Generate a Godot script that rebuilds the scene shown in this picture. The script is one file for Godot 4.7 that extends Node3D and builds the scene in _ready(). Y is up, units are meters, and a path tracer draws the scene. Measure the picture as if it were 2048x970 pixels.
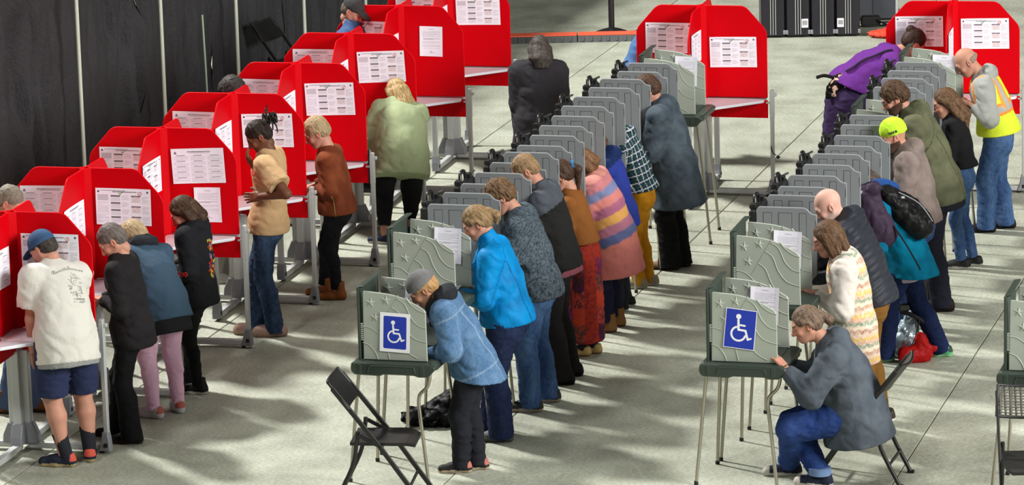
extends Node3D
# Voting booths on an arena floor: rows of red star-shaped booths, two rows of grey booths, voters.
# All positions are metres; the floor grid and the booth rows are turned by YAW.
const YAW := -0.262

var M := {}
var used := {}

func _ready():
	# ---- camera ----
	var cam := Camera3D.new(); cam.name = "camera"; add_child(cam)
	cam.fov = rad_to_deg(2.0 * atan(485.0 / 8000.0))
	cam.near = 0.5; cam.far = 200.0
	cam.position = Vector3(0, 7.75, 34.11)
	var pitch := deg_to_rad(12.8)
	var b := Basis(Vector3.RIGHT, -pitch)
	b = b * Basis(Vector3(0, 0, 1), -0.027)
	cam.basis = b; cam.current = true
	# ---- environment ----
	var we := WorldEnvironment.new(); we.name = "environment"; add_child(we)
	var e := Environment.new()
	e.background_mode = Environment.BG_COLOR; e.background_color = Color(0.02, 0.02, 0.02)
	e.tonemap_mode = Environment.TONE_MAPPER_LINEAR
	e.tonemap_exposure = 1.07
	e.sdfgi_enabled = true; e.ssao_enabled = true; e.ssil_enabled = true
	we.environment = e
	# ---- arena lamps under the roof: the bank that casts the shadows, then the softer ones ----
	arena_lamp(Vector3(-13.5, 19.5, -6.6), Vector3(0, 0, 1), Vector2(2.2, 2.2), 1200.0, "bank of arena lamps under the roof beside the curtain")
	arena_lamp(Vector3(16.2, 9.0, 16.5), Vector3(0, 1, 1), Vector2(9.0, 5.5), 600.0, "wide low bank of arena lamps along the right stand")
	arena_lamp(Vector3(-11.0, 19.0, 20.0), Vector3(0, 0, 1), Vector2(3.0, 3.0), 165.0, "bank of arena lamps under the roof over the left stand")
	arena_lamp(Vector3(4.0, 19.0, 4.0), Vector3(3, 0, 2), Vector2(9.0, 9.0), 30.0, "dim wide bank of arena lamps above the booth rows")
	materials()
	build_shell()
	build_curtain()
	build_red_booths()
	build_grey_booths()
	build_extras()
	build_people()

func arena_lamp(at: Vector3, target: Vector3, size: Vector2, energy: float, label: String):
	var o := base("arena_lamp", at, 0.0)
	tag(o, label, "lamp", "arena lamps under the roof")
	o.look_at_from_position(at, target, Vector3(0, 0, -1) if absf(at.x - target.x) < 0.1 else Vector3.UP)
	var mb := MB.new()
	mb.box(Vector3(0, 0, 0.12), Vector3(size.x + 0.2, size.y + 0.2, 0.2), 0.03)
	part(o, "housing", mb, M_("lamp_case", Color(0.2, 0.2, 0.2), 0.5))
	mb = MB.new()
	mb.box(Vector3(0, 0, 0.015), Vector3(size.x, size.y, 0.02), 0.004)
	var gm := StandardMaterial3D.new(); gm.albedo_color = Color(1, 1, 1); gm.emission_enabled = true
	gm.emission = Color(1.0, 0.98, 0.93); gm.emission_energy_multiplier = 1.0
	part(o, "diffuser", mb, gm)
	var l := AreaLight3D.new(); l.name = "lamp_light"; l.area_size = size; l.area_normalize_energy = true
	l.light_energy = energy; l.light_color = Color(1.0, 0.995, 0.975); l.shadow_enabled = true
	l.area_range = 80.0
	o.add_child(l); l.position = Vector3(0, 0, -0.01)

# ================= naming =================
func numbered(n: String) -> String:
	if not used.has(n):
		used[n] = 0
		return n
	used[n] += 1
	return "%s_%03d" % [n, used[n]]
func base(called: String, at: Vector3, turn := 0.0) -> Node3D:
	var o := Node3D.new(); o.name = numbered(called); add_child(o)
	o.position = at; o.rotation.y = turn
	return o
func tag(o: Node, label: String, category: String, group := "", kind := ""):
	if label: o.set_meta("label", label)
	if category: o.set_meta("category", category)
	if group: o.set_meta("group", group)
	if kind: o.set_meta("kind", kind)
func part(parent: Node, called: String, mb: MB, mat: Material, label := "") -> MeshInstance3D:
	var o := MeshInstance3D.new(); o.name = called
	o.mesh = mb.mesh(mat)
	parent.add_child(o, true)
	if label: o.set_meta("label", label)
	return o
func inst(parent: Node, called: String, mesh: Mesh, xf := Transform3D.IDENTITY, mat: Material = null) -> MeshInstance3D:
	var o := MeshInstance3D.new(); o.name = called; o.mesh = mesh; o.transform = xf
	if mat: o.material_override = mat
	parent.add_child(o, true)
	return o
func copy(src: Node3D, at: Vector3, turn: float) -> Node3D:
	var r: Node3D = src.duplicate()
	r.name = numbered(String(src.name).rstrip("_0123456789")); add_child(r)
	r.position = at; r.rotation.y = turn
	return r

# ================= mesh builder =================
class MB:
	var v := PackedVector3Array()
	var n := PackedVector3Array()
	var uv := PackedVector2Array()
	var col := PackedColorArray()
	var xf := Transform3D.IDENTITY
	var surfaces := []          # finished [v, n, uv, col, material]
	func tri(a: Vector3, b: Vector3, c: Vector3, na: Vector3, nb: Vector3, nc: Vector3, ua := Vector2.ZERO, ub := Vector2.ZERO, uc := Vector2.ZERO):
		a = xf * a; b = xf * b; c = xf * c
		na = (xf.basis * na).normalized(); nb = (xf.basis * nb).normalized(); nc = (xf.basis * nc).normalized()
		if (b - a).cross(c - a).dot(na + nb + nc) > 0.0:
			v.append_array([a, c, b]); n.append_array([na, nc, nb]); uv.append_array([ua, uc, ub])
		else:
			v.append_array([a, b, c]); n.append_array([na, nb, nc]); uv.append_array([ua, ub, uc])
	func quad(a: Vector3, b: Vector3, c: Vector3, d: Vector3, nn: Vector3):
		tri(a, b, c, nn, nn, nn, Vector2(0, 1), Vector2(1, 1), Vector2(1, 0)); tri(a, c, d, nn, nn, nn, Vector2(0, 1), Vector2(1, 0), Vector2(0, 0))
	func quads(a: Vector3, b: Vector3, c: Vector3, d: Vector3, na: Vector3, nb: Vector3, nc: Vector3, nd: Vector3):
		tri(a, b, c, na, nb, nc); tri(a, c, d, na, nc, nd)
	func box(c: Vector3, s: Vector3, bev := 0.004, rot := Basis.IDENTITY):
		var h := s / 2
		bev = minf(bev, minf(h.x, minf(h.y, h.z)) * 0.9)
		var keep := xf
		xf = xf * Transform3D(rot, c)
		var ax := [Vector3.RIGHT, Vector3.UP, Vector3.BACK]
		var hh := [h.x, h.y, h.z]
		for i in 3:
			var j := (i + 1) % 3; var k := (i + 2) % 3
			for sg in [-1.0, 1.0]:
				var N: Vector3 = ax[i] * sg
				var O: Vector3 = N * hh[i]; var U: Vector3 = ax[j] * (hh[j] - bev); var W: Vector3 = ax[k] * (hh[k] - bev)
				quad(O - U - W, O + U - W, O + U + W, O - U + W, N)
			for sj in [-1.0, 1.0]:      # edges along i
				for sk in [-1.0, 1.0]:
					var A: Vector3 = ax[j] * sj; var B: Vector3 = ax[k] * sk
					var L: Vector3 = ax[i] * (hh[i] - bev)
					var p: Vector3 = A * hh[j] + B * (hh[k] - bev); var q: Vector3 = A * (hh[j] - bev) + B * hh[k]
					quads(p - L, p + L, q + L, q - L, A, A, B, B)
		for sx in [-1.0, 1.0]:
			for sy in [-1.0, 1.0]:
				for sz in [-1.0, 1.0]:
					var N := Vector3(sx, sy, sz).normalized()
					tri(Vector3(sx * h.x, sy * (h.y - bev), sz * (h.z - bev)), Vector3(sx * (h.x - bev), sy * h.y, sz * (h.z - bev)), Vector3(sx * (h.x - bev), sy * (h.y - bev), sz * h.z), N, N, N)
		xf = keep
	func bar(a: Vector3, b: Vector3, w: float, t: float, bev := 0.004, upv := Vector3.UP):
		# box beam from a to b, w across (horizontal), t the other way
		var d := (b - a); var L := d.length(); d /= L
		if absf(d.dot(upv)) > 0.99: upv = Vector3.FORWARD
		var sd := d.cross(upv).normalized(); var u := sd.cross(d)
		box((a + b) / 2, Vector3(w, t, L), bev, Basis(sd, u, -d))
	func tube(pts: Array, r, sides := 10, caps := true, flat := 1.0):
		var P := PackedVector3Array(pts)
		var m := P.size()
		var prev := Vector3.ZERO
		var rings := []; var norms := []
		for i in m:
			var t: Vector3 = (P[mini(i + 1, m - 1)] - P[maxi(i - 1, 0)]).normalized()
			var u: Vector3
			if i == 0:
				u = t.cross(Vector3.UP if absf(t.y) < 0.95 else Vector3.RIGHT).normalized()
			else:
				u = (prev - t * prev.dot(t)).normalized()
			prev = u
			var w := t.cross(u)
			var rr: float = r[i] if r is Array else r
			var ring := PackedVector3Array(); var nr := PackedVector3Array()
			for s in sides:
				var an := TAU * s / sides
				var dd := u * cos(an) + w * sin(an) * flat
				ring.append(P[i] + dd * rr); nr.append(dd.normalized())
			rings.append(ring); norms.append(nr)
		for i in m - 1:
			for s in sides:
				var s2 := (s + 1) % sides
				quads(rings[i][s], rings[i][s2], rings[i + 1][s2], rings[i + 1][s], norms[i][s], norms[i][s2], norms[i + 1][s2], norms[i + 1][s])
		if caps:
			for e in [0, m - 1]:
				var nn := (P[0] - P[1]).normalized() if e == 0 else (P[m - 1] - P[m - 2]).normalized()
				for s in range(1, sides - 1):
					tri(rings[e][0], rings[e][s], rings[e][s + 1], nn, nn, nn)
	func lathe(prof: Array, sides := 20, c := Vector3.ZERO):
		# prof: [r, y] pairs from bottom to top
		for i in prof.size() - 1:
			var p: Array = prof[i]; var q: Array = prof[i + 1]
			var dn := Vector2(q[1] - p[1], p[0] - q[0]).normalized()
			for s in sides:
				var a0 := TAU * s / sides; var a1 := TAU * (s + 1) / sides
				var d0 := Vector3(cos(a0), 0, sin(a0)); var d1 := Vector3(cos(a1), 0, sin(a1))
				var n0 := d0 * dn.x + Vector3.UP * dn.y; var n1 := d1 * dn.x + Vector3.UP * dn.y
				quads(c + d0 * p[0] + Vector3.UP * p[1], c + d1 * p[0] + Vector3.UP * p[1], c + d1 * q[0] + Vector3.UP * q[1], c + d0 * q[0] + Vector3.UP * q[1], n0, n1, n1, n0)
	func extrude(poly: PackedVector2Array, z0: float, z1: float, bev := 0.003, faces := true, sides := true, clean := true):
		if Geometry2D.is_polygon_clockwise(poly): poly.reverse()
		var m := poly.size()
		var inn := PackedVector2Array()
		var outn := PackedVector2Array()
		for i in m:
			var e0 := (poly[i] - poly[(i + m - 1) % m]).normalized(); var e1 := (poly[(i + 1) % m] - poly[i]).normalized()
			var n0 := Vector2(e0.y, -e0.x); var n1 := Vector2(e1.y, -e1.x)
			var mm := (n0 + n1).normalized()
			var k := 1.0 / maxf(0.35, mm.dot(n1))
			outn.append(mm)
			inn.append(poly[i] - mm * bev * k)
		if faces:
			var t := Geometry2D.triangulate_polygon(inn)
			for i in range(0, t.size(), 3):
				var a := inn[t[i]]; var b := inn[t[i + 1]]; var c := inn[t[i + 2]]
				tri(Vector3(a.x, a.y, z1), Vector3(b.x, b.y, z1), Vector3(c.x, c.y, z1), Vector3.BACK, Vector3.BACK, Vector3.BACK, a, b, c)
				tri(Vector3(a.x, a.y, z0), Vector3(b.x, b.y, z0), Vector3(c.x, c.y, z0), Vector3.FORWARD, Vector3.FORWARD, Vector3.FORWARD, a, b, c)
		if sides:
			for i in m:
				var j := (i + 1) % m
				var d := (poly[j] - poly[i]).normalized(); var nn := Vector3(d.y, -d.x, 0)
				var a := poly[i]; var b := poly[j]; var ia := inn[i]; var ib := inn[j]
				quad(Vector3(a.x, a.y, z0 + bev), Vector3(b.x, b.y, z0 + bev), Vector3(b.x, b.y, z1 - bev), Vector3(a.x, a.y, z1 - bev), nn)
				var nb := (nn + Vector3.BACK).normalized(); var nf := (nn + Vector3.FORWARD).normalized()
				quad(Vector3(a.x, a.y, z1 - bev), Vector3(b.x, b.y, z1 - bev), Vector3(ib.x, ib.y, z1), Vector3(ia.x, ia.y, z1), nb)
				quad(Vector3(a.x, a.y, z0 + bev), Vector3(b.x, b.y, z0 + bev), Vector3(ib.x, ib.y, z0), Vector3(ia.x, ia.y, z0), nf)
	func next(mat: Material):           # close the current surface with a material
		surfaces.append([v, n, uv, col, mat]); v = PackedVector3Array(); n = PackedVector3Array(); uv = PackedVector2Array(); col = PackedColorArray()
	func mesh(mat: Material) -> ArrayMesh:
		if v.size(): next(mat)
		var am := ArrayMesh.new()
		for s in surfaces:
			var a := []; a.resize(Mesh.ARRAY_MAX)
			a[Mesh.ARRAY_VERTEX] = s[0]; a[Mesh.ARRAY_NORMAL] = s[1]; a[Mesh.ARRAY_TEX_UV] = s[2]
			if s[3].size() == s[0].size(): a[Mesh.ARRAY_COLOR] = s[3]
			am.add_surface_from_arrays(Mesh.PRIMITIVE_TRIANGLES, a)
			am.surface_set_material(am.get_surface_count() - 1, s[4])
		return am

func rounded(poly: Array, r, seg := 5) -> PackedVector2Array:
	# polygon with rounded corners; r a number or one per corner
	var out := PackedVector2Array(); var m := poly.size()
	for i in m:
		var p: Vector2 = poly[i]; var rr: float = r[i] if r is Array else r
		var a: Vector2 = poly[(i + m - 1) % m]; var b: Vector2 = poly[(i + 1) % m]
		if rr <= 0.0:
			out.append(p); continue
		var da := (a - p).normalized(); var db := (b - p).normalized()
		var t := minf(rr, minf((a - p).length(), (b - p).length()) * 0.45)
		var pa := p + da * t; var pb := p + db * t
		for k in seg + 1:
			var u := float(k) / seg
			out.append(pa.lerp(p, u).lerp(p.lerp(pb, u), u))
	return out
func smooth_path(pts: Array, steps := 6) -> Array:
	var c := Curve3D.new()
	for i in pts.size():
		var p: Vector3 = pts[i]
		var t: Vector3 = (pts[mini(i + 1, pts.size() - 1)] - pts[maxi(i - 1, 0)]) / 6.0
		c.add_point(p, -t, t)
	var out := []
	for i in pts.size() - 1:
		for k in steps: out.append(c.sample(i, float(k) / steps))
	out.append(pts[-1])
	return out

# ================= materials =================
func noise_tex(freq: float, oct: int, lo: Color, hi: Color, size := 512, normal := false, strength := 4.0, typ := FastNoiseLite.TYPE_SIMPLEX_SMOOTH, sd := 1, mid = null) -> NoiseTexture2D:
	var f := FastNoiseLite.new(); f.noise_type = typ; f.frequency = freq; f.fractal_octaves = oct; f.seed = sd
	var t := NoiseTexture2D.new(); t.width = size; t.height = size; t.seamless = true; t.noise = f
	if normal:
		t.as_normal_map = true; t.bump_strength = strength
	else:
		var g := Gradient.new(); g.set_color(0, lo); g.set_color(1, hi)
		if mid != null: g.add_point(0.5, mid)
		t.color_ramp = g
	return t
func M_(key: String, c: Color, rough := 0.6, metal := 0.0) -> StandardMaterial3D:
	if M.has(key): return M[key]
	var m := StandardMaterial3D.new(); m.albedo_color = c; m.roughness = rough; m.metallic = metal
	M[key] = m
	return m
func materials():
	var m: StandardMaterial3D
	# concrete in three slightly different pours
	var ct := noise_tex(0.006, 6, Color(0.80, 0.80, 0.77), Color(1, 1, 0.98), 1024, false, 1.0, FastNoiseLite.TYPE_SIMPLEX_SMOOTH, 7, Color(0.92, 0.92, 0.89))
	var cd := noise_tex(0.05, 5, Color(0.70, 0.70, 0.68), Color(1, 1, 1), 1024, false, 1.0, FastNoiseLite.TYPE_SIMPLEX_SMOOTH, 3)
	var cn := noise_tex(0.08, 5, Color.BLACK, Color.WHITE, 512, true, 2.0, FastNoiseLite.TYPE_SIMPLEX_SMOOTH, 5)
	for i in 3:
		m = StandardMaterial3D.new()
		m.albedo_color = [Color(0.79, 0.805, 0.765), Color(0.78, 0.795, 0.755), Color(0.80, 0.81, 0.775)][i]
		m.albedo_texture = ct; m.detail_enabled = true; m.detail_albedo = cd; m.detail_blend_mode = BaseMaterial3D.BLEND_MODE_MUL
		m.uv1_triplanar = true; m.uv1_world_triplanar = true; m.uv1_scale = Vector3.ONE * 0.23; m.uv1_offset = Vector3(0.3 * i, 0, 0.17 * i)
		m.uv2_triplanar = true; m.uv2_world_triplanar = true; m.uv2_scale = Vector3(0.5, 1, 1.1)
		m.detail_uv_layer = BaseMaterial3D.DETAIL_UV_2
		m.normal_enabled = true; m.normal_texture = cn; m.normal_scale = 0.25
		m.roughness = 0.62; m.metallic_specular = 0.4
		M["concrete%d" % i] = m
	M_("joint", Color(0.42, 0.39, 0.34), 0.95)
	# red corrugated plastic
	m = M_("red", Color(0.78, 0.0, 0.055), 0.5); m.metallic_specular = 0.2
	m.normal_enabled = true; m.normal_texture = noise_tex(0.02, 3, Color.BLACK, Color.WHITE, 256, true, 1.5); m.normal_scale = 0.12
	m.uv1_triplanar = true; m.uv1_scale = Vector3.ONE * 2.0
	m = M_("alu", Color(0.72, 0.73, 0.73), 0.45); m.metallic = 0.25
	M_("alu_dark", Color(0.50, 0.51, 0.53), 0.5)
	M_("shelf", Color(0.84, 0.85, 0.89), 0.3)
	M_("foot", Color(0.06, 0.06, 0.06), 0.7)
	# grey booths
	m = M_("grey_panel", Color(0.48, 0.495, 0.505), 0.5)
	m.normal_enabled = true; m.normal_texture = noise_tex(0.12, 2, Color.BLACK, Color.WHITE, 256, true, 2.0); m.normal_scale = 0.15
	m.uv1_triplanar = true; m.uv1_scale = Vector3.ONE * 6.0
	M_("grey_line", Color(0.22, 0.23, 0.24), 0.6)
	m = M_("star_panel", Color(0.615, 0.64, 0.60), 0.42)
	m.normal_enabled = true; m.normal_texture = noise_tex(0.1, 3, Color.BLACK, Color.WHITE, 256, true, 2.0, FastNoiseLite.TYPE_SIMPLEX_SMOOTH, 9); m.normal_scale = 0.12
	m.uv1_triplanar = true; m.uv1_scale = Vector3.ONE * 5.0
	M_("tray", Color(0.175, 0.22, 0.19), 0.36)
	M_("black_plastic", Color(0.075, 0.075, 0.08), 0.35)
	M_("chrome", Color(0.66, 0.64, 0.58), 0.3, 0.85)
	M_("paper", Color(0.93, 0.91, 0.94), 0.7)
	M_("chair", Color(0.085, 0.085, 0.085), 0.42)
	M_("ink", Color(0.12, 0.12, 0.14), 0.8)
	# black drape
	m = M_("drape", Color(0.17, 0.17, 0.185), 0.8)
	m.normal_enabled = true; m.normal_texture = noise_tex(0.02, 4, Color.BLACK, Color.WHITE, 512, true, 9.0, FastNoiseLite.TYPE_SIMPLEX_SMOOTH, 21); m.normal_scale = 0.9
	m.uv1_triplanar = true; m.uv1_scale = Vector3(2.6, 1.6, 2.6)
	M["sheet_marks"] = sheet_material(0)
	M["sheet_text"] = sheet_material(1)
	M["sheet_letter"] = sheet_material(2)
	M["access"] = access_material(false)
	M["access_plain"] = access_material(true)

func img_line(im: Image, a: Vector2, b: Vector2, w: float, c: Color):
	var lo := Vector2(minf(a.x, b.x), minf(a.y, b.y)) - Vector2(w, w); var hi := Vector2(maxf(a.x, b.x), maxf(a.y, b.y)) + Vector2(w, w)
	for y in range(maxi(0, int(lo.y)), mini(im.get_height(), int(hi.y) + 2)):
		for x in range(maxi(0, int(lo.x)), mini(im.get_width(), int(hi.x) + 2)):
			var p := Vector2(x + 0.5, y + 0.5)
			var q := Geometry2D.get_closest_point_to_segment(p, a, b)
			var k := clampf(w / 2 + 0.5 - p.distance_to(q), 0, 1)
			if k > 0: im.set_pixel(x, y, im.get_pixel(x, y).lerp(c, k))
func img_ring(im: Image, c: Vector2, r: float, w: float, color: Color, a0 := 0.0, a1 := TAU):
	var k := 40
	for i in k:
		var t0 := lerpf(a0, a1, float(i) / k); var t1 := lerpf(a0, a1, float(i + 1) / k)
		img_line(im, c + Vector2(cos(t0), sin(t0)) * r, c + Vector2(cos(t1), sin(t1)) * r, w, color)
func img_text(im: Image, x0: int, y0: int, x1: int, y1: int, step: int, h: int, c: Color, rng: RandomNumberGenerator, gap := 0.0):
	var y := y0
	while y + h <= y1:
		if rng.randf() >= gap:
			var x := x0; var stop := x1 if rng.randf() < 0.75 else int(lerpf(x0, x1, rng.randf_range(0.4, 0.9)))
			while x < stop:
				var w := rng.randi_range(4, 15)
				im.fill_rect(Rect2i(x, y, mini(w, stop - x), h), c)
				x += w + 3
		y += step
func sheet_material(kind: int) -> StandardMaterial3D:
	var rng := RandomNumberGenerator.new(); rng.seed = 40 + kind
	var W := 768; var H := 497
	if kind == 2: W = 384; H = 497
	var paper := Color(0.93, 0.92, 0.965)
	var im := Image.create(W, H, false, Image.FORMAT_RGB8); im.fill(paper)
	var ink := Color(0.66, 0.65, 0.70); var dark := Color(0.25, 0.25, 0.30)
	if kind == 0:
		for cx in [38, 722]:
			img_ring(im, Vector2(cx, 44), 7, 14, Color(0.3, 0.32, 0.38))
			im.fill_rect(Rect2i(cx - 14, 52, 28, 6), dark)
		img_text(im, 70, 26, 690, 38, 20, 9, Color(0.42, 0.42, 0.47), rng)
		im.fill_rect(Rect2i(24, 84, 150, 84), Color(0.80, 0.79, 0.83))
		img_text(im, 30, 92, 168, 162, 11, 4, ink, rng)
		img_text(im, 26, 184, 170, 470, 11, 4, ink, rng, 0.12)
		for i in 4:
			im.fill_rect(Rect2i(206, 94 + i * 96, 132, 20), Color(0.36, 0.35, 0.39))
			im.fill_rect(Rect2i(206, 114 + i * 96, 132, 62), Color(0.87, 0.86, 0.90))
			for k in 3: im.fill_rect(Rect2i(206, 128 + k * 16 + i * 96, 132, 2), Color(0.72, 0.72, 0.76))
			img_text(im, 360, 96 + i * 96, 460, 160 + i * 96, 11, 4, ink, rng)
		for i in 3:
			im.fill_rect(Rect2i(490, 94 + i * 142, 132, 18), Color(0.40, 0.38, 0.42))
			im.fill_rect(Rect2i(490, 112 + i * 142, 132, 80), Color(0.87, 0.84, 0.87))
			for k in 4: im.fill_rect(Rect2i(490, 126 + k * 16 + i * 142, 132, 2), Color(0.74, 0.72, 0.76))
			img_ring(im, Vector2(556, 140 + i * 142), 38, 4, Color(0.80, 0.55, 0.55))
			img_line(im, Vector2(532, 166 + i * 142), Vector2(582, 112 + i * 142), 4, Color(0.80, 0.55, 0.55))
			img_text(im, 640, 96 + i * 142, 742, 200 + i * 142, 11, 4, ink, rng, 0.1)
		img_line(im, Vector2(322, 66), Vector2(338, 84), 10, Color(0.22, 0.48, 0.12))
		img_line(im, Vector2(338, 84), Vector2(376, 44), 10, Color(0.25, 0.55, 0.14))
		img_ring(im, Vector2(614, 66), 24, 7, Color(0.72, 0.28, 0.26))
		img_line(im, Vector2(598, 83), Vector2(630, 49), 7, Color(0.72, 0.28, 0.26))
	elif kind == 1:
		img_ring(im, Vector2(60, 56), 9, 10, Color(0.35, 0.35, 0.42))
		im.fill_rect(Rect2i(40, 66, 40, 12), Color(0.4, 0.4, 0.46))
		img_text(im, 280, 62, 560, 72, 16, 6, Color(0.50, 0.50, 0.55), rng)
		for c in 3:
			var x0 := 30 + c * 248
			for blk in 5:
				var y := 96 + blk * 78
				im.fill_rect(Rect2i(x0 + 40, y, 130, 7), Color(0.36, 0.36, 0.42))
				img_text(im, x0, y + 14, x0 + 214, y + 66, 12, 4, ink, rng, 0.12)
	else:
		img_text(im, 150, 44, 240, 54, 20, 6, dark, rng)
		img_text(im, 48, 84, 340, 180, 14, 5, ink, rng, 0.15)
		img_text(im, 60, 200, 330, 230, 14, 7, Color(0.42, 0.42, 0.46), rng)
		img_text(im, 48, 250, 340, 380, 14, 5, ink, rng, 0.2)
		img_text(im, 170, 410, 250, 440, 12, 6, Color(0.35, 0.35, 0.4), rng)
	im.generate_mipmaps()
	var m := StandardMaterial3D.new(); m.albedo_texture = ImageTexture.create_from_image(im); m.roughness = 0.7
	return m
func access_material(plain: bool) -> StandardMaterial3D:
	var W := 256; var H := 331
	var im := Image.create(W, H, false, Image.FORMAT_RGB8); im.fill(Color(0.93, 0.93, 0.95))
	var blue := Color(0.10, 0.20, 0.66)
	if plain: im.fill_rect(Rect2i(5, 5, W - 10, H - 10), blue)
	else:
		im.fill_rect(Rect2i(30, 36, W - 60, H - 72), blue); im.fill_rect(Rect2i(38, 28, W - 76, H - 56), blue); im.fill_rect(Rect2i(33, 31, W - 66, H - 62), blue)
	var k := 1.12 if plain else 0.92
	var c := Vector2(W * 0.5, H * 0.5)
	var wh := Color(0.94, 0.94, 0.95)
	var q := func(x: float, y: float) -> Vector2: return c + Vector2(x, y) * k
	img_ring(im, q.call(-18, -92), 9 * k, 20 * k, wh)
	img_line(im, q.call(-18, -66), q.call(-12, 6), 17 * k, wh)
	img_line(im, q.call(-16, -30), q.call(32, -28), 14 * k, wh)
	img_line(im, q.call(-12, 6), q.call(40, 8), 16 * k, wh)
	img_line(im, q.call(40, 8), q.call(62, 72), 16 * k, wh)
	img_line(im, q.call(62, 72), q.call(84, 62), 14 * k, wh)
	img_ring(im, q.call(-10, 36), 52 * k, 15 * k, wh, 0.25, 4.35)
	im.generate_mipmaps()
	var m := StandardMaterial3D.new(); m.albedo_texture = ImageTexture.create_from_image(im); m.roughness = 0.45
	return m
# ================= arena shell =================
func build_shell():
	var fl := Node3D.new(); fl.name = "floor"; add_child(fl); tag(fl, "pale grey concrete arena floor cut into large slabs", "", "", "structure")
	var mb := MB.new(); mb.box(Vector3(0, -0.16, 6), Vector3(44, 0.28, 74), 0.01)
	part(fl, "floor_base", mb, M.joint)
	var sm := []
	for i in 3:
		mb = MB.new(); mb.box(Vector3(0, -0.012, 0), Vector3(3.032, 0.024, 4.592), 0.004)
		sm.append(mb.mesh(M["concrete%d" % i]))
	var X := Vector3(0.962, 0, 0.272); var A := Vector3(0.272, 0, -0.962)
	for i in range(-5, 6):
		for j in range(-4, 5):
			var c := X * (-1.5 + 3.04 * (i + 0.5)) + A * (1.45 + 4.6 * (j + 0.5))
			var s := inst(fl, "slab", sm[absi(i * 2 + j * 3) % 3], Transform3D(Basis(X, Vector3.UP, -A), c))
	# expansion-joint filler, slightly crumbled, in the long joints
	var rng := RandomNumberGenerator.new(); rng.seed = 5
	var wall := M_("arena_wall", Color(0.33, 0.33, 0.33), 0.9)
	for w in [["wall_back", Vector3(0, 11, -31.2), Vector3(44, 22.4, 0.4)], ["wall_front", Vector3(0, 11, 43.2), Vector3(44, 22.4, 0.4)], ["wall_left", Vector3(-22.2, 11, 6), Vector3(0.4, 22.4, 74.8)], ["wall_right", Vector3(22.2, 11, 6), Vector3(0.4, 22.4, 74.8)]]:
		mb = MB.new(); mb.box(w[1], w[2], 0.01)
		var o := part(self, w[0], mb, wall); tag(o, "plain grey arena wall beyond the floor", "", "", "structure")
	mb = MB.new(); mb.box(Vector3(0, 22.3, 6), Vector3(44.8, 0.4, 74.8), 0.01)
	var c2 := part(self, "ceiling", mb, M_("roof", Color(0.30, 0.30, 0.30), 0.9)); tag(c2, "grey arena roof deck high above", "", "", "structure")

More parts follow.
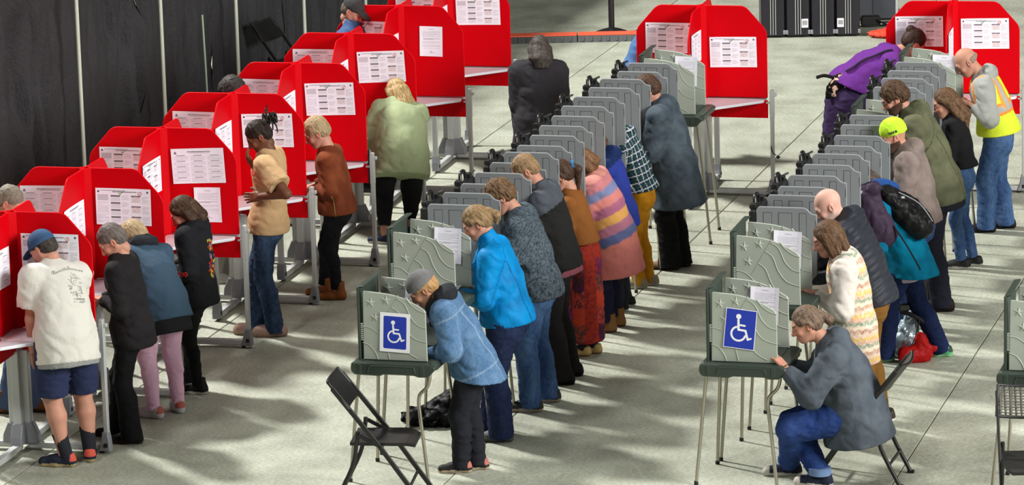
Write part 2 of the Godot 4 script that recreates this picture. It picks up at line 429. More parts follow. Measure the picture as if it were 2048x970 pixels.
func curtain_at(z: float) -> Vector3:
	return Vector3(-2.75 - (z + 6.713) * 0.286, 0, z)
func build_curtain():
	var o := base("drape_curtain", curtain_at(-6.0), 0.0)
	tag(o, "tall black pipe and drape curtain behind the red booths", "curtain")
	var org := curtain_at(-6.0)
	var along := Vector3(0.275, 0, -0.9614); var out := Vector3(0.9614, 0, 0.275)
	var rng := RandomNumberGenerator.new(); rng.seed = 11
	var poles := [-8.5, -6.35, -4.2, -2.07, 0.06, 2.19, 4.32, 6.4, 8.5]
	var fn := FastNoiseLite.new(); fn.seed = 4; fn.frequency = 0.9; fn.fractal_octaves = 3
	for i in poles.size() - 1:
		var mb := MB.new()
		var a: float = poles[i] - 0.02; var bb: float = poles[i + 1] + 0.02
		var nu := 110; var nv := 26; var H := 3.6
		var grid := []
		for u in nu + 1:
			var colv := []
			var t: float = lerpf(a, bb, float(u) / nu)
			for w in nv + 1:
				var y := 0.01 + H * w / nv
				var amp := 0.045 * (0.7 + 0.3 * sin(y * 0.8 + i))
				var wob := fn.get_noise_2d(t * 1.5, y * 0.35) * 1.6
				var big := 0.5 + 0.9 * fn.get_noise_2d(t * 0.7 + 40.0, y * 0.08)
				var d := amp * (0.25 + 1.6 * clampf(big, 0.0, 1.2)) * sin(t * 10.0 + wob * 4.0 + 0.8 * sin(t * 3.7 + i)) + 0.012 * sin(t * 31.0 + wob * 5.0 + y * 0.3) + 0.05 * wob + 0.03 * fn.get_noise_2d(t * 4.0, y * 2.2) + 0.018 * fn.get_noise_2d(t * 9.0, y * 7.0)
				colv.append(along * t + out * (d - 0.03) + Vector3.UP * y)
			grid.append(colv)
		for u in nu:
			for w in nv:
				var nn := func(uu: int, ww: int) -> Vector3:
					var du: Vector3 = grid[mini(uu + 1, nu)][ww] - grid[maxi(uu - 1, 0)][ww]
					var dv: Vector3 = grid[uu][mini(ww + 1, nv)] - grid[uu][maxi(ww - 1, 0)]
					var q := du.cross(dv).normalized()
					return q if q.dot(out) > 0 else -q
				mb.quads(grid[u][w], grid[u + 1][w], grid[u + 1][w + 1], grid[u][w + 1], nn.call(u, w), nn.call(u + 1, w), nn.call(u + 1, w + 1), nn.call(u, w + 1))
		part(o, "drape", mb, M.drape)
	for t in poles:
		var mb := MB.new()
		mb.tube([along * t + out * 0.21, along * t + out * 0.21 + Vector3.UP * 3.7], 0.019, 12)
		part(o, "upright_pole", mb, M_("pole", Color(0.80, 0.83, 0.77), 0.4))
		mb = MB.new(); mb.box(along * t + out * 0.21 + Vector3.UP * 0.006, Vector3(0.4, 0.012, 0.4), 0.003, Basis(Vector3.UP, YAW))
		part(o, "base_plate", mb, M.alu)
	var mb2 := MB.new(); mb2.tube([along * -8.6 + out * 0.17 + Vector3.UP * 3.66, along * 8.6 + out * 0.17 + Vector3.UP * 3.66], 0.022, 10)
	part(o, "cross_bar", mb2, M.alu)
	# narrow strip of daylight-coloured backing seen through a gap between two drapes
	mb2 = MB.new(); mb2.tube([along * -0.9 + out * 0.22 + Vector3.UP * 0.02, along * -0.91 + out * 0.215 + Vector3.UP * 0.7, along * -0.93 + out * 0.21 + Vector3.UP * 1.25], 0.011, 8)
	part(o, "thin_pole", mb2, M_("pole_thin", Color(0.62, 0.70, 0.62), 0.5))

# ================= red star booths =================
func sheet(parent: Node, mat: Material, w: float, h: float, at: Vector3, facing: Basis, roll := 0.0, title := "", label := "", curl := 0.006):
	var o := MeshInstance3D.new(); o.name = "notice_sheet"
	var mb := MB.new()
	# a sheet a little thick, with a slight bow
	var nx := 6
	for i in nx:
		var u0 := float(i) / nx; var u1 := float(i + 1) / nx
		var f := func(u: float) -> float: return 0.002 + curl * pow(absf(u - 0.5) * 2.0, 3.0)
		var x0 := (u0 - 0.5) * w; var x1 := (u1 - 0.5) * w
		var z0: float = f.call(u0); var z1: float = f.call(u1)
		var nn := Vector3(z0 - z1, 0, x1 - x0).normalized()
		var A := Vector3(x0, -h / 2, z0); var B := Vector3(x1, -h / 2, z1); var C := Vector3(x1, h / 2, z1); var D := Vector3(x0, h / 2, z0)
		mb.tri(A, B, C, nn, nn, nn, Vector2(u0, 1), Vector2(u1, 1), Vector2(u1, 0))
		mb.tri(A, C, D, nn, nn, nn, Vector2(u0, 1), Vector2(u1, 0), Vector2(u0, 0))
		var bk := Vector3(0, 0, -0.001)
		mb.tri(A + bk, B + bk, C + bk, -nn, -nn, -nn, Vector2(0.01, 0.99), Vector2(0.011, 0.99), Vector2(0.011, 0.98))
		mb.tri(A + bk, C + bk, D + bk, -nn, -nn, -nn, Vector2(0.01, 0.99), Vector2(0.011, 0.98), Vector2(0.01, 0.98))
	o.mesh = mb.mesh(mat)
	o.transform = Transform3D(facing * Basis(Vector3.BACK, roll), at)
	parent.add_child(o, true)
	if label: o.set_meta("label", label)
	if title:
		var tm := TextMesh.new(); tm.text = title
		var f := SystemFont.new(); f.font_names = ["Droid Sans"]; f.font_weight = 700
		tm.font = f; tm.font_size = 32; tm.pixel_size = 0.0105 / 32.0; tm.depth = 0.0006; tm.curve_step = 2.0
		tm.material = M.ink
		var t := MeshInstance3D.new(); t.name = "title_lettering"; t.mesh = tm; t.position = Vector3(0.012, h / 2 - 0.026, 0.003)
		o.add_child(t, true)
	return o

func red_panel_poly(x0: float) -> PackedVector2Array:
	return rounded([Vector2(x0, 0.915), Vector2(0.605, 0.915), Vector2(0.605, 1.535), Vector2(0.405, 1.76), Vector2(x0, 1.76)], [0.0, 0.006, 0.05, 0.05, 0.0], 6)

func make_red_booth() -> Node3D:
	var o := base("red_voting_booth", Vector3.ZERO)
	var mb: MB
	for k in 4:
		var R := Basis(Vector3.UP, k * PI / 2)
		var X := Transform3D(R, Vector3.ZERO)
		# divider panel
		mb = MB.new(); mb.xf = X
		var x0 := 0.045
		mb.extrude(red_panel_poly(x0), -0.007, 0.007, 0.004)
		var p := part(o, "divider_panel", mb, M.red)
		# fold-line ridge at the foot of the panel
		mb = MB.new(); mb.xf = X
		mb.box(Vector3(0.325, 0.927, 0), Vector3(0.56, 0.012, 0.022), 0.004)
		part(p, "bottom_seam", mb, M.red)
		# apron below the shelf
		mb = MB.new(); mb.xf = X
		mb.box(Vector3(0.322, 0.81, 0), Vector3(0.57, 0.165, 0.008), 0.002)
		part(o, "apron_panel", mb, M.red)
		# spine fold in each quadrant
		mb = MB.new(); mb.xf = X * Transform3D(Basis(Vector3.UP, PI / 4), Vector3(0, 0, 0))
		mb.box(Vector3(0.036, 1.325, 0), Vector3(0.008, 0.87, 0.066), 0.003)
		part(o, "spine_fold", mb, M.red)
		# outer leg and bracket
		mb = MB.new(); mb.xf = X
		mb.box(Vector3(0.645, 0.54, 0), Vector3(0.032, 0.90, 0.05), 0.005)
		var leg := part(o, "leg", mb, M.alu)
		mb = MB.new(); mb.xf = X
		mb.box(Vector3(0.645, 0.84, 0), Vector3(0.036, 0.24, 0.054), 0.004)
		part(leg, "sleeve", mb, M.alu)
		mb = MB.new(); mb.xf = X
		mb.box(Vector3(0.673, 0.945, 0), Vector3(0.03, 0.03, 0.03), 0.006)
		part(leg, "clamp", mb, M.alu)
		mb = MB.new(); mb.xf = X
		mb.box(Vector3(0.618, 0.87, 0), Vector3(0.06, 0.016, 0.02), 0.003)
		part(leg, "shelf_bracket", mb, M.alu)
		mb = MB.new(); mb.xf = X * Transform3D(Basis.IDENTITY, Vector3(0.64, 0, 0))
		mb.extrude(PackedVector2Array([Vector2(-0.055, 0.02), Vector2(0.035, 0.02), Vector2(0.03, 0.10), Vector2(0.02, 0.16), Vector2(-0.02, 0.16), Vector2(-0.03, 0.10)]), -0.035, 0.035, 0.006)
		part(leg, "foot_bracket", mb, M.alu_dark)
		mb = MB.new(); mb.xf = X
		mb.box(Vector3(0.645, 0.065, 0.037), Vector3(0.026, 0.03, 0.006), 0.002)
		part(leg, "bolt_cover", mb, M.foot)
		mb = MB.new(); mb.xf = X
		mb.box(Vector3(0.645, 0.065, -0.037), Vector3(0.026, 0.03, 0.006), 0.002)
		part(leg, "bolt_cover", mb, M.foot)
		mb = MB.new(); mb.xf = X
		mb.lathe([[0.0, 0.0], [0.016, 0.0], [0.016, 0.022], [0.0, 0.022]], 10, Vector3(0.60, 0, 0))
		part(leg, "foot_pad", mb, M.foot)
		# base beam
		mb = MB.new(); mb.xf = X
		mb.box(Vector3(0.335, 0.045, 0), Vector3(0.57, 0.045, 0.05), 0.005)
		part(o, "base_beam", mb, M.alu)
		# centre post quarter with its gusset
		mb = MB.new(); mb.xf = X
		mb.box(Vector3(0.052, 0.42, 0), Vector3(0.06, 0.66, 0.06), 0.006)
		var cp := part(o, "centre_post", mb, M.alu)
		mb = MB.new(); mb.xf = X
		mb.extrude(PackedVector2Array([Vector2(0.02, 0.06), Vector2(0.135, 0.06), Vector2(0.13, 0.12), Vector2(0.09, 0.21), Vector2(0.02, 0.21)]), -0.042, 0.042, 0.006)
		part(cp, "gusset", mb, M.alu_dark)
		# shelf in the quadrant between this arm and the next
		mb = MB.new(); mb.xf = X * Transform3D(Basis(Vector3.RIGHT, -PI / 2), Vector3(0, 0.895, 0))
		mb.extrude(rounded([Vector2(0.05, 0.02), Vector2(0.575, 0.02), Vector2(0.59, 0.085), Vector2(0.085, 0.59), Vector2(0.02, 0.575), Vector2(0.02, 0.05)], [0.0, 0.01, 0.03, 0.03, 0.01, 0.0], 4), -0.012, 0.012, 0.005)
		part(o, "shelf", mb, M.shelf)
	return o

func build_red_booths():
	var spots := [[-3.564, 6.303], [-3.175, 4.825], [-2.722, 3.339], [-2.254, 1.947], [-1.796, 0.62], [-1.395, -0.79], [-0.981, -2.216], [-0.548, -3.70], [1.773, -1.773], [4.041, -1.622]]
	var where := ["beside the voter in white tee and navy shorts", "beside the voter in pink trousers", "with a letter sheet, beside the voter in tan tee", "beside the voter in rust sweater", "beside the blonde voter in pale green hoodie", "behind the blonde voter in pale green hoodie", "with only a letter sheet on its wing", "at the far end of its long row", "standing alone behind the middle row of grey booths", "behind the voter in yellow safety vest"]
	var turn := [-0.24, -0.24, -0.24, -0.24, -0.24, -0.24, -0.24, -0.24, -0.25, -0.21]
	# sheets: [left wing, near divider, right wing, extra letter]; 0 marks, 1 text, 2 letter, -1 none
	var plan := [[1, 1, 0, -1], [1, 1, 0, -1], [0, 0, 1, 2], [1, 1, 0, -1], [1, 1, 0, -1], [1, 1, 0, -1], [0, 1, -1, 3], [0, 1, 0, -1], [0, 1, 0, -1], [0, 1, 0, -1]]
	var mats := [M.sheet_marks, M.sheet_text, M.sheet_letter]
	var lab := ["white instruction sheet with green tick and ballot blocks", "white sheet of printed voter instructions", "white printed letter sheet"]
	var ttl := "State of Maine Instructions for Voters"
	var proto := make_red_booth()
	var rng := RandomNumberGenerator.new(); rng.seed = 3
	var all := []
	for i in spots.size():
		all.append(proto if i == 0 else copy(proto, Vector3.ZERO, 0))
	for i in spots.size():
		var o: Node3D = all[i]
		o.position = Vector3(spots[i][0], 0, spots[i][1]); o.rotation.y = turn[i]
		tag(o, "red four-sided voting booth " + where[i], "voting booth", "red voting booths")
		var pl: Array = plan[i]
		var front := Basis.IDENTITY
		var side := Basis(Vector3.UP, PI / 2)
		var lowr := -0.12 if i == 8 else 0.0
		sheet(o, mats[pl[0]], 0.432, 0.279, Vector3(-0.30, 1.475 + rng.randf_range(-0.02, 0.03), 0.009), front, rng.randf_range(-0.02, 0.02), ttl, lab[pl[0]])
		sheet(o, mats[pl[1]], 0.432, 0.279, Vector3(0.009, 1.40 + rng.randf_range(-0.02, 0.02), 0.32), side, rng.randf_range(-0.03, 0.03), ttl, lab[pl[1]])
		if pl[2] >= 0:
			sheet(o, mats[pl[2]], 0.432, 0.279, Vector3(0.295, 1.455 + lowr + rng.randf_range(-0.015, 0.015), 0.009), front, [0.0, -0.01, 0.045, 0.03, 0.04, 0.05, 0.0, 0.02, 0.02, 0.02][i], ttl, lab[pl[2]])
		if pl[3] == 2:
			sheet(o, mats[2], 0.216, 0.279, Vector3(0.36, 1.15, 0.009), front, 0.02, "", lab[2])
		elif pl[3] == 3:
			sheet(o, mats[2], 0.216, 0.279, Vector3(0.30, 1.43, 0.009), front, -0.02, "", lab[2])
		# tape mark above a sheet
	# papers lying on the near shelf of the first booth

# ================= grey booths =================
func star_poly(c: Vector2, r: float, rot: float) -> PackedVector2Array:
	var p := PackedVector2Array()
	for i in 10:
		var a := rot + TAU * i / 10.0
		p.append(c + Vector2(sin(a), cos(a)) * (r if i % 2 == 0 else r * 0.4))
	return p
func star_relief(mb: MB, c: Vector2, r: float, rot: float, z: float, s: float):
	var p := star_poly(c, r, rot)
	for i in 10:
		var a := p[i]; var b := p[(i + 1) % 10]
		var A := Vector3(a.x, a.y, z); var B := Vector3(b.x, b.y, z); var C := Vector3(c.x, c.y, z + s * 0.008)
		var n := (B - A).cross(C - A).normalized()
		if n.z * s < 0: n = -n
		mb.tri(A, B, C, n, n, n)

func make_star_booth(tray_h: float, bent: bool) -> Node3D:
	# local frame: x from the back (0) towards the voter, z from the near side panel (0) to the far one (-0.43)
	var o := base("star_voting_booth", Vector3.ZERO)
	var W := 0.47; var D := 0.43; var t := tray_h; var mb: MB
	var poly := rounded([Vector2(0.012, 0.0), Vector2(W, 0.0), Vector2(W - 0.004, 0.36), Vector2(W - 0.06, 0.395), Vector2(W - 0.16, 0.445), Vector2(W - 0.26, 0.470), Vector2(W - 0.34, 0.478), Vector2(0.02, 0.487)], [0.0, 0.0, 0.02, 0.05, 0.07, 0.07, 0.06, 0.01], 4)
	for i in poly.size(): poly[i] += Vector2(0, t)
	for zz in [0.0, -D]:
		mb = MB.new(); mb.xf = Transform3D(Basis.IDENTITY, Vector3(0, 0, zz))
		mb.extrude(poly.duplicate(), -0.007, 0.007, 0.004)
		var p := part(o, "side_panel", mb, M.star_panel)
		for s in [1.0, -1.0]:
			var z: float = 0.0072 * s
			for st in [Vector2(0.075, 0.405), Vector2(0.185, 0.425), Vector2(0.105, 0.30)]:
				mb = MB.new(); mb.xf = Transform3D(Basis.IDENTITY, Vector3(0, t, zz))
				star_relief(mb, st, 0.042, 0.1, z, s)
				part(p, "embossed_star", mb, M.star_panel)
			# rope groove and stripes of the waving flag
			mb = MB.new(); mb.xf = Transform3D(Basis.IDENTITY, Vector3(0, t, zz))
			mb.tube([Vector3(0.27, 0.462, z), Vector3(0.125, 0.205, z)], 0.0022, 6)
			for wv in [[[0.265, 0.44], [0.32, 0.40], [0.36, 0.31], [0.41, 0.255], [0.466, 0.235]], [[0.225, 0.375], [0.275, 0.34], [0.315, 0.24], [0.375, 0.165], [0.466, 0.135]], [[0.175, 0.29], [0.225, 0.25], [0.262, 0.16], [0.32, 0.07], [0.40, 0.02]], [[0.012, 0.235], [0.07, 0.225], [0.13, 0.18], [0.175, 0.10], [0.20, 0.01]], [[0.012, 0.12], [0.06, 0.10], [0.10, 0.05], [0.115, 0.005]], [[0.33, 0.445], [0.37, 0.395], [0.42, 0.36], [0.466, 0.345]]]:
				var pts := []
				for q in wv: pts.append(Vector3(q[0], q[1], z))
				mb.tube(smooth_path(pts, 4), 0.0035, 6, true, 1.0)
			part(p, "flag_relief", mb, M.star_panel)
		# hinge teeth along the back edge
		mb = MB.new(); mb.xf = Transform3D(Basis.IDENTITY, Vector3(0, t, zz))
		for k in 9: mb.box(Vector3(0.006, 0.14 + k * 0.014, 0.0), Vector3(0.016, 0.008, 0.02), 0.002)
		part(p, "hinge", mb, M.star_panel)
	# back panel with its flange
	mb = MB.new(); mb.box(Vector3(-0.008, t + 0.25, -D / 2), Vector3(0.014, 0.50, D - 0.02), 0.004)
	var bp := part(o, "back_panel", mb, M.tray)
	mb = MB.new(); mb.box(Vector3(0.006, t + 0.515, -D / 2 - 0.01), Vector3(0.05, 0.012, D + 0.04), 0.005, Basis(Vector3.BACK, 0.15))
	part(bp, "top_flange", mb, M.tray)
	for zz in [0.012, -D - 0.012]:
		mb = MB.new(); mb.box(Vector3(-0.012, t + 0.25, zz), Vector3(0.018, 0.53, 0.02), 0.005)
		part(bp, "edge_rail", mb, M.tray)
	# white sheet standing inside
	sheet(o, M.sheet_letter, 0.2, 0.26, Vector3(0.3, t + 0.30, -D + 0.012), Basis.IDENTITY, -0.04, "", "white printed sheet inside the booth")
	# tray: a shallow moulded case half
	mb = MB.new(); mb.xf = Transform3D(Basis(Vector3.RIGHT, -PI / 2), Vector3(0, t - 0.055, 0))
	mb.extrude(rounded([Vector2(-0.055, -0.055), Vector2(0.50, -0.055), Vector2(0.545, -0.02), Vector2(0.545, D + 0.02), Vector2(0.50, D + 0.055), Vector2(-0.055, D + 0.055)], 0.035, 4), 0.0, 0.052, 0.008)
	var tr := part(o, "tray", mb, M.tray)
	for zz in [0.062, -D - 0.062]:
		# moulded side wall of the case half, with its recessed grip and two latches
		mb = MB.new(); mb.xf = Transform3D(Basis.IDENTITY, Vector3(0, t, zz))
		mb.extrude(rounded([Vector2(-0.06, -0.004), Vector2(0.51, -0.004), Vector2(0.55, -0.03), Vector2(0.49, -0.095), Vector2(0.42, -0.098), Vector2(0.385, -0.086), Vector2(0.17, -0.086), Vector2(0.14, -0.098), Vector2(-0.045, -0.092), Vector2(-0.066, -0.06)], [0.02, 0.02, 0.02, 0.015, 0.01, 0.008, 0.008, 0.01, 0.02, 0.02], 3), -0.017, 0.017, 0.008)
		part(tr, "side_wall", mb, M.tray)
		for q in [[0.0, 0.03], [0.45, 0.035]]:
			mb = MB.new(); mb.box(Vector3(q[0], t - 0.05, zz + 0.014 * signf(zz)), Vector3(q[1], 0.07, 0.014), 0.006)
			part(tr, "latch", mb, M.tray)
		mb = MB.new(); mb.xf = Transform3D(Basis.IDENTITY, Vector3(0, t, zz))
		mb.tube(smooth_path([Vector3(0.06, -0.075, 0.017 * signf(zz)), Vector3(0.07, -0.035, 0.017 * signf(zz)), Vector3(0.10, -0.025, 0.017 * signf(zz)), Vector3(0.36, -0.025, 0.017 * signf(zz)), Vector3(0.39, -0.035, 0.017 * signf(zz)), Vector3(0.40, -0.07, 0.017 * signf(zz))], 4), 0.005, 6)
		part(tr, "grip_ridge", mb, M.tray)
	mb = MB.new(); mb.box(Vector3(0.24, t - 0.001, -D / 2), Vector3(0.44, 0.006, D - 0.03), 0.002)
	part(tr, "writing_surface", mb, M.tray)
	# legs
	var top := t - 0.06
	for s in [[-0.02, 0.02, -0.10, 0.055], [-0.02, -D - 0.02, -0.06, -D - 0.04], [0.47, -D - 0.02, 0.56, -D - 0.06], [0.49, 0.035, 0.60, 0.07]]:
		mb = MB.new()
		if bent and s[0] > 0.3 and s[1] > 0.0:
			mb.tube(smooth_path([Vector3(s[0], top, s[1]), Vector3(s[0], top - 0.05, s[1]), Vector3(s[0] - 0.02, top - 0.11, s[1]), Vector3(s[0] - 0.075, top - 0.17, s[1]), Vector3(s[0] - 0.085, top - 0.24, s[1])], 5), 0.0125, 10)
			mb.tube([Vector3(s[0] - 0.085, top - 0.235, s[1]), Vector3(s[0] - 0.02, 0.0, s[3])], 0.0125, 10)
		else:
			mb.tube([Vector3(s[0], top, s[1]), Vector3(s[2], 0.0, s[3])], 0.012, 10)
		var leg := part(o, "leg", mb, M.chrome)
		mb = MB.new(); var ft := Vector3(s[2], 0, s[3])
		if bent and s[0] > 0.3 and s[1] > 0.0: ft = Vector3(s[0] - 0.02, 0, s[3])
		mb.lathe([[0.0, 0.0], [0.015, 0.0], [0.016, 0.02], [0.0125, 0.028]], 10, ft)
		part(leg, "foot_tip", mb, M.foot)
	return o

func make_plain_booth() -> Node3D:
	var o := base("grey_voting_booth", Vector3.ZERO)
	var t := 1.06; var D := 0.40; var mb: MB
	var out := rounded([Vector2(0.005, 0.0), Vector2(0.445, 0.0), Vector2(0.445, 0.535), Vector2(0.405, 0.54), Vector2(0.365, 0.585), Vector2(0.025, 0.585), Vector2(0.005, 0.555)], [0, 0, 0.01, 0.025, 0.03, 0.012, 0.012], 4)
	for i in out.size(): out[i] += Vector2(0, t)
	for zz in [0.0, -D]:
		mb = MB.new(); mb.xf = Transform3D(Basis.IDENTITY, Vector3(0, 0, zz))
		mb.extrude(out.duplicate(), -0.008, 0.008, 0.005)
		var p := part(o, "side_panel", mb, M.grey_panel)
		# moulded upright ribs: thin grooves framing three raised fields
		for s in [1.0, -1.0]:
			for r in [[0.055, 0.12, 0.545], [0.165, 0.265, 0.545], [0.315, 0.37, 0.545]]:
				mb = MB.new(); mb.xf = Transform3D(Basis.IDENTITY, Vector3(0, t, zz))
				mb.extrude(rounded([Vector2(r[0] + 0.004, 0.05), Vector2(r[1] - 0.004, 0.05), Vector2(r[1] - 0.004, r[2] - 0.004), Vector2(r[0] + 0.004, r[2] - 0.004)], 0.004, 2), 0.0075 * s - 0.0016, 0.0075 * s + 0.0016, 0.001)
				mb.next(M.grey_panel)
				mb.extrude(PackedVector2Array([Vector2(r[0], 0.046), Vector2(r[1], 0.046), Vector2(r[1], r[2]), Vector2(r[0], r[2])]), 0.0077 * s - 0.0006, 0.0077 * s + 0.0006, 0.0002)
				part(p, "raised_field", mb, M.grey_line)
		mb = MB.new(); mb.box(Vector3(0.437, t + 0.46, zz), Vector3(0.005, 0.07, 0.018), 0.001)
		part(p, "latch_slot", mb, M.grey_line)
	# black case spine at the back with a carrying handle
	mb = MB.new(); mb.box(Vector3(-0.022, t + 0.28, -D / 2), Vector3(0.05, 0.555, D + 0.035), 0.014)
	var bk := part(o, "case_back", mb, M.black_plastic)
	mb = MB.new()
	mb.tube(smooth_path([Vector3(-0.03, t + 0.55, -0.13), Vector3(-0.035, t + 0.615, -0.15), Vector3(-0.035, t + 0.63, -0.20), Vector3(-0.035, t + 0.615, -0.26), Vector3(-0.03, t + 0.55, -0.28)], 4), 0.014, 8)
	part(bk, "carrying_handle", mb, M.black_plastic)
	for q in [-0.06, -0.34]:
		mb = MB.new()
		mb.box(Vector3(-0.028, t + 0.57, q), Vector3(0.05, 0.045, 0.05), 0.01)
		if q < -0.1: mb.tube([Vector3(-0.03, t + 0.585, -0.34), Vector3(0.01, t + 0.60, -0.39)], 0.008, 6)
		part(bk, "case_latch", mb, M.black_plastic)
	# tray and inner leaf
	mb = MB.new(); mb.box(Vector3(0.22, t - 0.02, -D / 2), Vector3(0.50, 0.045, D + 0.03), 0.012)
	part(o, "tray", mb, M.black_plastic)
	mb = MB.new(); mb.box(Vector3(0.23, t + 0.005, -D / 2), Vector3(0.43, 0.006, D - 0.02), 0.002)
	part(o, "writing_surface", mb, M.grey_panel)
	for s in [[0.01, 0.0, -0.06, 0.03], [0.01, -D, -0.03, -D - 0.02], [0.43, -D, 0.50, -D - 0.03], [0.43, 0.0, 0.50, 0.04]]:
		mb = MB.new(); mb.tube([Vector3(s[0], t - 0.04, s[1]), Vector3(s[2], 0, s[3])], 0.011, 10)
		var leg := part(o, "leg", mb, M.chrome)
		mb = MB.new(); mb.lathe([[0.0, 0.0], [0.014, 0.0], [0.015, 0.02], [0.011, 0.028]], 10, Vector3(s[2], 0, s[3]))
		part(leg, "foot_tip", mb, M.foot)
	return o

func access_sign(o: Node3D, t: float, mat: Material, roll: float, at: Vector2):
	var s := MeshInstance3D.new(); s.name = "access_sign"
	var mb := MB.new(); mb.box(Vector3(0, 0, -0.0008), Vector3(0.216, 0.279, 0.0014), 0.0003); mb.next(M.paper)
	mb.quad(Vector3(-0.1075, -0.139, 0.0004), Vector3(0.1075, -0.139, 0.0004), Vector3(0.1075, 0.139, 0.0004), Vector3(-0.1075, 0.139, 0.0004), Vector3.BACK)
	s.mesh = mb.mesh(mat)
	s.transform = Transform3D(Basis(Vector3.BACK, roll), Vector3(at.x, t + at.y, 0.0145))
	o.add_child(s, true); s.set_meta("label", "blue wheelchair access sign")

func build_grey_booths():
	var low := make_star_booth(0.87, true)
	var tall := make_star_booth(1.13, false)
	var lows := [[Vector3(-1.055, 0, 7.334), "low star-embossed booth with white-bordered wheelchair sign, beside empty folding chair"], [Vector3(1.332, 0, 7.639), "low star-embossed booth with blue wheelchair sign, used by seated voter"], [Vector3(3.305, 0, 8.10), "low star-embossed booth behind the woven-back folding chair"]]
	for i in 3:
		var o: Node3D = low if i == 0 else copy(low, Vector3.ZERO, 0)
		o.position = lows[i][0]; o.rotation.y = YAW
		tag(o, lows[i][1], "voting booth", "grey booths embossed with stars")
	var l2: Array = get_children().filter(func(c): return String(c.name).begins_with("star_voting_booth"))
	var lowlist := l2.filter(func(c): return absf(c.position.z - 7.334) < 0.01 or absf(c.position.z - 7.639) < 0.01)
	for c in lowlist:
		if c.position.x < 0: access_sign(c, 0.87, M.access, -0.045, Vector2(0.245, 0.20))
		else: access_sign(c, 0.87, M.access_plain, -0.10, Vector2(0.215, 0.235))
	var talls := [[Vector3(-0.854, 0, 6.66), "tall star-embossed booth used by the voter in bright blue jacket"], [Vector3(1.162, 0, 0.053), "tall star-embossed booth at the end of the row before the lone red booth"], [Vector3(1.536, 0, 7.06), "tall star-embossed booth used by the voter in knitted vest"], [Vector3(2.77, 0, 2.617), "tall star-embossed booth between grey booths, before the olive jacket voter"], [Vector3(3.383, 0, 0.32), "tall star-embossed booth at the end of the row before the vested voter"]]
	for i in talls.size():
		var o: Node3D = tall if i == 0 else copy(tall, Vector3.ZERO, 0)
		o.position = talls[i][0]; o.rotation.y = YAW
		tag(o, talls[i][1], "voting booth", "grey booths embossed with stars")
	var plain := make_plain_booth()
	var mid := [[-0.609, 5.895], [-0.376, 5.211], [-0.157, 4.472], [0.051, 3.84], [0.231, 3.075], [0.42, 2.281], [0.66, 1.502], [0.92, 0.80]]
	var right := [[1.74, 6.28], [1.94, 5.61], [2.18, 4.85], [2.40, 4.17], [2.59, 3.37], [2.99, 1.82], [3.18, 1.10]]
	var first := true
	# the row beyond, just outside the frame, shades the right aisle
	var beyond := [[3.74, 6.75], [3.95, 6.0], [4.16, 5.25], [4.38, 4.5], [4.60, 3.75], [4.82, 3.0], [5.03, 2.25]]
	for q in [[mid, 0], [right, 1], [beyond, 2]]:
		for i in q[0].size():
			var p: Array = q[0][i]
			var o: Node3D = plain if first else copy(plain, Vector3.ZERO, 0)
			first = false
			o.position = Vector3(p[0], 0, p[1]); o.rotation.y = YAW
			var w: String
			if q[1] == 0: w = ["beside the tall star booth of the blue jacket voter", "second from the blue jacket voter's star booth", "third from the blue jacket voter's star booth", "fourth from the blue jacket voter's star booth", "fifth from the blue jacket voter's star booth", "in front of the plaid shirt voter", "in front of the long grey coat voter", "beside the star booth before the lone red booth"][i]
			elif q[1] == 2: w = "in the row behind the woven-back chair's booth"
			else: w = ["beside the star booth of the knitted vest voter", "second from the knitted vest voter's star booth", "in front of the teal jacket voter", "in front of the lime beanie voter", "just before the olive jacket voter's star booth", "just behind the olive jacket voter's star booth", "beside the last star booth by the vested voter"][i]
			tag(o, "plain grey case booth, " + w, "voting booth", "plain grey case booths")
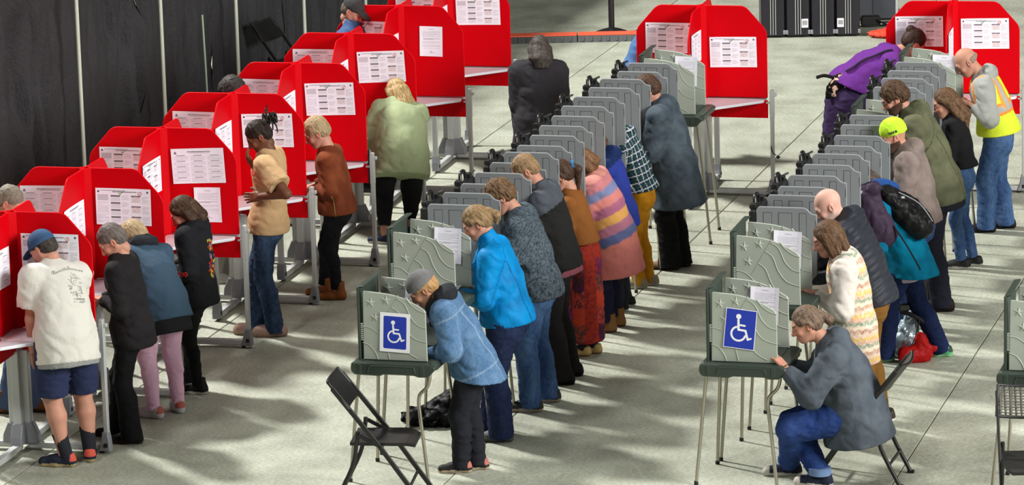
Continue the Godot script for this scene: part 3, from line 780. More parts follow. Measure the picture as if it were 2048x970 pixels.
	# sheets on a few of the writing surfaces are top-level ballots
# ================= chairs, cases and floor things =================
func make_chair(called: String) -> Node3D:
	# faces +x; origin under the seat centre
	var o := base(called, Vector3.ZERO); var mb: MB
	var hw := 0.215
	for s in [-1.0, 1.0]:
		# long member: back upright running down into the front leg
		mb = MB.new()
		mb.bar(Vector3(-0.315, 0.83, s * hw), Vector3(0.0, 0.42, s * hw), 0.018, 0.034, 0.006)
		mb.bar(Vector3(-0.002, 0.423, s * hw), Vector3(0.285, 0.01, s * hw), 0.018, 0.034, 0.006)
		var l := part(o, "front_leg", mb, M.chair)
		mb = MB.new(); mb.box(Vector3(0.287, 0.012, s * hw), Vector3(0.05, 0.024, 0.028), 0.006)
		part(l, "foot_cap", mb, M.foot)
		mb = MB.new()
		mb.tube(smooth_path([Vector3(-0.155, 0.52, s * (hw - 0.028)), Vector3(-0.165, 0.44, s * (hw - 0.028)), Vector3(-0.20, 0.27, s * (hw - 0.028)), Vector3(-0.33, 0.012, s * (hw - 0.028))], 4), 0.015, 8)
		l = part(o, "rear_leg", mb, M.chair)
		mb = MB.new(); mb.box(Vector3(-0.333, 0.012, s * (hw - 0.028)), Vector3(0.05, 0.024, 0.028), 0.006)
		part(l, "foot_cap", mb, M.foot)
		mb = MB.new()
		mb.bar(Vector3(-0.15, 0.50, s * (hw - 0.012)), Vector3(-0.02, 0.43, s * (hw - 0.012)), 0.012, 0.028, 0.004)
		part(o, "hinge_link", mb, M.chair)
	# seat, dished, with a rolled front edge
	mb = MB.new()
	var nx := 14; var nz := 10
	var S := func(i: int, j: int, under: bool) -> Vector3:
		var u := float(i) / nx; var w := float(j) / nz * 2.0 - 1.0
		var x := lerpf(-0.21, 0.23, u)
		var half := 0.20 - 0.012 * (1 - u) - 0.05 * pow(clampf((u - 0.72) / 0.28, 0, 1), 2.2)
		var y := 0.445 - 0.012 * (1.0 - w * w) * sin(u * PI) - 0.022 * pow(clampf((u - 0.8) / 0.2, 0, 1), 2)
		if under: y -= 0.022
		return Vector3(x, y, w * half)
	for under in [false, true]:
		for i in nx:
			for j in nz:
				var a: Vector3 = S.call(i, j, under); var b: Vector3 = S.call(i + 1, j, under); var c: Vector3 = S.call(i + 1, j + 1, under); var d: Vector3 = S.call(i, j + 1, under)
				var n := (b - a).cross(d - a).normalized()
				if (n.y > 0) == under: n = -n
				mb.quads(a, b, c, d, n, n, n, n)
	for i in nx:
		for j in [0, nz]:
			var a: Vector3 = S.call(i, j, false); var b: Vector3 = S.call(i + 1, j, false); var c: Vector3 = S.call(i + 1, j, true); var d: Vector3 = S.call(i, j, true)
			var n := Vector3(0, 0, -1 if j == 0 else 1)
			mb.quads(a, b, c, d, n, n, n, n)
	for j in nz:
		for i in [0, nx]:
			var a: Vector3 = S.call(i, j, false); var b: Vector3 = S.call(i, j + 1, false); var c: Vector3 = S.call(i, j + 1, true); var d: Vector3 = S.call(i, j, true)
			var n := Vector3(-1 if i == 0 else 1, 0, 0)
			mb.quads(a, b, c, d, n, n, n, n)
	part(o, "seat", mb, M.chair)
	mb = MB.new()
	mb.bar(Vector3(0.195, 0.14, -hw), Vector3(0.195, 0.14, hw), 0.012, 0.03, 0.004)
	part(o, "front_stretcher", mb, M.chair)
	mb = MB.new()
	mb.bar(Vector3(-0.26, 0.16, -hw + 0.03), Vector3(-0.26, 0.16, hw - 0.03), 0.012, 0.026, 0.004)
	part(o, "rear_stretcher", mb, M.chair)
	return o
func chair_back(o: Node3D, woven: bool):
	var mb := MB.new()
	var dir := Vector3(-0.315, 0.41, 0).normalized(); var org := Vector3(0.0, 0.42, 0)
	var nrm := Vector3(dir.y, -dir.x, 0)
	var nz := 12; var ny := 7
	var P := func(i: int, j: int, off: float) -> Vector3:
		var w := float(j) / nz * 2.0 - 1.0; var u := float(i) / ny
		var d := lerpf(0.335, 0.56, u)
		var half := 0.222 - 0.02 * pow(u, 3.0)
		return org + dir * d + Vector3(0, 0, w * half) + nrm * (-0.035 * (1.0 - w * w) + off) 
	if not woven:
		for off in [0.006, -0.006]:
			for i in ny:
				for j in nz:
					var n: Vector3 = nrm * signf(off) + Vector3(0, 0, -signf(off) * (float(j) / nz - 0.5) * 0.5)
					mb.quads(P.call(i, j, off), P.call(i + 1, j, off), P.call(i + 1, j + 1, off), P.call(i, j + 1, off), n, n, n, n)
		for i in ny:
			for j in [0, nz]:
				var n := Vector3(0, 0, -1 if j == 0 else 1)
				mb.quads(P.call(i, j, 0.006), P.call(i + 1, j, 0.006), P.call(i + 1, j, -0.006), P.call(i, j, -0.006), n, n, n, n)
	var rim := []
	for j in nz + 1: rim.append(P.call(ny, j, 0.0))
	mb.tube(rim, 0.011, 8)
	rim = []
	for j in nz + 1: rim.append(P.call(0, j, 0.0))
	mb.tube(rim, 0.010, 8)
	for j in [0, nz]:
		mb.tube([P.call(0, j, 0.0), P.call(ny, j, 0.0)], 0.011, 8)
	var bk := part(o, "backrest", mb, M.chair)
	if woven:
		# basket weave: flat strips passing over and under one another
		var K := 11
		for k in K:
			mb = MB.new(); var pts := []
			var u := (k + 0.5) / K
			for j in 25:
				var w := float(j) / 24 * 2.0 - 1.0
				var d := lerpf(0.335, 0.56, u)
				pts.append(org + dir * d + Vector3(0, 0, w * 0.213) + nrm * (-0.035 * (1.0 - w * w) + 0.005 * (1 if (j + k) % 2 == 0 else -1)))
			mb.tube(pts, 0.0075, 6, true, 0.5)
			part(bk, "woven_strip", mb, M_("weave", Color(0.30, 0.29, 0.27), 0.5))
		for k in 12:
			mb = MB.new(); var pts := []
			var w := (k + 0.5) / 12 * 2.0 - 1.0
			for j in K + 1:
				var d := lerpf(0.335, 0.56, float(j) / K)
				pts.append(org + dir * d + Vector3(0, 0, w * 0.213) + nrm * (-0.035 * (1.0 - w * w) + 0.005 * (1 if (j + k) % 2 == 0 else -1)))
			mb.tube(pts, 0.0075, 6, true, 0.5)
			part(bk, "woven_strip", mb, M.weave)

func build_extras():
	var c := make_chair("folding_chair"); chair_back(c, false)
	var c2 := copy(c, Vector3(2.34, 0, 7.60), PI - 0.30)
	tag(c2, "black folding chair under the seated voter in grey hoodie", "chair", "black folding chairs")
	var c3 := copy(c, curtain_at(-6.9) + Vector3(0.46, 0, 0.14), -0.45)
	tag(c3, "black folding chair standing against the black curtain", "chair", "black folding chairs")
	c.position = Vector3(-0.905, 0, 7.78); c.rotation.y = -0.12
	tag(c, "empty black folding chair facing the low booth with white-bordered wheelchair sign", "chair", "black folding chairs")
	var c4 := make_chair("woven_folding_chair"); chair_back(c4, true)
	c4.position = Vector3(3.385, 0, 8.80); c4.rotation.y = -PI / 2 - 0.05 + PI * 0.0
	tag(c4, "dark folding chair with basket-weave back in front of a star booth", "chair", "black folding chairs")
	# stanchion
	var mb := MB.new()
	var st := base("stanchion_post", Vector3(1.194, 0, -10.6)); tag(st, "black crowd-control post on a round base beside the cable ramp", "post")
	mb.lathe([[0.0, 0.0], [0.18, 0.0], [0.18, 0.012], [0.10, 0.04], [0.04, 0.055], [0.0, 0.056]], 28)
	part(st, "base", mb, M_("stanchion", Color(0.09, 0.09, 0.1), 0.4))
	mb = MB.new(); mb.lathe([[0.034, 0.04], [0.034, 0.95], [0.042, 0.955], [0.042, 1.02], [0.0, 1.03]], 18)
	part(st, "post", mb, M.stanchion)
	# cable ramp: grey treaded segments with orange lids
	var rp := base("cable_ramp", Vector3(0.6, 0, -10.25), -0.03); tag(rp, "low rubber cable ramp with orange lid across the far floor", "cable ramp")
	for i in 4:
		mb = MB.new(); mb.xf = Transform3D(Basis(Vector3.UP, PI / 2), Vector3(-1.6 + i * 0.9, 0, 0))
		mb.extrude(PackedVector2Array([Vector2(-0.25, 0.0), Vector2(0.25, 0.0), Vector2(0.12, 0.05), Vector2(-0.12, 0.05)]), 0.005, 0.895, 0.004)
		var seg := part(rp, "ramp_segment", mb, M_("rubber", Color(0.28, 0.29, 0.29), 0.8))
		mb = MB.new(); mb.box(Vector3(-1.6 + i * 0.9 + 0.45, 0.056, 0.0), Vector3(0.885, 0.012, 0.2), 0.003)
		part(seg, "lid", mb, M_("orange_lid", Color(0.88, 0.36, 0.24), 0.6))
		for k in 9:
			mb = MB.new(); mb.box(Vector3(-1.6 + i * 0.9 + 0.06 + k * 0.095, 0.03, 0.19), Vector3(0.03, 0.006, 0.10), 0.002, Basis(Vector3.RIGHT, 0.36))
			part(seg, "tread", mb, M.rubber)
	# road cases: four in a row
	for i in 4:
		var o := base("road_case", Vector3(2.98 + i * 0.278, 0, -9.95 + i * 0.012), -0.02)
		tag(o, ["black ribbed equipment case, outermost of the row towards the red booth", "black ribbed equipment case with white label, second of the row", "black ribbed equipment case without label between two labelled ones", "black ribbed equipment case with torn white label, by the cables"][i], "case", "black equipment cases in a row")
		mb = MB.new(); mb.box(Vector3(0, 0.32, -0.28), Vector3(0.265, 0.62, 0.55), 0.02)
		part(o, "shell", mb, M_("case_shell", [Color(0.10, 0.09, 0.13)][0], 0.35))
		for k in [-0.028, 0.0, 0.028]:
			mb = MB.new(); mb.box(Vector3(k, 0.33, 0.0), Vector3(0.008, 0.59, 0.012), 0.003); mb.box(Vector3(k, 0.633, -0.28), Vector3(0.008, 0.01, 0.54), 0.003)
			part(o, "rib", mb, M.alu)
		mb = MB.new()
		for q in [[-0.125, 0.06], [0.125, 0.06], [-0.125, 0.6], [0.125, 0.6]]:
			mb.box(Vector3(q[0], q[1], -0.01), Vector3(0.03, 0.05, 0.04), 0.008)
		part(o, "corner_guard", mb, M.alu_dark)
		if i == 1 or i == 3:
			mb = MB.new(); mb.box(Vector3(0.075 if i == 1 else -0.085, 0.16, -0.003), Vector3(0.075, 0.10, 0.003), 0.001)
			var lb := part(o, "label", mb, M.paper)
			mb = MB.new()
			for k in 6: mb.box(Vector3((0.075 if i == 1 else -0.085) - 0.022 + k * 0.009, 0.165, -0.0008), Vector3(0.004, 0.05, 0.0012), 0.0002)
			part(lb, "bar_print", mb, M.ink)
		mb = MB.new(); mb.tube(smooth_path([Vector3(-0.05, 0.62, -0.3), Vector3(-0.05, 0.665, -0.3), Vector3(0.05, 0.665, -0.3), Vector3(0.05, 0.62, -0.3)], 4), 0.008, 8)
		part(o, "handle", mb, M.black_plastic)
	# upright cabinet behind
	var kb := base("equipment_cabinet", Vector3(4.18, 0, -10.9), -0.02); tag(kb, "tall dark grey equipment cabinet with aluminium edges behind the cases", "cabinet")
	mb = MB.new(); mb.box(Vector3(0, 0.62, -0.3), Vector3(0.55, 1.2, 0.6), 0.012)
	part(kb, "body", mb, M_("cabinet", Color(0.21, 0.22, 0.25), 0.5))
	mb = MB.new()
	for s in [-0.275, 0.275]:
		mb.box(Vector3(s, 0.62, 0.0), Vector3(0.03, 1.2, 0.03), 0.006)
	part(kb, "edge_profile", mb, M.alu)
	mb = MB.new(); mb.box(Vector3(0.0, 0.62, 0.004), Vector3(0.006, 1.16, 0.006), 0.001)
	part(kb, "door_gap", mb, M.foot)
	mb = MB.new(); mb.tube(smooth_path([Vector3(0.2, 0.01, 0.3), Vector3(-0.1, 0.012, 0.42), Vector3(-0.25, 0.012, 0.2), Vector3(-0.3, 0.3, 0.12), Vector3(-0.15, 0.55, 0.05), Vector3(-0.25, 0.75, 0.03)], 6), 0.012, 8)
	mb.box(Vector3(-0.05, 0.06, 0.32), Vector3(0.22, 0.12, 0.12), 0.02)
	mb.tube(smooth_path([Vector3(-0.05, 0.1, 0.32), Vector3(0.2, 0.012, 0.5), Vector3(0.35, 0.012, 0.3), Vector3(0.2, 0.012, 0.15), Vector3(-0.1, 0.012, 0.25)], 6), 0.012, 8)
	part(kb, "cables", mb, M.foot)
	# small orange bag on the floor
	var ob := base("orange_bag", Vector3(4.30, 0, -9.85), 0.1); tag(ob, "flat orange bag lying on the floor beside the cables", "bag")
	var f := Fld.new(Vector3(-0.35, -0.05, -0.25), Vector3(0.35, 0.18, 0.25), 0.016)
	f.ell(Vector3(0, 0.035, 0), Vector3(0.27, 0.05, 0.16), Basis.IDENTITY, 0.02)
	f.ell(Vector3(0.08, 0.06, -0.03), Vector3(0.15, 0.05, 0.10), Basis.IDENTITY, 0.03)
	f.wrinkle(0.012, 9.0, 3)
	f.cut(Vector3.ZERO, Vector3.DOWN, 0.004)
	fmesh(ob, "bag_body", f.surface(), M_("orange_cloth", Color(0.83, 0.24, 0.14), 0.7))
	# black puffer jacket dropped on the floor
	var pj := base("dropped_jacket", Vector3(-0.55, 0, 5.86), 0.2); tag(pj, "black quilted jacket heaped on the floor under the tall star booth", "jacket")
	f = Fld.new(Vector3(-0.32, -0.05, -0.3), Vector3(0.34, 0.28, 0.3), 0.012)
	f.ell(Vector3(-0.1, 0.06, 0), Vector3(0.19, 0.07, 0.15), Basis.IDENTITY, 0.03)
	f.ell(Vector3(0.06, 0.10, -0.04), Vector3(0.15, 0.10, 0.14), Basis.IDENTITY, 0.03)
	f.cap(Vector3(0.1, 0.17, -0.03), Vector3(0.22, 0.06, 0.1), 0.06, 0.05, 0.03)
	f.cap(Vector3(-0.05, 0.07, 0.12), Vector3(0.2, 0.05, 0.18), 0.05, 0.045, 0.03)
	f.wrinkle(0.03, 6.0, 8)
	f.cut(Vector3.ZERO, Vector3.DOWN, 0.004)
	fmesh(pj, "jacket_cloth", f.surface(), cloth(Color(0.06, 0.055, 0.065), 0.55))
	# bags at the feet of the teal jacket voter
	var rb := base("red_bag", Vector3(3.06, 0, 4.50), 0.3); tag(rb, "red cloth bag slumped on the floor between the green shoes", "bag")
	f = Fld.new(Vector3(-0.22, -0.05, -0.2), Vector3(0.26, 0.32, 0.2), 0.01)
	f.cap(Vector3(-0.07, 0.06, 0), Vector3(0.06, 0.06, 0), 0.07, 0.08, 0.02, Vector3.BACK, 0.8)
	f.ell(Vector3(0.05, 0.15, 0), Vector3(0.055, 0.075, 0.05), Basis.IDENTITY, 0.03)
	f.cap(Vector3(0.07, 0.13, 0.02), Vector3(0.14, 0.10, 0.05), 0.03, 0.02, 0.02)
	f.wrinkle(0.016, 7.0, 12)
	f.cut(Vector3.ZERO, Vector3.DOWN, 0.004)
	fmesh(rb, "bag_body", f.surface(), cloth(Color(0.62, 0.07, 0.07), 0.5))
	var pb := base("clear_plastic_bag", Vector3(3.03, 0, 4.28), 0.2); tag(pb, "crumpled silvery plastic bag with black strap behind the red bag", "bag")
	f = Fld.new(Vector3(-0.22, -0.05, -0.16), Vector3(0.22, 0.46, 0.16), 0.01)
	f.cap(Vector3(-0.04, 0.08, 0), Vector3(0.03, 0.30, 0), 0.12, 0.06, 0.03, Vector3.BACK, 0.8)
	f.wrinkle(0.03, 8.0, 19)
	f.cut(Vector3.ZERO, Vector3.DOWN, 0.004)
	fmesh(pb, "bag_body", f.surface(), M_("foil", Color(0.66, 0.74, 0.78), 0.22, 0.3))
	mb = MB.new(); mb.tube(smooth_path([Vector3(-0.08, 0.36, 0.05), Vector3(0.02, 0.33, 0.10), Vector3(0.12, 0.25, 0.11), Vector3(0.17, 0.18, 0.08)], 5), 0.018, 8)
	part(pb, "strap", mb, M.foot)
	mb = MB.new(); mb.tube(smooth_path([Vector3(0.05, 0.30, 0.12), Vector3(0.0, 0.16, 0.15), Vector3(-0.08, 0.02, 0.15)], 5), 0.005, 6)
	part(pb, "cord", mb, M.foot)
	mb = MB.new(); mb.box(Vector3(-0.05, 0.39, 0.04), Vector3(0.10, 0.06, 0.06), 0.015)
	part(pb, "buckle", mb, M.black_plastic)
	var bl := base("blue_cloth", Vector3(2.80, 0, 4.22), 0.1); tag(bl, "bright blue cloth lying on the floor beside green shoe", "cloth")
	f = Fld.new(Vector3(-0.2, -0.04, -0.14), Vector3(0.2, 0.14, 0.14), 0.01)
	f.ell(Vector3(0, 0.03, 0), Vector3(0.15, 0.045, 0.09), Basis.IDENTITY, 0.02)
	f.wrinkle(0.014, 9.0, 22)
	f.cut(Vector3.ZERO, Vector3.DOWN, 0.004)
	fmesh(bl, "cloth_body", f.surface(), cloth(Color(0.06, 0.16, 0.62), 0.6))
	# ballots lying on shelves and writing surfaces
	for q in [[-3.57, 0.908, 6.50, 0.3, "printed sheet lying on the shelf of the booth beside the white tee voter"], [-3.46, 0.9085, 6.58, -0.2, "second printed sheet on the shelf beside the white tee voter"], [1.66, 0.874, 7.40, -0.26, "printed ballot on the low booth used by the seated voter"], [-0.72, 0.874, 7.20, -0.26, "printed ballot on the low booth used by the denim jacket voter"], [1.86, 1.136, 6.86, -0.26, "printed ballot on the tall booth of the knitted vest voter"], [-0.50, 1.136, 6.45, -0.26, "printed ballot on the tall booth of the blue jacket voter"]]:
		var bp := base("ballot_sheet", Vector3(q[0], q[1], q[2]), q[3]); tag(bp, q[4], "paper", "printed sheets on booth shelves")
		mb = MB.new(); mb.box(Vector3(0, 0.001, 0), Vector3(0.21, 0.0016, 0.29), 0.0003); mb.next(M.paper)
		mb.quad(Vector3(-0.103, 0.0022, 0.143), Vector3(0.103, 0.0022, 0.143), Vector3(0.103, 0.0022, -0.143), Vector3(-0.103, 0.0022, -0.143), Vector3.UP)
		part(bp, "sheet", mb, M.sheet_letter)
	# loose strap end on the lone red booth's leg
	var sp := base("strap_end", Vector3(2.39, 0.42, -1.62), -0.25); tag(sp, "black strap end with buckle hanging on the lone red booth leg", "strap")
	mb = MB.new(); mb.tube(smooth_path([Vector3(0.0, 0.05, 0.03), Vector3(0.015, 0.0, 0.04), Vector3(0.05, -0.03, 0.04)], 4), 0.012, 8, true, 0.35)
	part(sp, "webbing", mb, M.foot)
	mb = MB.new(); mb.box(Vector3(0.065, -0.045, 0.04), Vector3(0.03, 0.03, 0.012), 0.004, Basis(Vector3.BACK, -0.7))
	part(sp, "buckle", mb, M.black_plastic)
# ================= implicit surfaces (bodies, cloth, hair) =================
class Fld:
	var o: Vector3
	var c: float
	var nx: int
	var ny: int
	var nz: int
	var d: PackedFloat32Array
	func _init(lo: Vector3, hi: Vector3, cell: float):
		o = lo; c = cell
		nx = int((hi.x - lo.x) / cell) + 2; ny = int((hi.y - lo.y) / cell) + 2; nz = int((hi.z - lo.z) / cell) + 2
		d = PackedFloat32Array(); d.resize(nx * ny * nz); d.fill(0.5)
	func rng(lo: Vector3, hi: Vector3) -> PackedInt32Array:
		var a := (lo - o) / c; var b := (hi - o) / c
		return PackedInt32Array([clampi(int(a.x), 0, nx), clampi(int(b.x) + 2, 0, nx), clampi(int(a.y), 0, ny), clampi(int(b.y) + 2, 0, ny), clampi(int(a.z), 0, nz), clampi(int(b.z) + 2, 0, nz)])
	func cap(a: Vector3, b: Vector3, ra: float, rb: float, k := 0.02, ax := Vector3.ZERO, sq := 1.0, flat_end := false):
		var m := maxf(ra, rb) + k + c * 1.5
		var mv := Vector3(m, m, m)
		var q := rng(a.min(b) - mv, a.max(b) + mv)
		var ba := b - a
		var f := (1.0 / sq - 1.0)
		ba += ax * (ba.dot(ax) * f)
		var inv := 1.0 / maxf(ba.dot(ba), 1e-9)
		var dr := rb - ra
		var en := (b - a).normalized()
		var k4 := 0.25 / maxf(k, 1e-5)
		for z in range(q[4], q[5]):
			for y in range(q[2], q[3]):
				var i := (z * ny + y) * nx + q[0]
				var p := o + Vector3(q[0], y, z) * c - a
				for x in range(q[0], q[1]):
					var w := p + ax * (p.dot(ax) * f)
					var t := clampf(w.dot(ba) * inv, 0.0, 1.0)
					var v := (w - ba * t).length() - ra - dr * t
					if flat_end: v = maxf(v, (p - b + a).dot(en))
					var e := d[i]
					var h := k - absf(v - e)
					if h > 0.0: d[i] = minf(v, e) - h * h * k4
					elif v < e: d[i] = v
					i += 1
					p.x += c
	func ell(ce: Vector3, r: Vector3, bs := Basis.IDENTITY, k := 0.02, sub := false):
		var m := maxf(r.x, maxf(r.y, r.z)) + k + c * 1.5
		var mv := Vector3(m, m, m)
		var q := rng(ce - mv, ce + mv)
		var inv := Basis(bs.x / r.x, bs.y / r.y, bs.z / r.z).transposed()
		var mr := minf(r.x, minf(r.y, r.z))
		var k4 := 0.25 / maxf(k, 1e-5)
		for z in range(q[4], q[5]):
			for y in range(q[2], q[3]):
				var i := (z * ny + y) * nx + q[0]
				var p := o + Vector3(q[0], y, z) * c - ce
				for x in range(q[0], q[1]):
					var v := ((inv * p).length() - 1.0) * mr
					var e := d[i]
					if sub:
						v = -v
						var h := k - absf(v - e)
						if h > 0.0: d[i] = maxf(v, e) + h * h * k4
						elif v > e: d[i] = v
					else:
						var h := k - absf(v - e)
						if h > 0.0: d[i] = minf(v, e) - h * h * k4
						elif v < e: d[i] = v
					i += 1
					p.x += c
	func cut(pt: Vector3, n: Vector3, k := 0.005):
		n = n.normalized()
		var k4 := 0.25 / k
		for z in nz:
			for y in ny:
				var i := (z * ny + y) * nx
				var v := (o + Vector3(0, y, z) * c - pt).dot(n)
				var dv := n.x * c
				for x in nx:
					var e := d[i]
					if e < 0.06:
						var h := k - absf(v - e)
						if h > 0.0: d[i] = maxf(v, e) + h * h * k4
						elif v > e: d[i] = v
					v += dv
					i += 1
	func wrinkle(amp: float, freq: float, sd: int, st := Vector3.ONE, sh := 0.0):
		var f := FastNoiseLite.new(); f.seed = sd; f.frequency = freq; f.fractal_octaves = 2
		var lim := c * 2.5 + amp
		for z in nz:
			for y in ny:
				var i := (z * ny + y) * nx
				for x in nx:
					var e := d[i]
					if e < lim and e > -lim:
						var p := o + Vector3(x, y, z) * c
						var nv := f.get_noise_3d(p.x * st.x + p.y * sh, p.y * st.y, p.z * st.z + p.y * sh * 0.7)
						d[i] = e + amp * (0.35 - 1.6 * absf(nv))
					i += 1
	func at(p: Vector3) -> float:
		var q := (p - o) / c
		var x := int(q.x); var y := int(q.y); var z := int(q.z)
		if x < 0 or y < 0 or z < 0 or x >= nx - 1 or y >= ny - 1 or z >= nz - 1: return 0.5
		var i := (z * ny + y) * nx + x
		var fx := q.x - x; var fy := q.y - y; var fz := q.z - z
		var a := lerpf(lerpf(d[i], d[i + 1], fx), lerpf(d[i + nx], d[i + nx + 1], fx), fy)
		i += nx * ny
		var b := lerpf(lerpf(d[i], d[i + 1], fx), lerpf(d[i + nx], d[i + nx + 1], fx), fy)
		return lerpf(a, b, fz)
	func surface() -> Dictionary:
		var V := PackedVector3Array(); var N := PackedVector3Array(); var I := PackedInt32Array()
		var id := PackedInt32Array(); id.resize(nx * ny * nz); id.fill(-1)
		var sy := nx; var sz := nx * ny
		var lim := c * 3.2
		for z in range(1, nz - 1):
			for y in range(1, ny - 1):
				var i := z * sz + y * sy + 1
				for x in range(1, nx - 1):
					var e := d[i]
					if e < lim and e > -lim:
						var s := e < 0.0
						for ax in 3:
							var st: int = 1 if ax == 0 else (sy if ax == 1 else sz)
							if (d[i + st] < 0.0) != s:
								var u: int = sy if ax == 0 else (sz if ax == 1 else 1)
								var w: int = sz if ax == 0 else (1 if ax == 1 else sy)
								var q0 := vert(i, id, V, N); var q1 := vert(i - u, id, V, N); var q2 := vert(i - u - w, id, V, N); var q3 := vert(i - w, id, V, N)
								if s:
									I.append_array([q0, q2, q1, q0, q3, q2])
								else:
									I.append_array([q0, q1, q2, q0, q2, q3])
					i += 1
		return {"v": V, "n": N, "i": I}
	func vert(i: int, id: PackedInt32Array, V: PackedVector3Array, N: PackedVector3Array) -> int:
		if id[i] >= 0: return id[i]
		var sy := nx; var sz := nx * ny
		var a := d[i]; var b := d[i + 1]; var e := d[i + sy]; var f := d[i + sy + 1]
		var g := d[i + sz]; var h := d[i + sz + 1]; var j := d[i + sz + sy]; var k := d[i + sz + sy + 1]
		var gx := (b + f + h + k) - (a + e + g + j)
		var gy := (e + f + j + k) - (a + b + g + h)
		var gz := (g + h + j + k) - (a + b + e + f)
		var grad := Vector3(gx, gy, gz) * 0.25
		var mean := (a + b + e + f + g + h + j + k) * 0.125
		var l := grad.length_squared()
		var off := Vector3(0.5, 0.5, 0.5)
		if l > 1e-12: off -= grad * (mean / l)
		off = off.clamp(Vector3.ZERO, Vector3.ONE)
		var r := i % sz
		id[i] = V.size()
		V.append(o + (Vector3(r % nx, r / nx, i / sz) + off) * c)
		N.append(grad.normalized() if l > 1e-12 else Vector3.UP)
		return id[i]

func fappend(into: Dictionary, s: Dictionary, xf := Transform3D.IDENTITY, colours := PackedColorArray()):
	var off: int = into.v.size()
	var v: PackedVector3Array = xf * (s.v as PackedVector3Array)
	var rb := Transform3D(xf.basis.orthonormalized() if xf.basis.determinant() > 0 else Basis(xf.basis.x.normalized(), xf.basis.y.normalized(), xf.basis.z.normalized()), Vector3.ZERO)
	var n: PackedVector3Array = rb * (s.n as PackedVector3Array)
	into.v.append_array(v); into.n.append_array(n)
	var ii: PackedInt32Array = s.i.duplicate()
	if xf.basis.determinant() < 0:
		for t in range(0, ii.size(), 3):
			var q := ii[t]; ii[t] = ii[t + 1]; ii[t + 1] = q
	for t in ii.size(): ii[t] += off
	into.i.append_array(ii)
	into.c.append_array(colours)
func fmesh(parent: Node, called: String, s: Dictionary, mat: Material, label := "", colour = null) -> MeshInstance3D:
	var a := []; a.resize(Mesh.ARRAY_MAX)
	a[Mesh.ARRAY_VERTEX] = s.v; a[Mesh.ARRAY_NORMAL] = s.n; a[Mesh.ARRAY_INDEX] = s.i
	if s.has("c") and s.c.size() == s.v.size(): a[Mesh.ARRAY_COLOR] = s.c
	elif colour != null:
		var cc := PackedColorArray(); cc.resize(s.v.size())
		for i in s.v.size(): cc[i] = colour.call(s.v[i])
		a[Mesh.ARRAY_COLOR] = cc
	var am := ArrayMesh.new(); am.add_surface_from_arrays(Mesh.PRIMITIVE_TRIANGLES, a); am.surface_set_material(0, mat)
	var o := MeshInstance3D.new(); o.name = called; o.mesh = am
	parent.add_child(o, true)
	if label: o.set_meta("label", label)
	return o

var fabric_n: Texture2D
func fold_tex() -> Texture2D:
	# soft, warped creases for cloth
	var f := FastNoiseLite.new(); f.noise_type = FastNoiseLite.TYPE_SIMPLEX_SMOOTH; f.frequency = 0.009; f.seed = 77
	f.fractal_type = FastNoiseLite.FRACTAL_RIDGED; f.fractal_octaves = 3; f.fractal_gain = 0.42
	f.domain_warp_enabled = true; f.domain_warp_amplitude = 30.0; f.domain_warp_frequency = 0.012
	var t := NoiseTexture2D.new(); t.width = 512; t.height = 512; t.seamless = true; t.noise = f
	t.as_normal_map = true; t.bump_strength = 9.0
	return t
func cloth(c: Color, rough := 0.85, painted := false) -> StandardMaterial3D:
	var key := "cloth_%s_%.2f_%s" % [c.to_html(), rough, painted]
	if M.has(key): return M[key]
	if fabric_n == null: fabric_n = fold_tex()
	var m := StandardMaterial3D.new(); m.albedo_color = Color.WHITE if painted else c; m.roughness = rough
	m.vertex_color_use_as_albedo = painted
	m.normal_enabled = true; m.normal_texture = fabric_n; m.normal_scale = 0.42
	m.uv1_triplanar = true; m.uv1_scale = Vector3(1.5, 1.05, 1.5)
	m.metallic_specular = 0.25
	M[key] = m
	return m
func skin_mat() -> StandardMaterial3D:
	if M.has("skin"): return M.skin
	var m := StandardMaterial3D.new(); m.vertex_color_use_as_albedo = true; m.roughness = 0.55; m.metallic_specular = 0.35
	M["skin"] = m
	return m
func hair_mat() -> StandardMaterial3D:
	if M.has("hair"): return M.hair
	var m := StandardMaterial3D.new(); m.vertex_color_use_as_albedo = true; m.roughness = 0.6; m.metallic_specular = 0.3
	m.normal_enabled = true; m.normal_texture = noise_tex(0.05, 3, Color.BLACK, Color.WHITE, 256, true, 6.0); m.normal_scale = 0.6
	m.uv1_triplanar = true; m.uv1_scale = Vector3(9, 2, 9)
	M["hair"] = m
	return m

func lin(c: Color) -> Color: return c.srgb_to_linear()

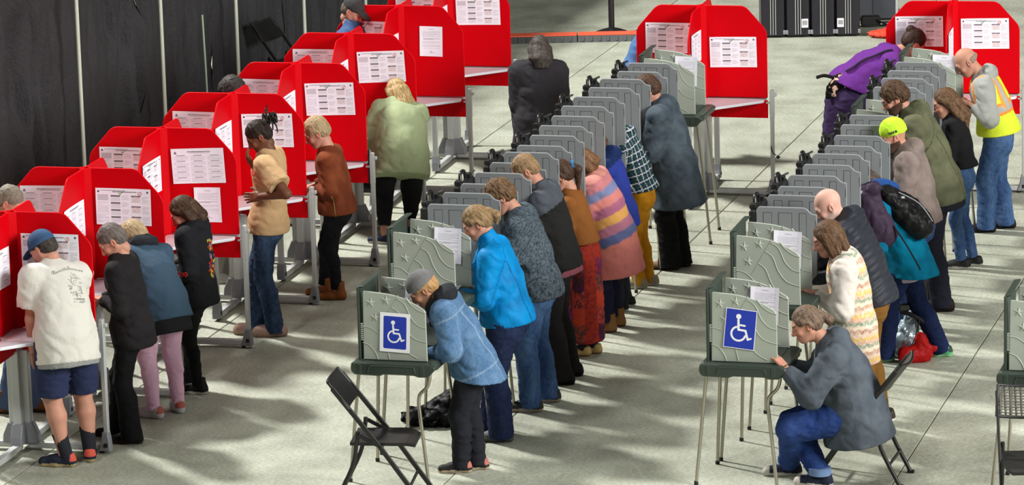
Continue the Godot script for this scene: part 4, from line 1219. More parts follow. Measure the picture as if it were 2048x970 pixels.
# ---- canonical head: faces +z, origin between the ears ----
var head_cache := {}
func head_surface(beard: bool) -> Dictionary:
	if head_cache.has(beard): return head_cache[beard]
	var f := Fld.new(Vector3(-0.115, -0.19, -0.14), Vector3(0.115, 0.145, 0.15), 0.0048)
	f.ell(Vector3(0, 0.032, -0.014), Vector3(0.076, 0.088, 0.096), Basis.IDENTITY, 0.01)
	f.ell(Vector3(0, -0.03, 0.03), Vector3(0.061, 0.085, 0.062), Basis.IDENTITY, 0.03)
	f.ell(Vector3(0, -0.082, 0.052), Vector3(0.036, 0.03, 0.038), Basis.IDENTITY, 0.03)
	for s in [-1.0, 1.0]:
		f.cap(Vector3(s * 0.052, -0.045, 0.0), Vector3(s * 0.02, -0.092, 0.062), 0.02, 0.016, 0.025)
		f.ell(Vector3(s * 0.038, -0.026, 0.066), Vector3(0.024, 0.022, 0.02), Basis.IDENTITY, 0.02)
	f.cap(Vector3(0, -0.04, -0.022), Vector3(0, -0.092, -0.026), 0.052, 0.050, 0.03)
	f.cap(Vector3(-0.038, 0.024, 0.076), Vector3(0.038, 0.024, 0.076), 0.013, 0.013, 0.018)
	for s in [-1.0, 1.0]:
		f.ell(Vector3(s * 0.031, 0.004, 0.104), Vector3(0.019, 0.014, 0.018), Basis.IDENTITY, 0.012, true)
		f.ell(Vector3(s * 0.031, 0.002, 0.080), Vector3(0.0135, 0.0115, 0.0125), Basis.IDENTITY, 0.002)
		f.ell(Vector3(s * 0.079, -0.008, -0.012), Vector3(0.009, 0.033, 0.019), Basis(Vector3.RIGHT, -0.2), 0.006)
		f.ell(Vector3(s * 0.086, -0.006, -0.008), Vector3(0.006, 0.018, 0.009), Basis(Vector3.RIGHT, -0.2), 0.004, true)
		f.ell(Vector3(s * 0.012, -0.036, 0.098), Vector3(0.009, 0.008, 0.011), Basis.IDENTITY, 0.008)
	f.cap(Vector3(0, 0.012, 0.088), Vector3(0, -0.032, 0.110), 0.008, 0.0125, 0.014)
	f.cap(Vector3(-0.02, -0.060, 0.084), Vector3(0.02, -0.060, 0.084), 0.007, 0.007, 0.008)
	f.cap(Vector3(-0.016, -0.070, 0.083), Vector3(0.016, -0.070, 0.083), 0.008, 0.008, 0.004)
	if beard:
		f.ell(Vector3(0, -0.092, 0.055), Vector3(0.048, 0.036, 0.044), Basis.IDENTITY, 0.02)
		for s in [-1.0, 1.0]: f.cap(Vector3(s * 0.062, -0.03, 0.005), Vector3(s * 0.03, -0.095, 0.055), 0.018, 0.022, 0.015)
		f.wrinkle(0.002, 90.0, 4)
	head_cache[beard] = f.surface()
	return head_cache[beard]
func head_colours(s: Dictionary, skin: Color, hair: Color, beard: bool, stubble := 0.0, scalp := false) -> PackedColorArray:
	var out := PackedColorArray(); out.resize(s.v.size())
	var base_c := lin(skin); var hc := lin(hair)
	var lips := base_c.lerp(lin(Color(0.62, 0.28, 0.26)), 0.45)
	var blush := base_c.lerp(lin(Color(0.80, 0.42, 0.36)), 0.25)
	var fn := FastNoiseLite.new(); fn.frequency = 60.0
	for i in s.v.size():
		var p: Vector3 = s.v[i]
		var c := base_c
		var ax := absf(p.x)
		if p.z > 0.05 and p.y > -0.05 and p.y < 0.0: c = c.lerp(blush, 0.5)
		if ax > 0.075 and p.y > -0.045: c = c.lerp(blush, 0.8)
		if p.z > 0.072 and ax < 0.024 and p.y < -0.052 and p.y > -0.078: c = lips
		if p.z > 0.062 and ax > 0.010 and ax < 0.052 and absf(p.y - 0.026 - (0.03 - ax) * -0.12) < 0.006: c = c.lerp(hc, 0.75)
		if p.z > 0.062 and ax > 0.014 and ax < 0.047 and absf(p.y - 0.001) < 0.0032: c = c.lerp(Color(0.03, 0.02, 0.02), 0.8)
		if beard or stubble > 0.0:
			var edge := -0.035 - 0.25 * maxf(0.0, p.z - 0.05) + fn.get_noise_3dv(p) * 0.006
			if p.y < edge and p.z > -0.03 and p.y > -0.135 and not (ax < 0.018 and p.y > -0.074 and p.y < -0.056 and p.z > 0.07): c = c.lerp(hc, 0.92 if beard else stubble)
			if p.y < -0.045 and p.y > -0.056 and p.z > 0.08 and ax < 0.028: c = c.lerp(hc, 0.9 if beard else stubble)
		out[i] = c
	return out

# ---- canonical hand: wrist at origin, fingers along -y, palm towards +z, thumb towards +x (left hand seen from its back) ----
var hand_cache := {}
func hand_surface(pose: String) -> Dictionary:
	if hand_cache.has(pose): return hand_cache[pose]
	var f := Fld.new(Vector3(-0.06, -0.21, -0.04), Vector3(0.085, 0.045, 0.10), 0.0042)
	var curl: Array = {"relaxed": [0.25, 0.35, 0.25], "write": [0.75, 0.95, 0.55], "flat": [0.08, 0.12, 0.08]}[pose]
	f.cap(Vector3(0, 0.04, 0), Vector3(0, -0.015, 0), 0.026, 0.026, 0.02, Vector3.BACK, 0.75)
	for k in 4:
		var x: float = [0.030, 0.010, -0.010, -0.028][k]
		f.cap(Vector3(x * 0.75, -0.012, 0), Vector3(x, -0.085 + absf(x) * 0.15, 0), 0.0165, 0.0125, 0.014)
	for k in 4:
		var x: float = [0.030, 0.010, -0.010, -0.028][k]
		var L: float = [0.076, 0.084, 0.078, 0.060][k]
		var p := Vector3(x, -0.085 + absf(x) * 0.15, 0)
		var an := 0.0
		var sp: float = [0.10, 0.02, -0.05, -0.14][k]
		for sg in 3:
			an += curl[sg] * (1.0 + 0.08 * k)
			var ln: float = L * [0.46, 0.31, 0.23][sg]
			var q := p + Vector3(sin(sp) * cos(an), -cos(an), sin(an)) * ln
			f.cap(p, q, [0.0100, 0.0090, 0.0082][sg], [0.0090, 0.0082, 0.0070][sg], 0.0035)
			p = q
	var th: Array = {"relaxed": [Vector3(0.022, -0.02, 0.006), Vector3(0.050, -0.052, 0.018), Vector3(0.058, -0.085, 0.030), Vector3(0.056, -0.110, 0.038)], "write": [Vector3(0.022, -0.02, 0.008), Vector3(0.046, -0.048, 0.030), Vector3(0.044, -0.078, 0.050), Vector3(0.034, -0.098, 0.058)], "flat": [Vector3(0.022, -0.02, 0.004), Vector3(0.056, -0.046, 0.010), Vector3(0.070, -0.076, 0.014), Vector3(0.074, -0.098, 0.016)]}[pose]
	f.cap(th[0], th[1], 0.017, 0.0125, 0.012); f.cap(th[1], th[2], 0.0118, 0.0105, 0.004); f.cap(th[2], th[3], 0.0104, 0.0078, 0.003)
	hand_cache[pose] = f.surface()
	return hand_cache[pose]

# ---- shoes: toe along +z, sole on y = 0, heel near z = -0.07 ----
var shoe_cache := {}
func shoe_surface(kind: String) -> Dictionary:
	if shoe_cache.has(kind): return shoe_cache[kind]
	var f := Fld.new(Vector3(-0.075, -0.02, -0.115), Vector3(0.075, 0.24, 0.225), 0.0065)
	f.cap(Vector3(0, 0.030, -0.055), Vector3(0.0, 0.030, 0.05), 0.038, 0.046, 0.02)
	f.cap(Vector3(0.0, 0.028, 0.05), Vector3(-0.006, 0.024, 0.145), 0.046, 0.040, 0.03)
	if kind == "clog":
		f.cap(Vector3(0, 0.04, 0.05), Vector3(-0.004, 0.036, 0.13), 0.056, 0.052, 0.02)
		f.cap(Vector3(0, 0.05, -0.05), Vector3(0, 0.055, 0.04), 0.042, 0.042, 0.02)
	else:
		f.cap(Vector3(0, 0.06, -0.045), Vector3(0, 0.045, 0.085), 0.038, 0.030, 0.025)
	if kind == "boot":
		f.cap(Vector3(0, 0.05, -0.035), Vector3(0, 0.175, -0.03), 0.046, 0.048, 0.03, Vector3.ZERO, 1.0, true)
	elif kind == "high":
		f.cap(Vector3(0, 0.05, -0.03), Vector3(0, 0.14, -0.03), 0.043, 0.043, 0.03, Vector3.ZERO, 1.0, true)
	elif kind != "clog":
		f.cap(Vector3(0, 0.05, -0.035), Vector3(0, 0.085, -0.035), 0.040, 0.041, 0.02, Vector3.ZERO, 1.0, true)
	f.cut(Vector3.ZERO, Vector3.DOWN, 0.003)
	shoe_cache[kind] = f.surface()
	return shoe_cache[kind]

func ik(a: Vector3, b: Vector3, l1: float, l2: float, hint: Vector3) -> Vector3:
	var d := b - a; var L := d.length(); var u := d / maxf(L, 1e-6)
	var s := l1 + l2
	if L > s * 0.999:
		l1 *= L / s * 1.001; l2 *= L / s * 1.001
	var x := (L * L + l1 * l1 - l2 * l2) / (2.0 * L)
	var h := sqrt(maxf(l1 * l1 - x * x, 0.0))
	var w := (hint - u * hint.dot(u)).normalized()
	return a + u * x + w * h

func pattern(kind: String, c: Color, c2: Color, org: Vector3, up: Vector3, sd: Vector3) -> Callable:
	var a := lin(c); var b := lin(c2)
	var fn := FastNoiseLite.new(); fn.seed = 5; fn.frequency = 14.0; fn.fractal_octaves = 3
	var fwd := sd.cross(up)
	match kind:
		"heather": return func(p: Vector3) -> Color: return a.lerp(b, clampf(0.5 + 1.6 * fn.get_noise_3d(p.x * 4.0, p.y * 18.0, p.z * 4.0), 0, 1))
		"denim": return func(p: Vector3) -> Color: return a.lerp(b, clampf(0.38 + 0.55 * fn.get_noise_3d(p.x * 0.5, p.y * 0.16, p.z * 0.5) + 0.45 * fn.get_noise_3d(p.x * 5.0, p.y * 2.0, p.z * 5.0), 0, 1))
		"plaid": return func(p: Vector3) -> Color:
			var q := p - org
			var h := q.dot(up) / 0.062; var w := (absf(q.dot(sd)) * 0.9 + q.dot(fwd) * 1.0) / 0.062
			var fh := h - floorf(h); var fw := w - floorf(w)
			var cc := lin(Color(0.07, 0.11, 0.26))
			var g := lin(Color(0.16, 0.30, 0.20)); var wh := lin(Color(0.86, 0.88, 0.86))
			if fh < 0.34: cc = cc.lerp(g, 0.45)
			if fw < 0.34: cc = cc.lerp(g, 0.45)
			if absf(fh - 0.7) < 0.065: cc = cc.lerp(wh, 0.6)
			if absf(fw - 0.7) < 0.065: cc = cc.lerp(wh, 0.6)
			return cc
		"bands": return func(p: Vector3) -> Color:
			var q := p - org
			var h := q.dot(up) + 0.012 * fn.get_noise_3d(p.x, p.y * 0.3, p.z) + q.dot(fwd) * 0.12
			var cols := [Color(0.74, 0.44, 0.42), Color(0.76, 0.46, 0.42), Color(0.33, 0.36, 0.52), Color(0.62, 0.40, 0.48), Color(0.78, 0.58, 0.32), Color(0.60, 0.36, 0.46), Color(0.74, 0.46, 0.44), Color(0.44, 0.46, 0.60), Color(0.70, 0.44, 0.46), Color(0.76, 0.52, 0.48)]
			var t := clampf((h + 0.20) / 0.075, 0.0, 8.98)
			var i := int(t); var fr := smoothstep(0.85, 1.0, t - i)
			return lin(cols[i]).lerp(lin(cols[i + 1]), fr)
		"knit": return func(p: Vector3) -> Color:
			var q := p - org
			var h := q.dot(up) + 0.006 * sin(q.dot(fwd) * 120.0)
			var cols := [Color(0.66, 0.50, 0.43), Color(0.84, 0.76, 0.68), Color(0.47, 0.54, 0.47), Color(0.78, 0.60, 0.53), Color(0.80, 0.64, 0.28), Color(0.80, 0.68, 0.62)]
			var t := fposmod(h / 0.027, 6.0)
			var cc: Color = lin(cols[int(t)])
			return cc.lerp(lin(Color(0.92, 0.88, 0.80)), clampf(0.2 + 1.4 * fn.get_noise_3d(p.x * 9.0, p.y * 4.0, p.z * 9.0), 0, 0.4))
		"patch": return func(p: Vector3) -> Color:
			var q := p - org
			var an := atan2(q.dot(sd), q.dot(fwd))
			var i := int(floorf(an / 0.62)); var j := int(floorf((q.dot(up) + 0.02 * sin(an * 5.0)) / 0.13))
			var cols := [Color(0.55, 0.18, 0.12), Color(0.22, 0.12, 0.14), Color(0.68, 0.24, 0.14), Color(0.42, 0.13, 0.14), Color(0.34, 0.12, 0.30), Color(0.62, 0.22, 0.20), Color(0.28, 0.20, 0.22)]
			var k: int = absi(i * 7 + j * 5 + i * j * 3) % 7
			var cc: Color = lin(cols[k])
			var nn := fn.get_noise_3d(p.x * 2.2, p.y * 2.2, p.z * 2.2)
			return cc.lerp(lin(cols[(k + 3) % 7]), 0.75 if nn > 0.12 else 0.0)
		"vest": return func(p: Vector3) -> Color:
			var q := p - org
			var h := q.dot(up); var w := absf(q.dot(sd))
			var cc := lin(Color(0.80, 0.86, 0.22))
			var hb := absf(h - 0.24); var vb := absf(w - 0.115)
			if hb < 0.055: cc = lin(Color(0.90, 0.52, 0.22))
			if hb < 0.028: cc = lin(Color(0.62, 0.62, 0.60))
			if h > 0.24 and vb < 0.05: cc = lin(Color(0.92, 0.56, 0.26))
			if h > 0.24 and vb < 0.024: cc = lin(Color(0.62, 0.62, 0.60))
			return cc
		"denim_jacket": return func(p: Vector3) -> Color:
			var q := p - org
			var h := q.dot(up); var x := q.dot(sd); var bk := q.dot(fwd) < 0.02
			var cc := a.lerp(b, clampf(0.35 + 0.5 * fn.get_noise_3d(p.x * 0.6, p.y * 0.4, p.z * 0.6) + 0.5 * fn.get_noise_3d(p.x * 5.0, p.y * 2.0, p.z * 5.0), 0, 1))
			var seam := absf(h - 0.40) < 0.006 or absf(h + 0.055) < 0.006 or (h < 0.40 and absf(absf(x) - 0.075 - 0.10 * h) < 0.006) or (absf(x) > 0.10 and absf(h - 0.40 + (absf(x) - 0.17) * 2.0) < 0.008)
			return cc.lerp(lin(Color(0.66, 0.72, 0.78)), 0.3) if seam else cc
		"seams": return func(p: Vector3) -> Color:
			var q := p - org
			var h := q.dot(up); var x := absf(q.dot(sd))
			var seam := (h < 0.44 and absf(x - 0.085 - 0.12 * h) < 0.005) or (x > 0.06 and absf(h - 0.42 + (x - 0.17) * 1.6) < 0.006)
			return a.lerp(b, 0.9 if seam else clampf(0.18 + 0.6 * fn.get_noise_3d(p.x * 0.4, p.y * 0.4, p.z * 0.4), 0, 0.5))
		"yoke": return func(p: Vector3) -> Color:
			var q := p - org
			return b if q.dot(up) - 0.35 * absf(q.dot(fwd)) > 0.42 else a
	return func(p: Vector3) -> Color: return a.lerp(b, clampf(0.5 + 1.3 * fn.get_noise_3d(p.x * 0.5, p.y * 0.5, p.z * 0.5), 0, 1))

func build_people():
	for s in PEOPLE: person(s)

func person(s: Dictionary):
	var org: Vector3 = (s.fl + s.fr) / 2.0; org.y = 0
	var o := base("person", org)
	tag(o, s.label, "person", "voters")
	var k: float = s.get("k", 1.0); var w: float = s.get("w", 1.0)
	var fa: float = deg_to_rad(s.a)
	var f := Vector3(cos(fa), 0, sin(fa))
	var sd := Vector3.UP.cross(f)                      # the person's left
	var pel: Vector3 = s.pel - org; var nk: Vector3 = s.neck - org; var hd: Vector3 = s.head - org
	var u := (nk - pel).normalized()
	var fwd := (f - u * f.dot(u)).normalized()
	sd = (sd - u * sd.dot(u)).normalized()
	var tw: float = s.get("twist", 0.0)
	var sds := sd.rotated(u, tw)
	var sc := nk - u * 0.06 * k
	var shw: float = 0.178 * k * s.get("sw", 1.0)
	var bend := clampf(1.0 - u.y, 0, 1)
	var mid := pel.lerp(nk, 0.45) - fwd * (0.02 + 0.12 * bend) * k
	var sh := [sc + sds * shw - u * 0.015, sc - sds * shw - u * 0.015]
	var hands := [s.hl - org, s.hr - org]
	var el := []; var wr := []
	for i in 2:
		var sgn := 1.0 if i == 0 else -1.0
		var hint: Vector3 = Vector3.DOWN * 0.8 - f * 0.6 + sds * sgn * 0.55
		if s.has("eh"): hint += s.eh
		el.append(ik(sh[i], hands[i], 0.30 * k, 0.27 * k, hint))
	var hips := [pel + sd * 0.092 * k * w - Vector3.UP * 0.02, pel - sd * 0.092 * k * w - Vector3.UP * 0.02]
	var feet := [s.fl - org, s.fr - org]
	var ang: Array = s.get("toe", [s.a, s.a])
	var ank := []; var kn := []
	for i in 2:
		var A: Vector3 = feet[i] + Vector3.UP * 0.085 * k
		var D: float = (A - hips[i]).length()
		var l: float = maxf(0.86 * k, D * 1.004) if s.has("seat") else D * (1.006 + s.get("knee", 0.004))
		var kh := f + sd * (0.2 if i == 0 else -0.2)
		ank.append(A); kn.append(ik(hips[i], A, l * 0.51, l * 0.49, kh))
	# ----- body: torso, limbs, head and hands in one mesh -----
	var skin: Color = s.skin
	var bare: float = s.get("bare", 0.0)
	var lo := Vector3(9, 9, 9); var hi := -lo
	for p in [pel, nk, hd, sh[0], sh[1], el[0], el[1], hands[0], hands[1], kn[0], kn[1], ank[0], ank[1]]:
		lo = lo.min(p); hi = hi.max(p)
	var m := Vector3(0.24, 0.2, 0.24)
	lo -= m; hi += m; lo.y = maxf(lo.y, -0.03)
	var body := {"v": PackedVector3Array(), "n": PackedVector3Array(), "i": PackedInt32Array(), "c": PackedColorArray()}
	var lod: float = s.get("lod", 1.0)
	var F := Fld.new(lo, hi, 0.013 if bare > 0.0 else 0.020)
	var lg := 1.0 if bare > 0.0 else 0.78
	F.cap(pel, mid, 0.12 * w, 0.115 * w, 0.05, fwd, 0.75); F.cap(mid, sc - u * 0.06, 0.115 * w, 0.12, 0.05, fwd, 0.7)
	F.cap(sh[0], sh[1], 0.05, 0.05, 0.05)
	for i in 2:
		F.cap(sh[i], el[i], 0.052 * k * sqrt(w), 0.041 * k, 0.02); F.cap(el[i], hands[i], 0.042 * k * sqrt(w), 0.027 * k, 0.012)
		F.cap(hips[i], kn[i], 0.085 * k * w * lg, 0.056 * k * w * lg, 0.02)
		var calf: Vector3 = kn[i].lerp(ank[i], 0.32) - f * 0.018
		F.cap(kn[i], calf, 0.054 * k * w * lg, 0.058 * k * w * lg, 0.02); F.cap(calf, ank[i], 0.057 * k * w * lg, 0.036 * k, 0.02)
	var bs := F.surface()
	var bc := PackedColorArray(); bc.resize(bs.v.size()); bc.fill(lin(skin))
	fappend(body, bs, Transform3D.IDENTITY, bc)
	# head
	var hy: float = deg_to_rad(s.get("hy", s.a)); var hp: float = deg_to_rad(s.get("hp", 35.0))
	var hf := Vector3(cos(hy), 0, sin(hy))
	var hz := (hf * cos(hp) + Vector3.DOWN * sin(hp)).normalized()
	var hx := Vector3.UP.cross(hf).normalized()
	var hb := Basis(hx, hz.cross(hx), hz)
	if s.has("hr_roll"): hb = hb * Basis(Vector3.BACK, s.hr_roll)
	var hs: float = s.get("hs", 1.0)
	var HX := Transform3D(hb.scaled_local(Vector3.ONE * hs), hd)
	var beard: bool = s.get("beard", false)
	var hsurf := head_surface(beard)
	fappend(body, hsurf, HX, head_colours(hsurf, skin, s.get("hc", Color(0.2, 0.14, 0.1)), beard, s.get("stubble", 0.0)))
	var hbase: Vector3 = HX * Vector3(0, -0.055, -0.022)
	var NF := Fld.new(hbase.min(sc) - Vector3(0.12, 0.13, 0.12), hbase.max(sc) + Vector3(0.12, 0.1, 0.12), 0.0095)
	NF.cap(sc - u * 0.03, sc.lerp(hbase, 0.5) - fwd * 0.006, 0.068 * k, 0.056, 0.02); NF.cap(sc.lerp(hbase, 0.5) - fwd * 0.006, hbase, 0.056, 0.051, 0.02)
	var nsf := NF.surface()
	var ncol := PackedColorArray(); ncol.resize(nsf.v.size()); ncol.fill(lin(skin))
	fappend(body, nsf, Transform3D.IDENTITY, ncol)
	# hands
	for i in 2:
		var dir: Vector3 = (hands[i] - el[i]).normalized()
		var pn := Vector3.DOWN
		if s.has("palm"): pn = s.palm[i]
		var hd_y := -dir
		var pz := (pn - dir * pn.dot(dir)).normalized()
		var px := hd_y.cross(pz)
		# thumb points inward for both hands
		var B := Basis(px, hd_y, pz)
		if i == 0: B = Basis(-px, hd_y, pz)
		if (B.x.dot(sd) > 0) == (i == 0): B = Basis(-B.x, B.y, B.z)
		var hsf := hand_surface(s.get("hand", ["relaxed", "write"])[i])
		var hcol := PackedColorArray(); hcol.resize(hsf.v.size()); hcol.fill(lin(skin.lerp(Color(0.8, 0.45, 0.4), 0.12)))
		fappend(body, hsf, Transform3D(B.scaled_local(Vector3.ONE * k), hands[i]), hcol)
	fmesh(o, "body", body, skin_mat())
	# ----- lower clothes -----
	var bt: Dictionary = s.bottom
	var blo := Vector3(9, 9, 9); var bhi := -blo
	for p in [pel, kn[0], kn[1], ank[0], ank[1], hips[0], hips[1]]:
		blo = blo.min(p); bhi = bhi.max(p)
	blo -= Vector3(0.24, 0.06, 0.24); bhi += Vector3(0.24, 0.16, 0.24)
	blo.y = maxf(blo.y, -0.02)
	F = Fld.new(blo, bhi, 0.0135 * lod)
	var tr: float = bt.get("r", 1.0)
	var kind: String = bt.get("kind", "trousers")
	F.cap(hips[0] + Vector3.UP * 0.02, hips[1] + Vector3.UP * 0.02, 0.098 * k * w, 0.098 * k * w, 0.04)
	F.cap(pel, pel.lerp(mid, 0.6), 0.148 * k * w, 0.135 * k * w, 0.05, fwd, 0.8)
	for i in 2:
		F.ell(hips[i] - f * 0.042 * k - Vector3.UP * 0.05, Vector3(0.088, 0.10, 0.088) * k * w, Basis.IDENTITY, 0.04)
	if kind == "skirt":
		var hem: float = bt.hem
		F.cap(pel, Vector3(feet[0].x + feet[1].x, 0, feet[0].z + feet[1].z) / 2.0 + Vector3.UP * hem, 0.17 * k * w, bt.get("flare", 0.22), 0.05, Vector3.ZERO, 1.0, true)
	else:
		for i in 2:
			var end: Vector3 = ank[i] - Vector3.UP * (0.085 * k - bt.get("cuff", 0.03))
			var rk: float = 0.073 * k * tr * w; var re: float = bt.get("re", 0.062) * k
			if kind == "shorts":
				F.cap(hips[i], kn[i] + (hips[i] - kn[i]) * 0.06, 0.104 * k * w, 0.098 * k * w, 0.02, Vector3.ZERO, 1.0, true)
			else:
				F.cap(hips[i], kn[i], 0.100 * k * w * lerpf(1.0, tr, 0.5), rk, 0.025)
				var calf: Vector3 = kn[i].lerp(end, 0.3) - f * 0.014
				F.cap(kn[i], calf, rk, lerpf(rk, re, 0.35), 0.02)
				F.cap(calf, end, lerpf(rk, re, 0.35), re, 0.02, Vector3.ZERO, 1.0, true)
	F.wrinkle(bt.get("fold", 0.008), 5.5, 3 + int(s.a), Vector3(1.0, 1.9, 1.0), 0.5)
	var bpat: String = bt.get("pat", "")
	var bc2: Color = bt.get("c2", bt.c.lerp(Color.BLACK, 0.15))
	fmesh(o, {"skirt": "skirt", "shorts": "shorts"}.get(kind, "trousers"), F.surface(), cloth(bt.c, bt.get("rough", 0.85), bpat != ""), "", pattern(bpat, bt.c, bc2, pel, Vector3.UP, sd) if bpat else null)
	if bt.has("turnup"):
		for i in 2:
			var mbt := MB.new(); var e2: Vector3 = ank[i] - Vector3.UP * (0.085 * k - bt.get("cuff", 0.03))
			mbt.tube([e2 - Vector3.UP * 0.005, e2 + Vector3.UP * 0.045], bt.get("re", 0.062) * k + 0.006, 18, true)
			part(o, "turn_up", mbt, cloth(bt.turnup))
	# ----- upper clothes -----
	var tp: Dictionary = s.top
	var cell: float = tp.get("cell", 0.0125) * lod
	var tlo := Vector3(9, 9, 9); var thi := -tlo
	var hemlen: float = tp.get("hem", 0.12)
	for p in [pel, nk, mid, sh[0], sh[1], el[0], el[1], hands[0], hands[1], pel - u * hemlen, hd - Vector3.UP * 0.08]:
		tlo = tlo.min(p); thi = thi.max(p)
	tlo -= Vector3(0.22, 0.12, 0.22); thi += Vector3(0.22, 0.10, 0.22)
	F = Fld.new(tlo, thi, cell)
	var pad: float = tp.get("pad", 0.0)
	var tw2 := w
	var dn := (Vector3.DOWN * 0.75 - u * 0.5).normalized()
	var J := {"pel": pel, "nk": nk, "u": u, "fwd": fwd, "sd": sds, "hands": hands, "sh": sh, "el": el, "ank": ank, "kn": kn, "mid": mid, "f": f, "sc": sc, "hd": hd, "k": k, "w": w, "dn": dn, "org": org, "pad": pad, "hem": hemlen}
	torso(F, J, tp, pad, hemlen, 1.0)
	var slv: float = tp.get("sleeve", 0.94)
	var sr: float = tp.get("sr", 1.0)
	for i in 2:
		if slv <= 0.0: continue
		var r0: float = 0.066 * k * sr * sqrt(w) + pad * 0.7; var r1: float = 0.056 * k * sr * sqrt(w) + pad * 0.6; var r2: float = 0.040 * k * lerpf(1, sr, 0.6) + pad * 0.4
		if slv < 0.7:
			var e3: Vector3 = sh[i].lerp(el[i], slv / 0.6)
			F.cap(sh[i], e3, r0, r0 * 1.06, 0.035, Vector3.ZERO, 1.0, true)
		else:
			F.cap(sh[i], el[i], r0, r1, 0.035)
			F.cap(el[i], el[i].lerp(hands[i], 0.97 * slv), r1, r2, 0.02, Vector3.ZERO, 1.0, true)
	if tp.get("hood", 0.0) > 0.0:
		var hsz: float = tp.hood
		var hc0 := nk - fwd * 0.055 + u * 0.01
		F.ell(hc0, Vector3(0.115, 0.06, 0.07) * hsz, Basis(sds, (u - fwd * 0.5).normalized(), sds.cross((u - fwd * 0.5).normalized())), 0.03)
		F.cap(nk + sds * 0.075 + fwd * 0.0, nk + sds * 0.05 + fwd * 0.075 - u * 0.03, 0.036, 0.03, 0.03)
		F.cap(nk - sds * 0.075 + fwd * 0.0, nk - sds * 0.05 + fwd * 0.075 - u * 0.03, 0.036, 0.03, 0.03)
	if tp.get("collar", 0.0) > 0.0:
		F.cap(nk - u * 0.03, nk + (hd - nk).normalized() * tp.collar, 0.078, 0.074, 0.01, Vector3.ZERO, 1.0, true)
	var hn := -u.lerp(Vector3.UP, 0.5).normalized()
	if tp.has("hemtilt"): hn = (hn + f * tp.hemtilt).normalized()
	F.wrinkle(tp.get("fold", 0.011), tp.get("ff", 5.0), 9 + int(s.a) + int(org.x * 10), Vector3(1.0, 1.1, 1.0), 0.6)
	if tp.has("quilt"):
		for z in F.nz:
			for y in F.ny:
				var i: int = (z * F.ny + y) * F.nx
				for x in F.nx:
					if absf(F.d[i]) < 0.05:
						var p: Vector3 = F.o + Vector3(x, y, z) * F.c - pel
						F.d[i] -= 0.008 * absf(sin((p.dot(u) + 0.3 * p.dot(fwd)) / tp.quilt * PI))
					i += 1
	F.cut(pel + dn * hemlen, hn, 0.008)
	J.F = F; J.hn = hn
	var tpat: String = tp.get("pat", "")
	var tc2: Color = tp.get("c2", tp.c.lerp(Color.BLACK, 0.12))
	fmesh(o, tp.get("name", "top"), F.surface(), cloth(tp.c, tp.get("rough", 0.85), tpat != ""), "", pattern(tpat, tp.c, tc2, pel, u, sds) if tpat else null)
	if tp.has("under"):      # a layer that shows below the hem
		F = Fld.new(pel - Vector3(0.3, hemlen + 0.25, 0.3), pel + Vector3(0.3, 0.12, 0.3), 0.014)
		F.cap(pel - f * 0.012, pel - f * 0.016 + dn * (hemlen + tp.get("ulen", 0.07)), 0.172 * k * w + pad, 0.180 * k * w + pad, 0.03, fwd, 0.86, true)
		F.wrinkle(0.006, 5.0, 2)
		fmesh(o, "undershirt", F.surface(), cloth(tp.under))
	# ----- shoes -----
	var so: Dictionary = s.shoe
	var ss := shoe_surface(so.get("kind", "sneaker"))
	var upc := lin(so.c); var slc := lin(so.get("sole", Color(0.85, 0.84, 0.8)))
	var accent := lin(so.get("accent", so.c))
	var sc2 := PackedColorArray(); sc2.resize(ss.v.size())
	for i in ss.v.size():
		var p: Vector3 = ss.v[i]
		var cc := upc
		if p.y < so.get("sh", 0.026) + 0.004 * sin(p.z * 30.0): cc = slc
		elif p.z < -0.06 and p.y > 0.045: cc = accent
		elif so.has("lace") and absf(p.x) < 0.018 and p.z > 0.0 and p.z < 0.1 and p.y > 0.055 and int(p.z * 90.0) % 2 == 0: cc = lin(so.lace)
		elif so.has("toecap") and p.z > 0.135: cc = slc
		sc2[i] = cc
	for i in 2:
		var an: float = deg_to_rad(ang[i])
		var tz := Vector3(cos(an), 0, sin(an)); var tx := Vector3.UP.cross(tz)
		var B := Basis(tx * (1.0 if i == 1 else -1.0), Vector3.UP, tz)
		var sf := {"v": PackedVector3Array(), "n": PackedVector3Array(), "i": PackedInt32Array(), "c": PackedColorArray()}
		fappend(sf, ss, Transform3D(B.scaled_local(Vector3.ONE * k * so.get("k", 1.0)), feet[i]), sc2)
		fmesh(o, "shoe", sf, cloth(Color.WHITE, 0.6, true))
		if s.has("sock"):
			var mb := MB.new(); mb.tube([feet[i] + Vector3.UP * 0.05 - tz * 0.03 * k, ank[i] + (kn[i] - ank[i]).normalized() * s.get("sock_h", 0.12)], [0.045 * k, 0.047 * k * w], 16)
			part(o, "sock", mb, cloth(s.sock))
	# ----- hair and headwear, in the head's frame -----
	var G := hb.inverse() * Vector3.DOWN
	hair(o, s, HX, G)
	if s.has("cap"): cap_hat(o, s, HX)
	J.HX = HX
	if s.has("extra"): wear(s.extra, o, s, J)

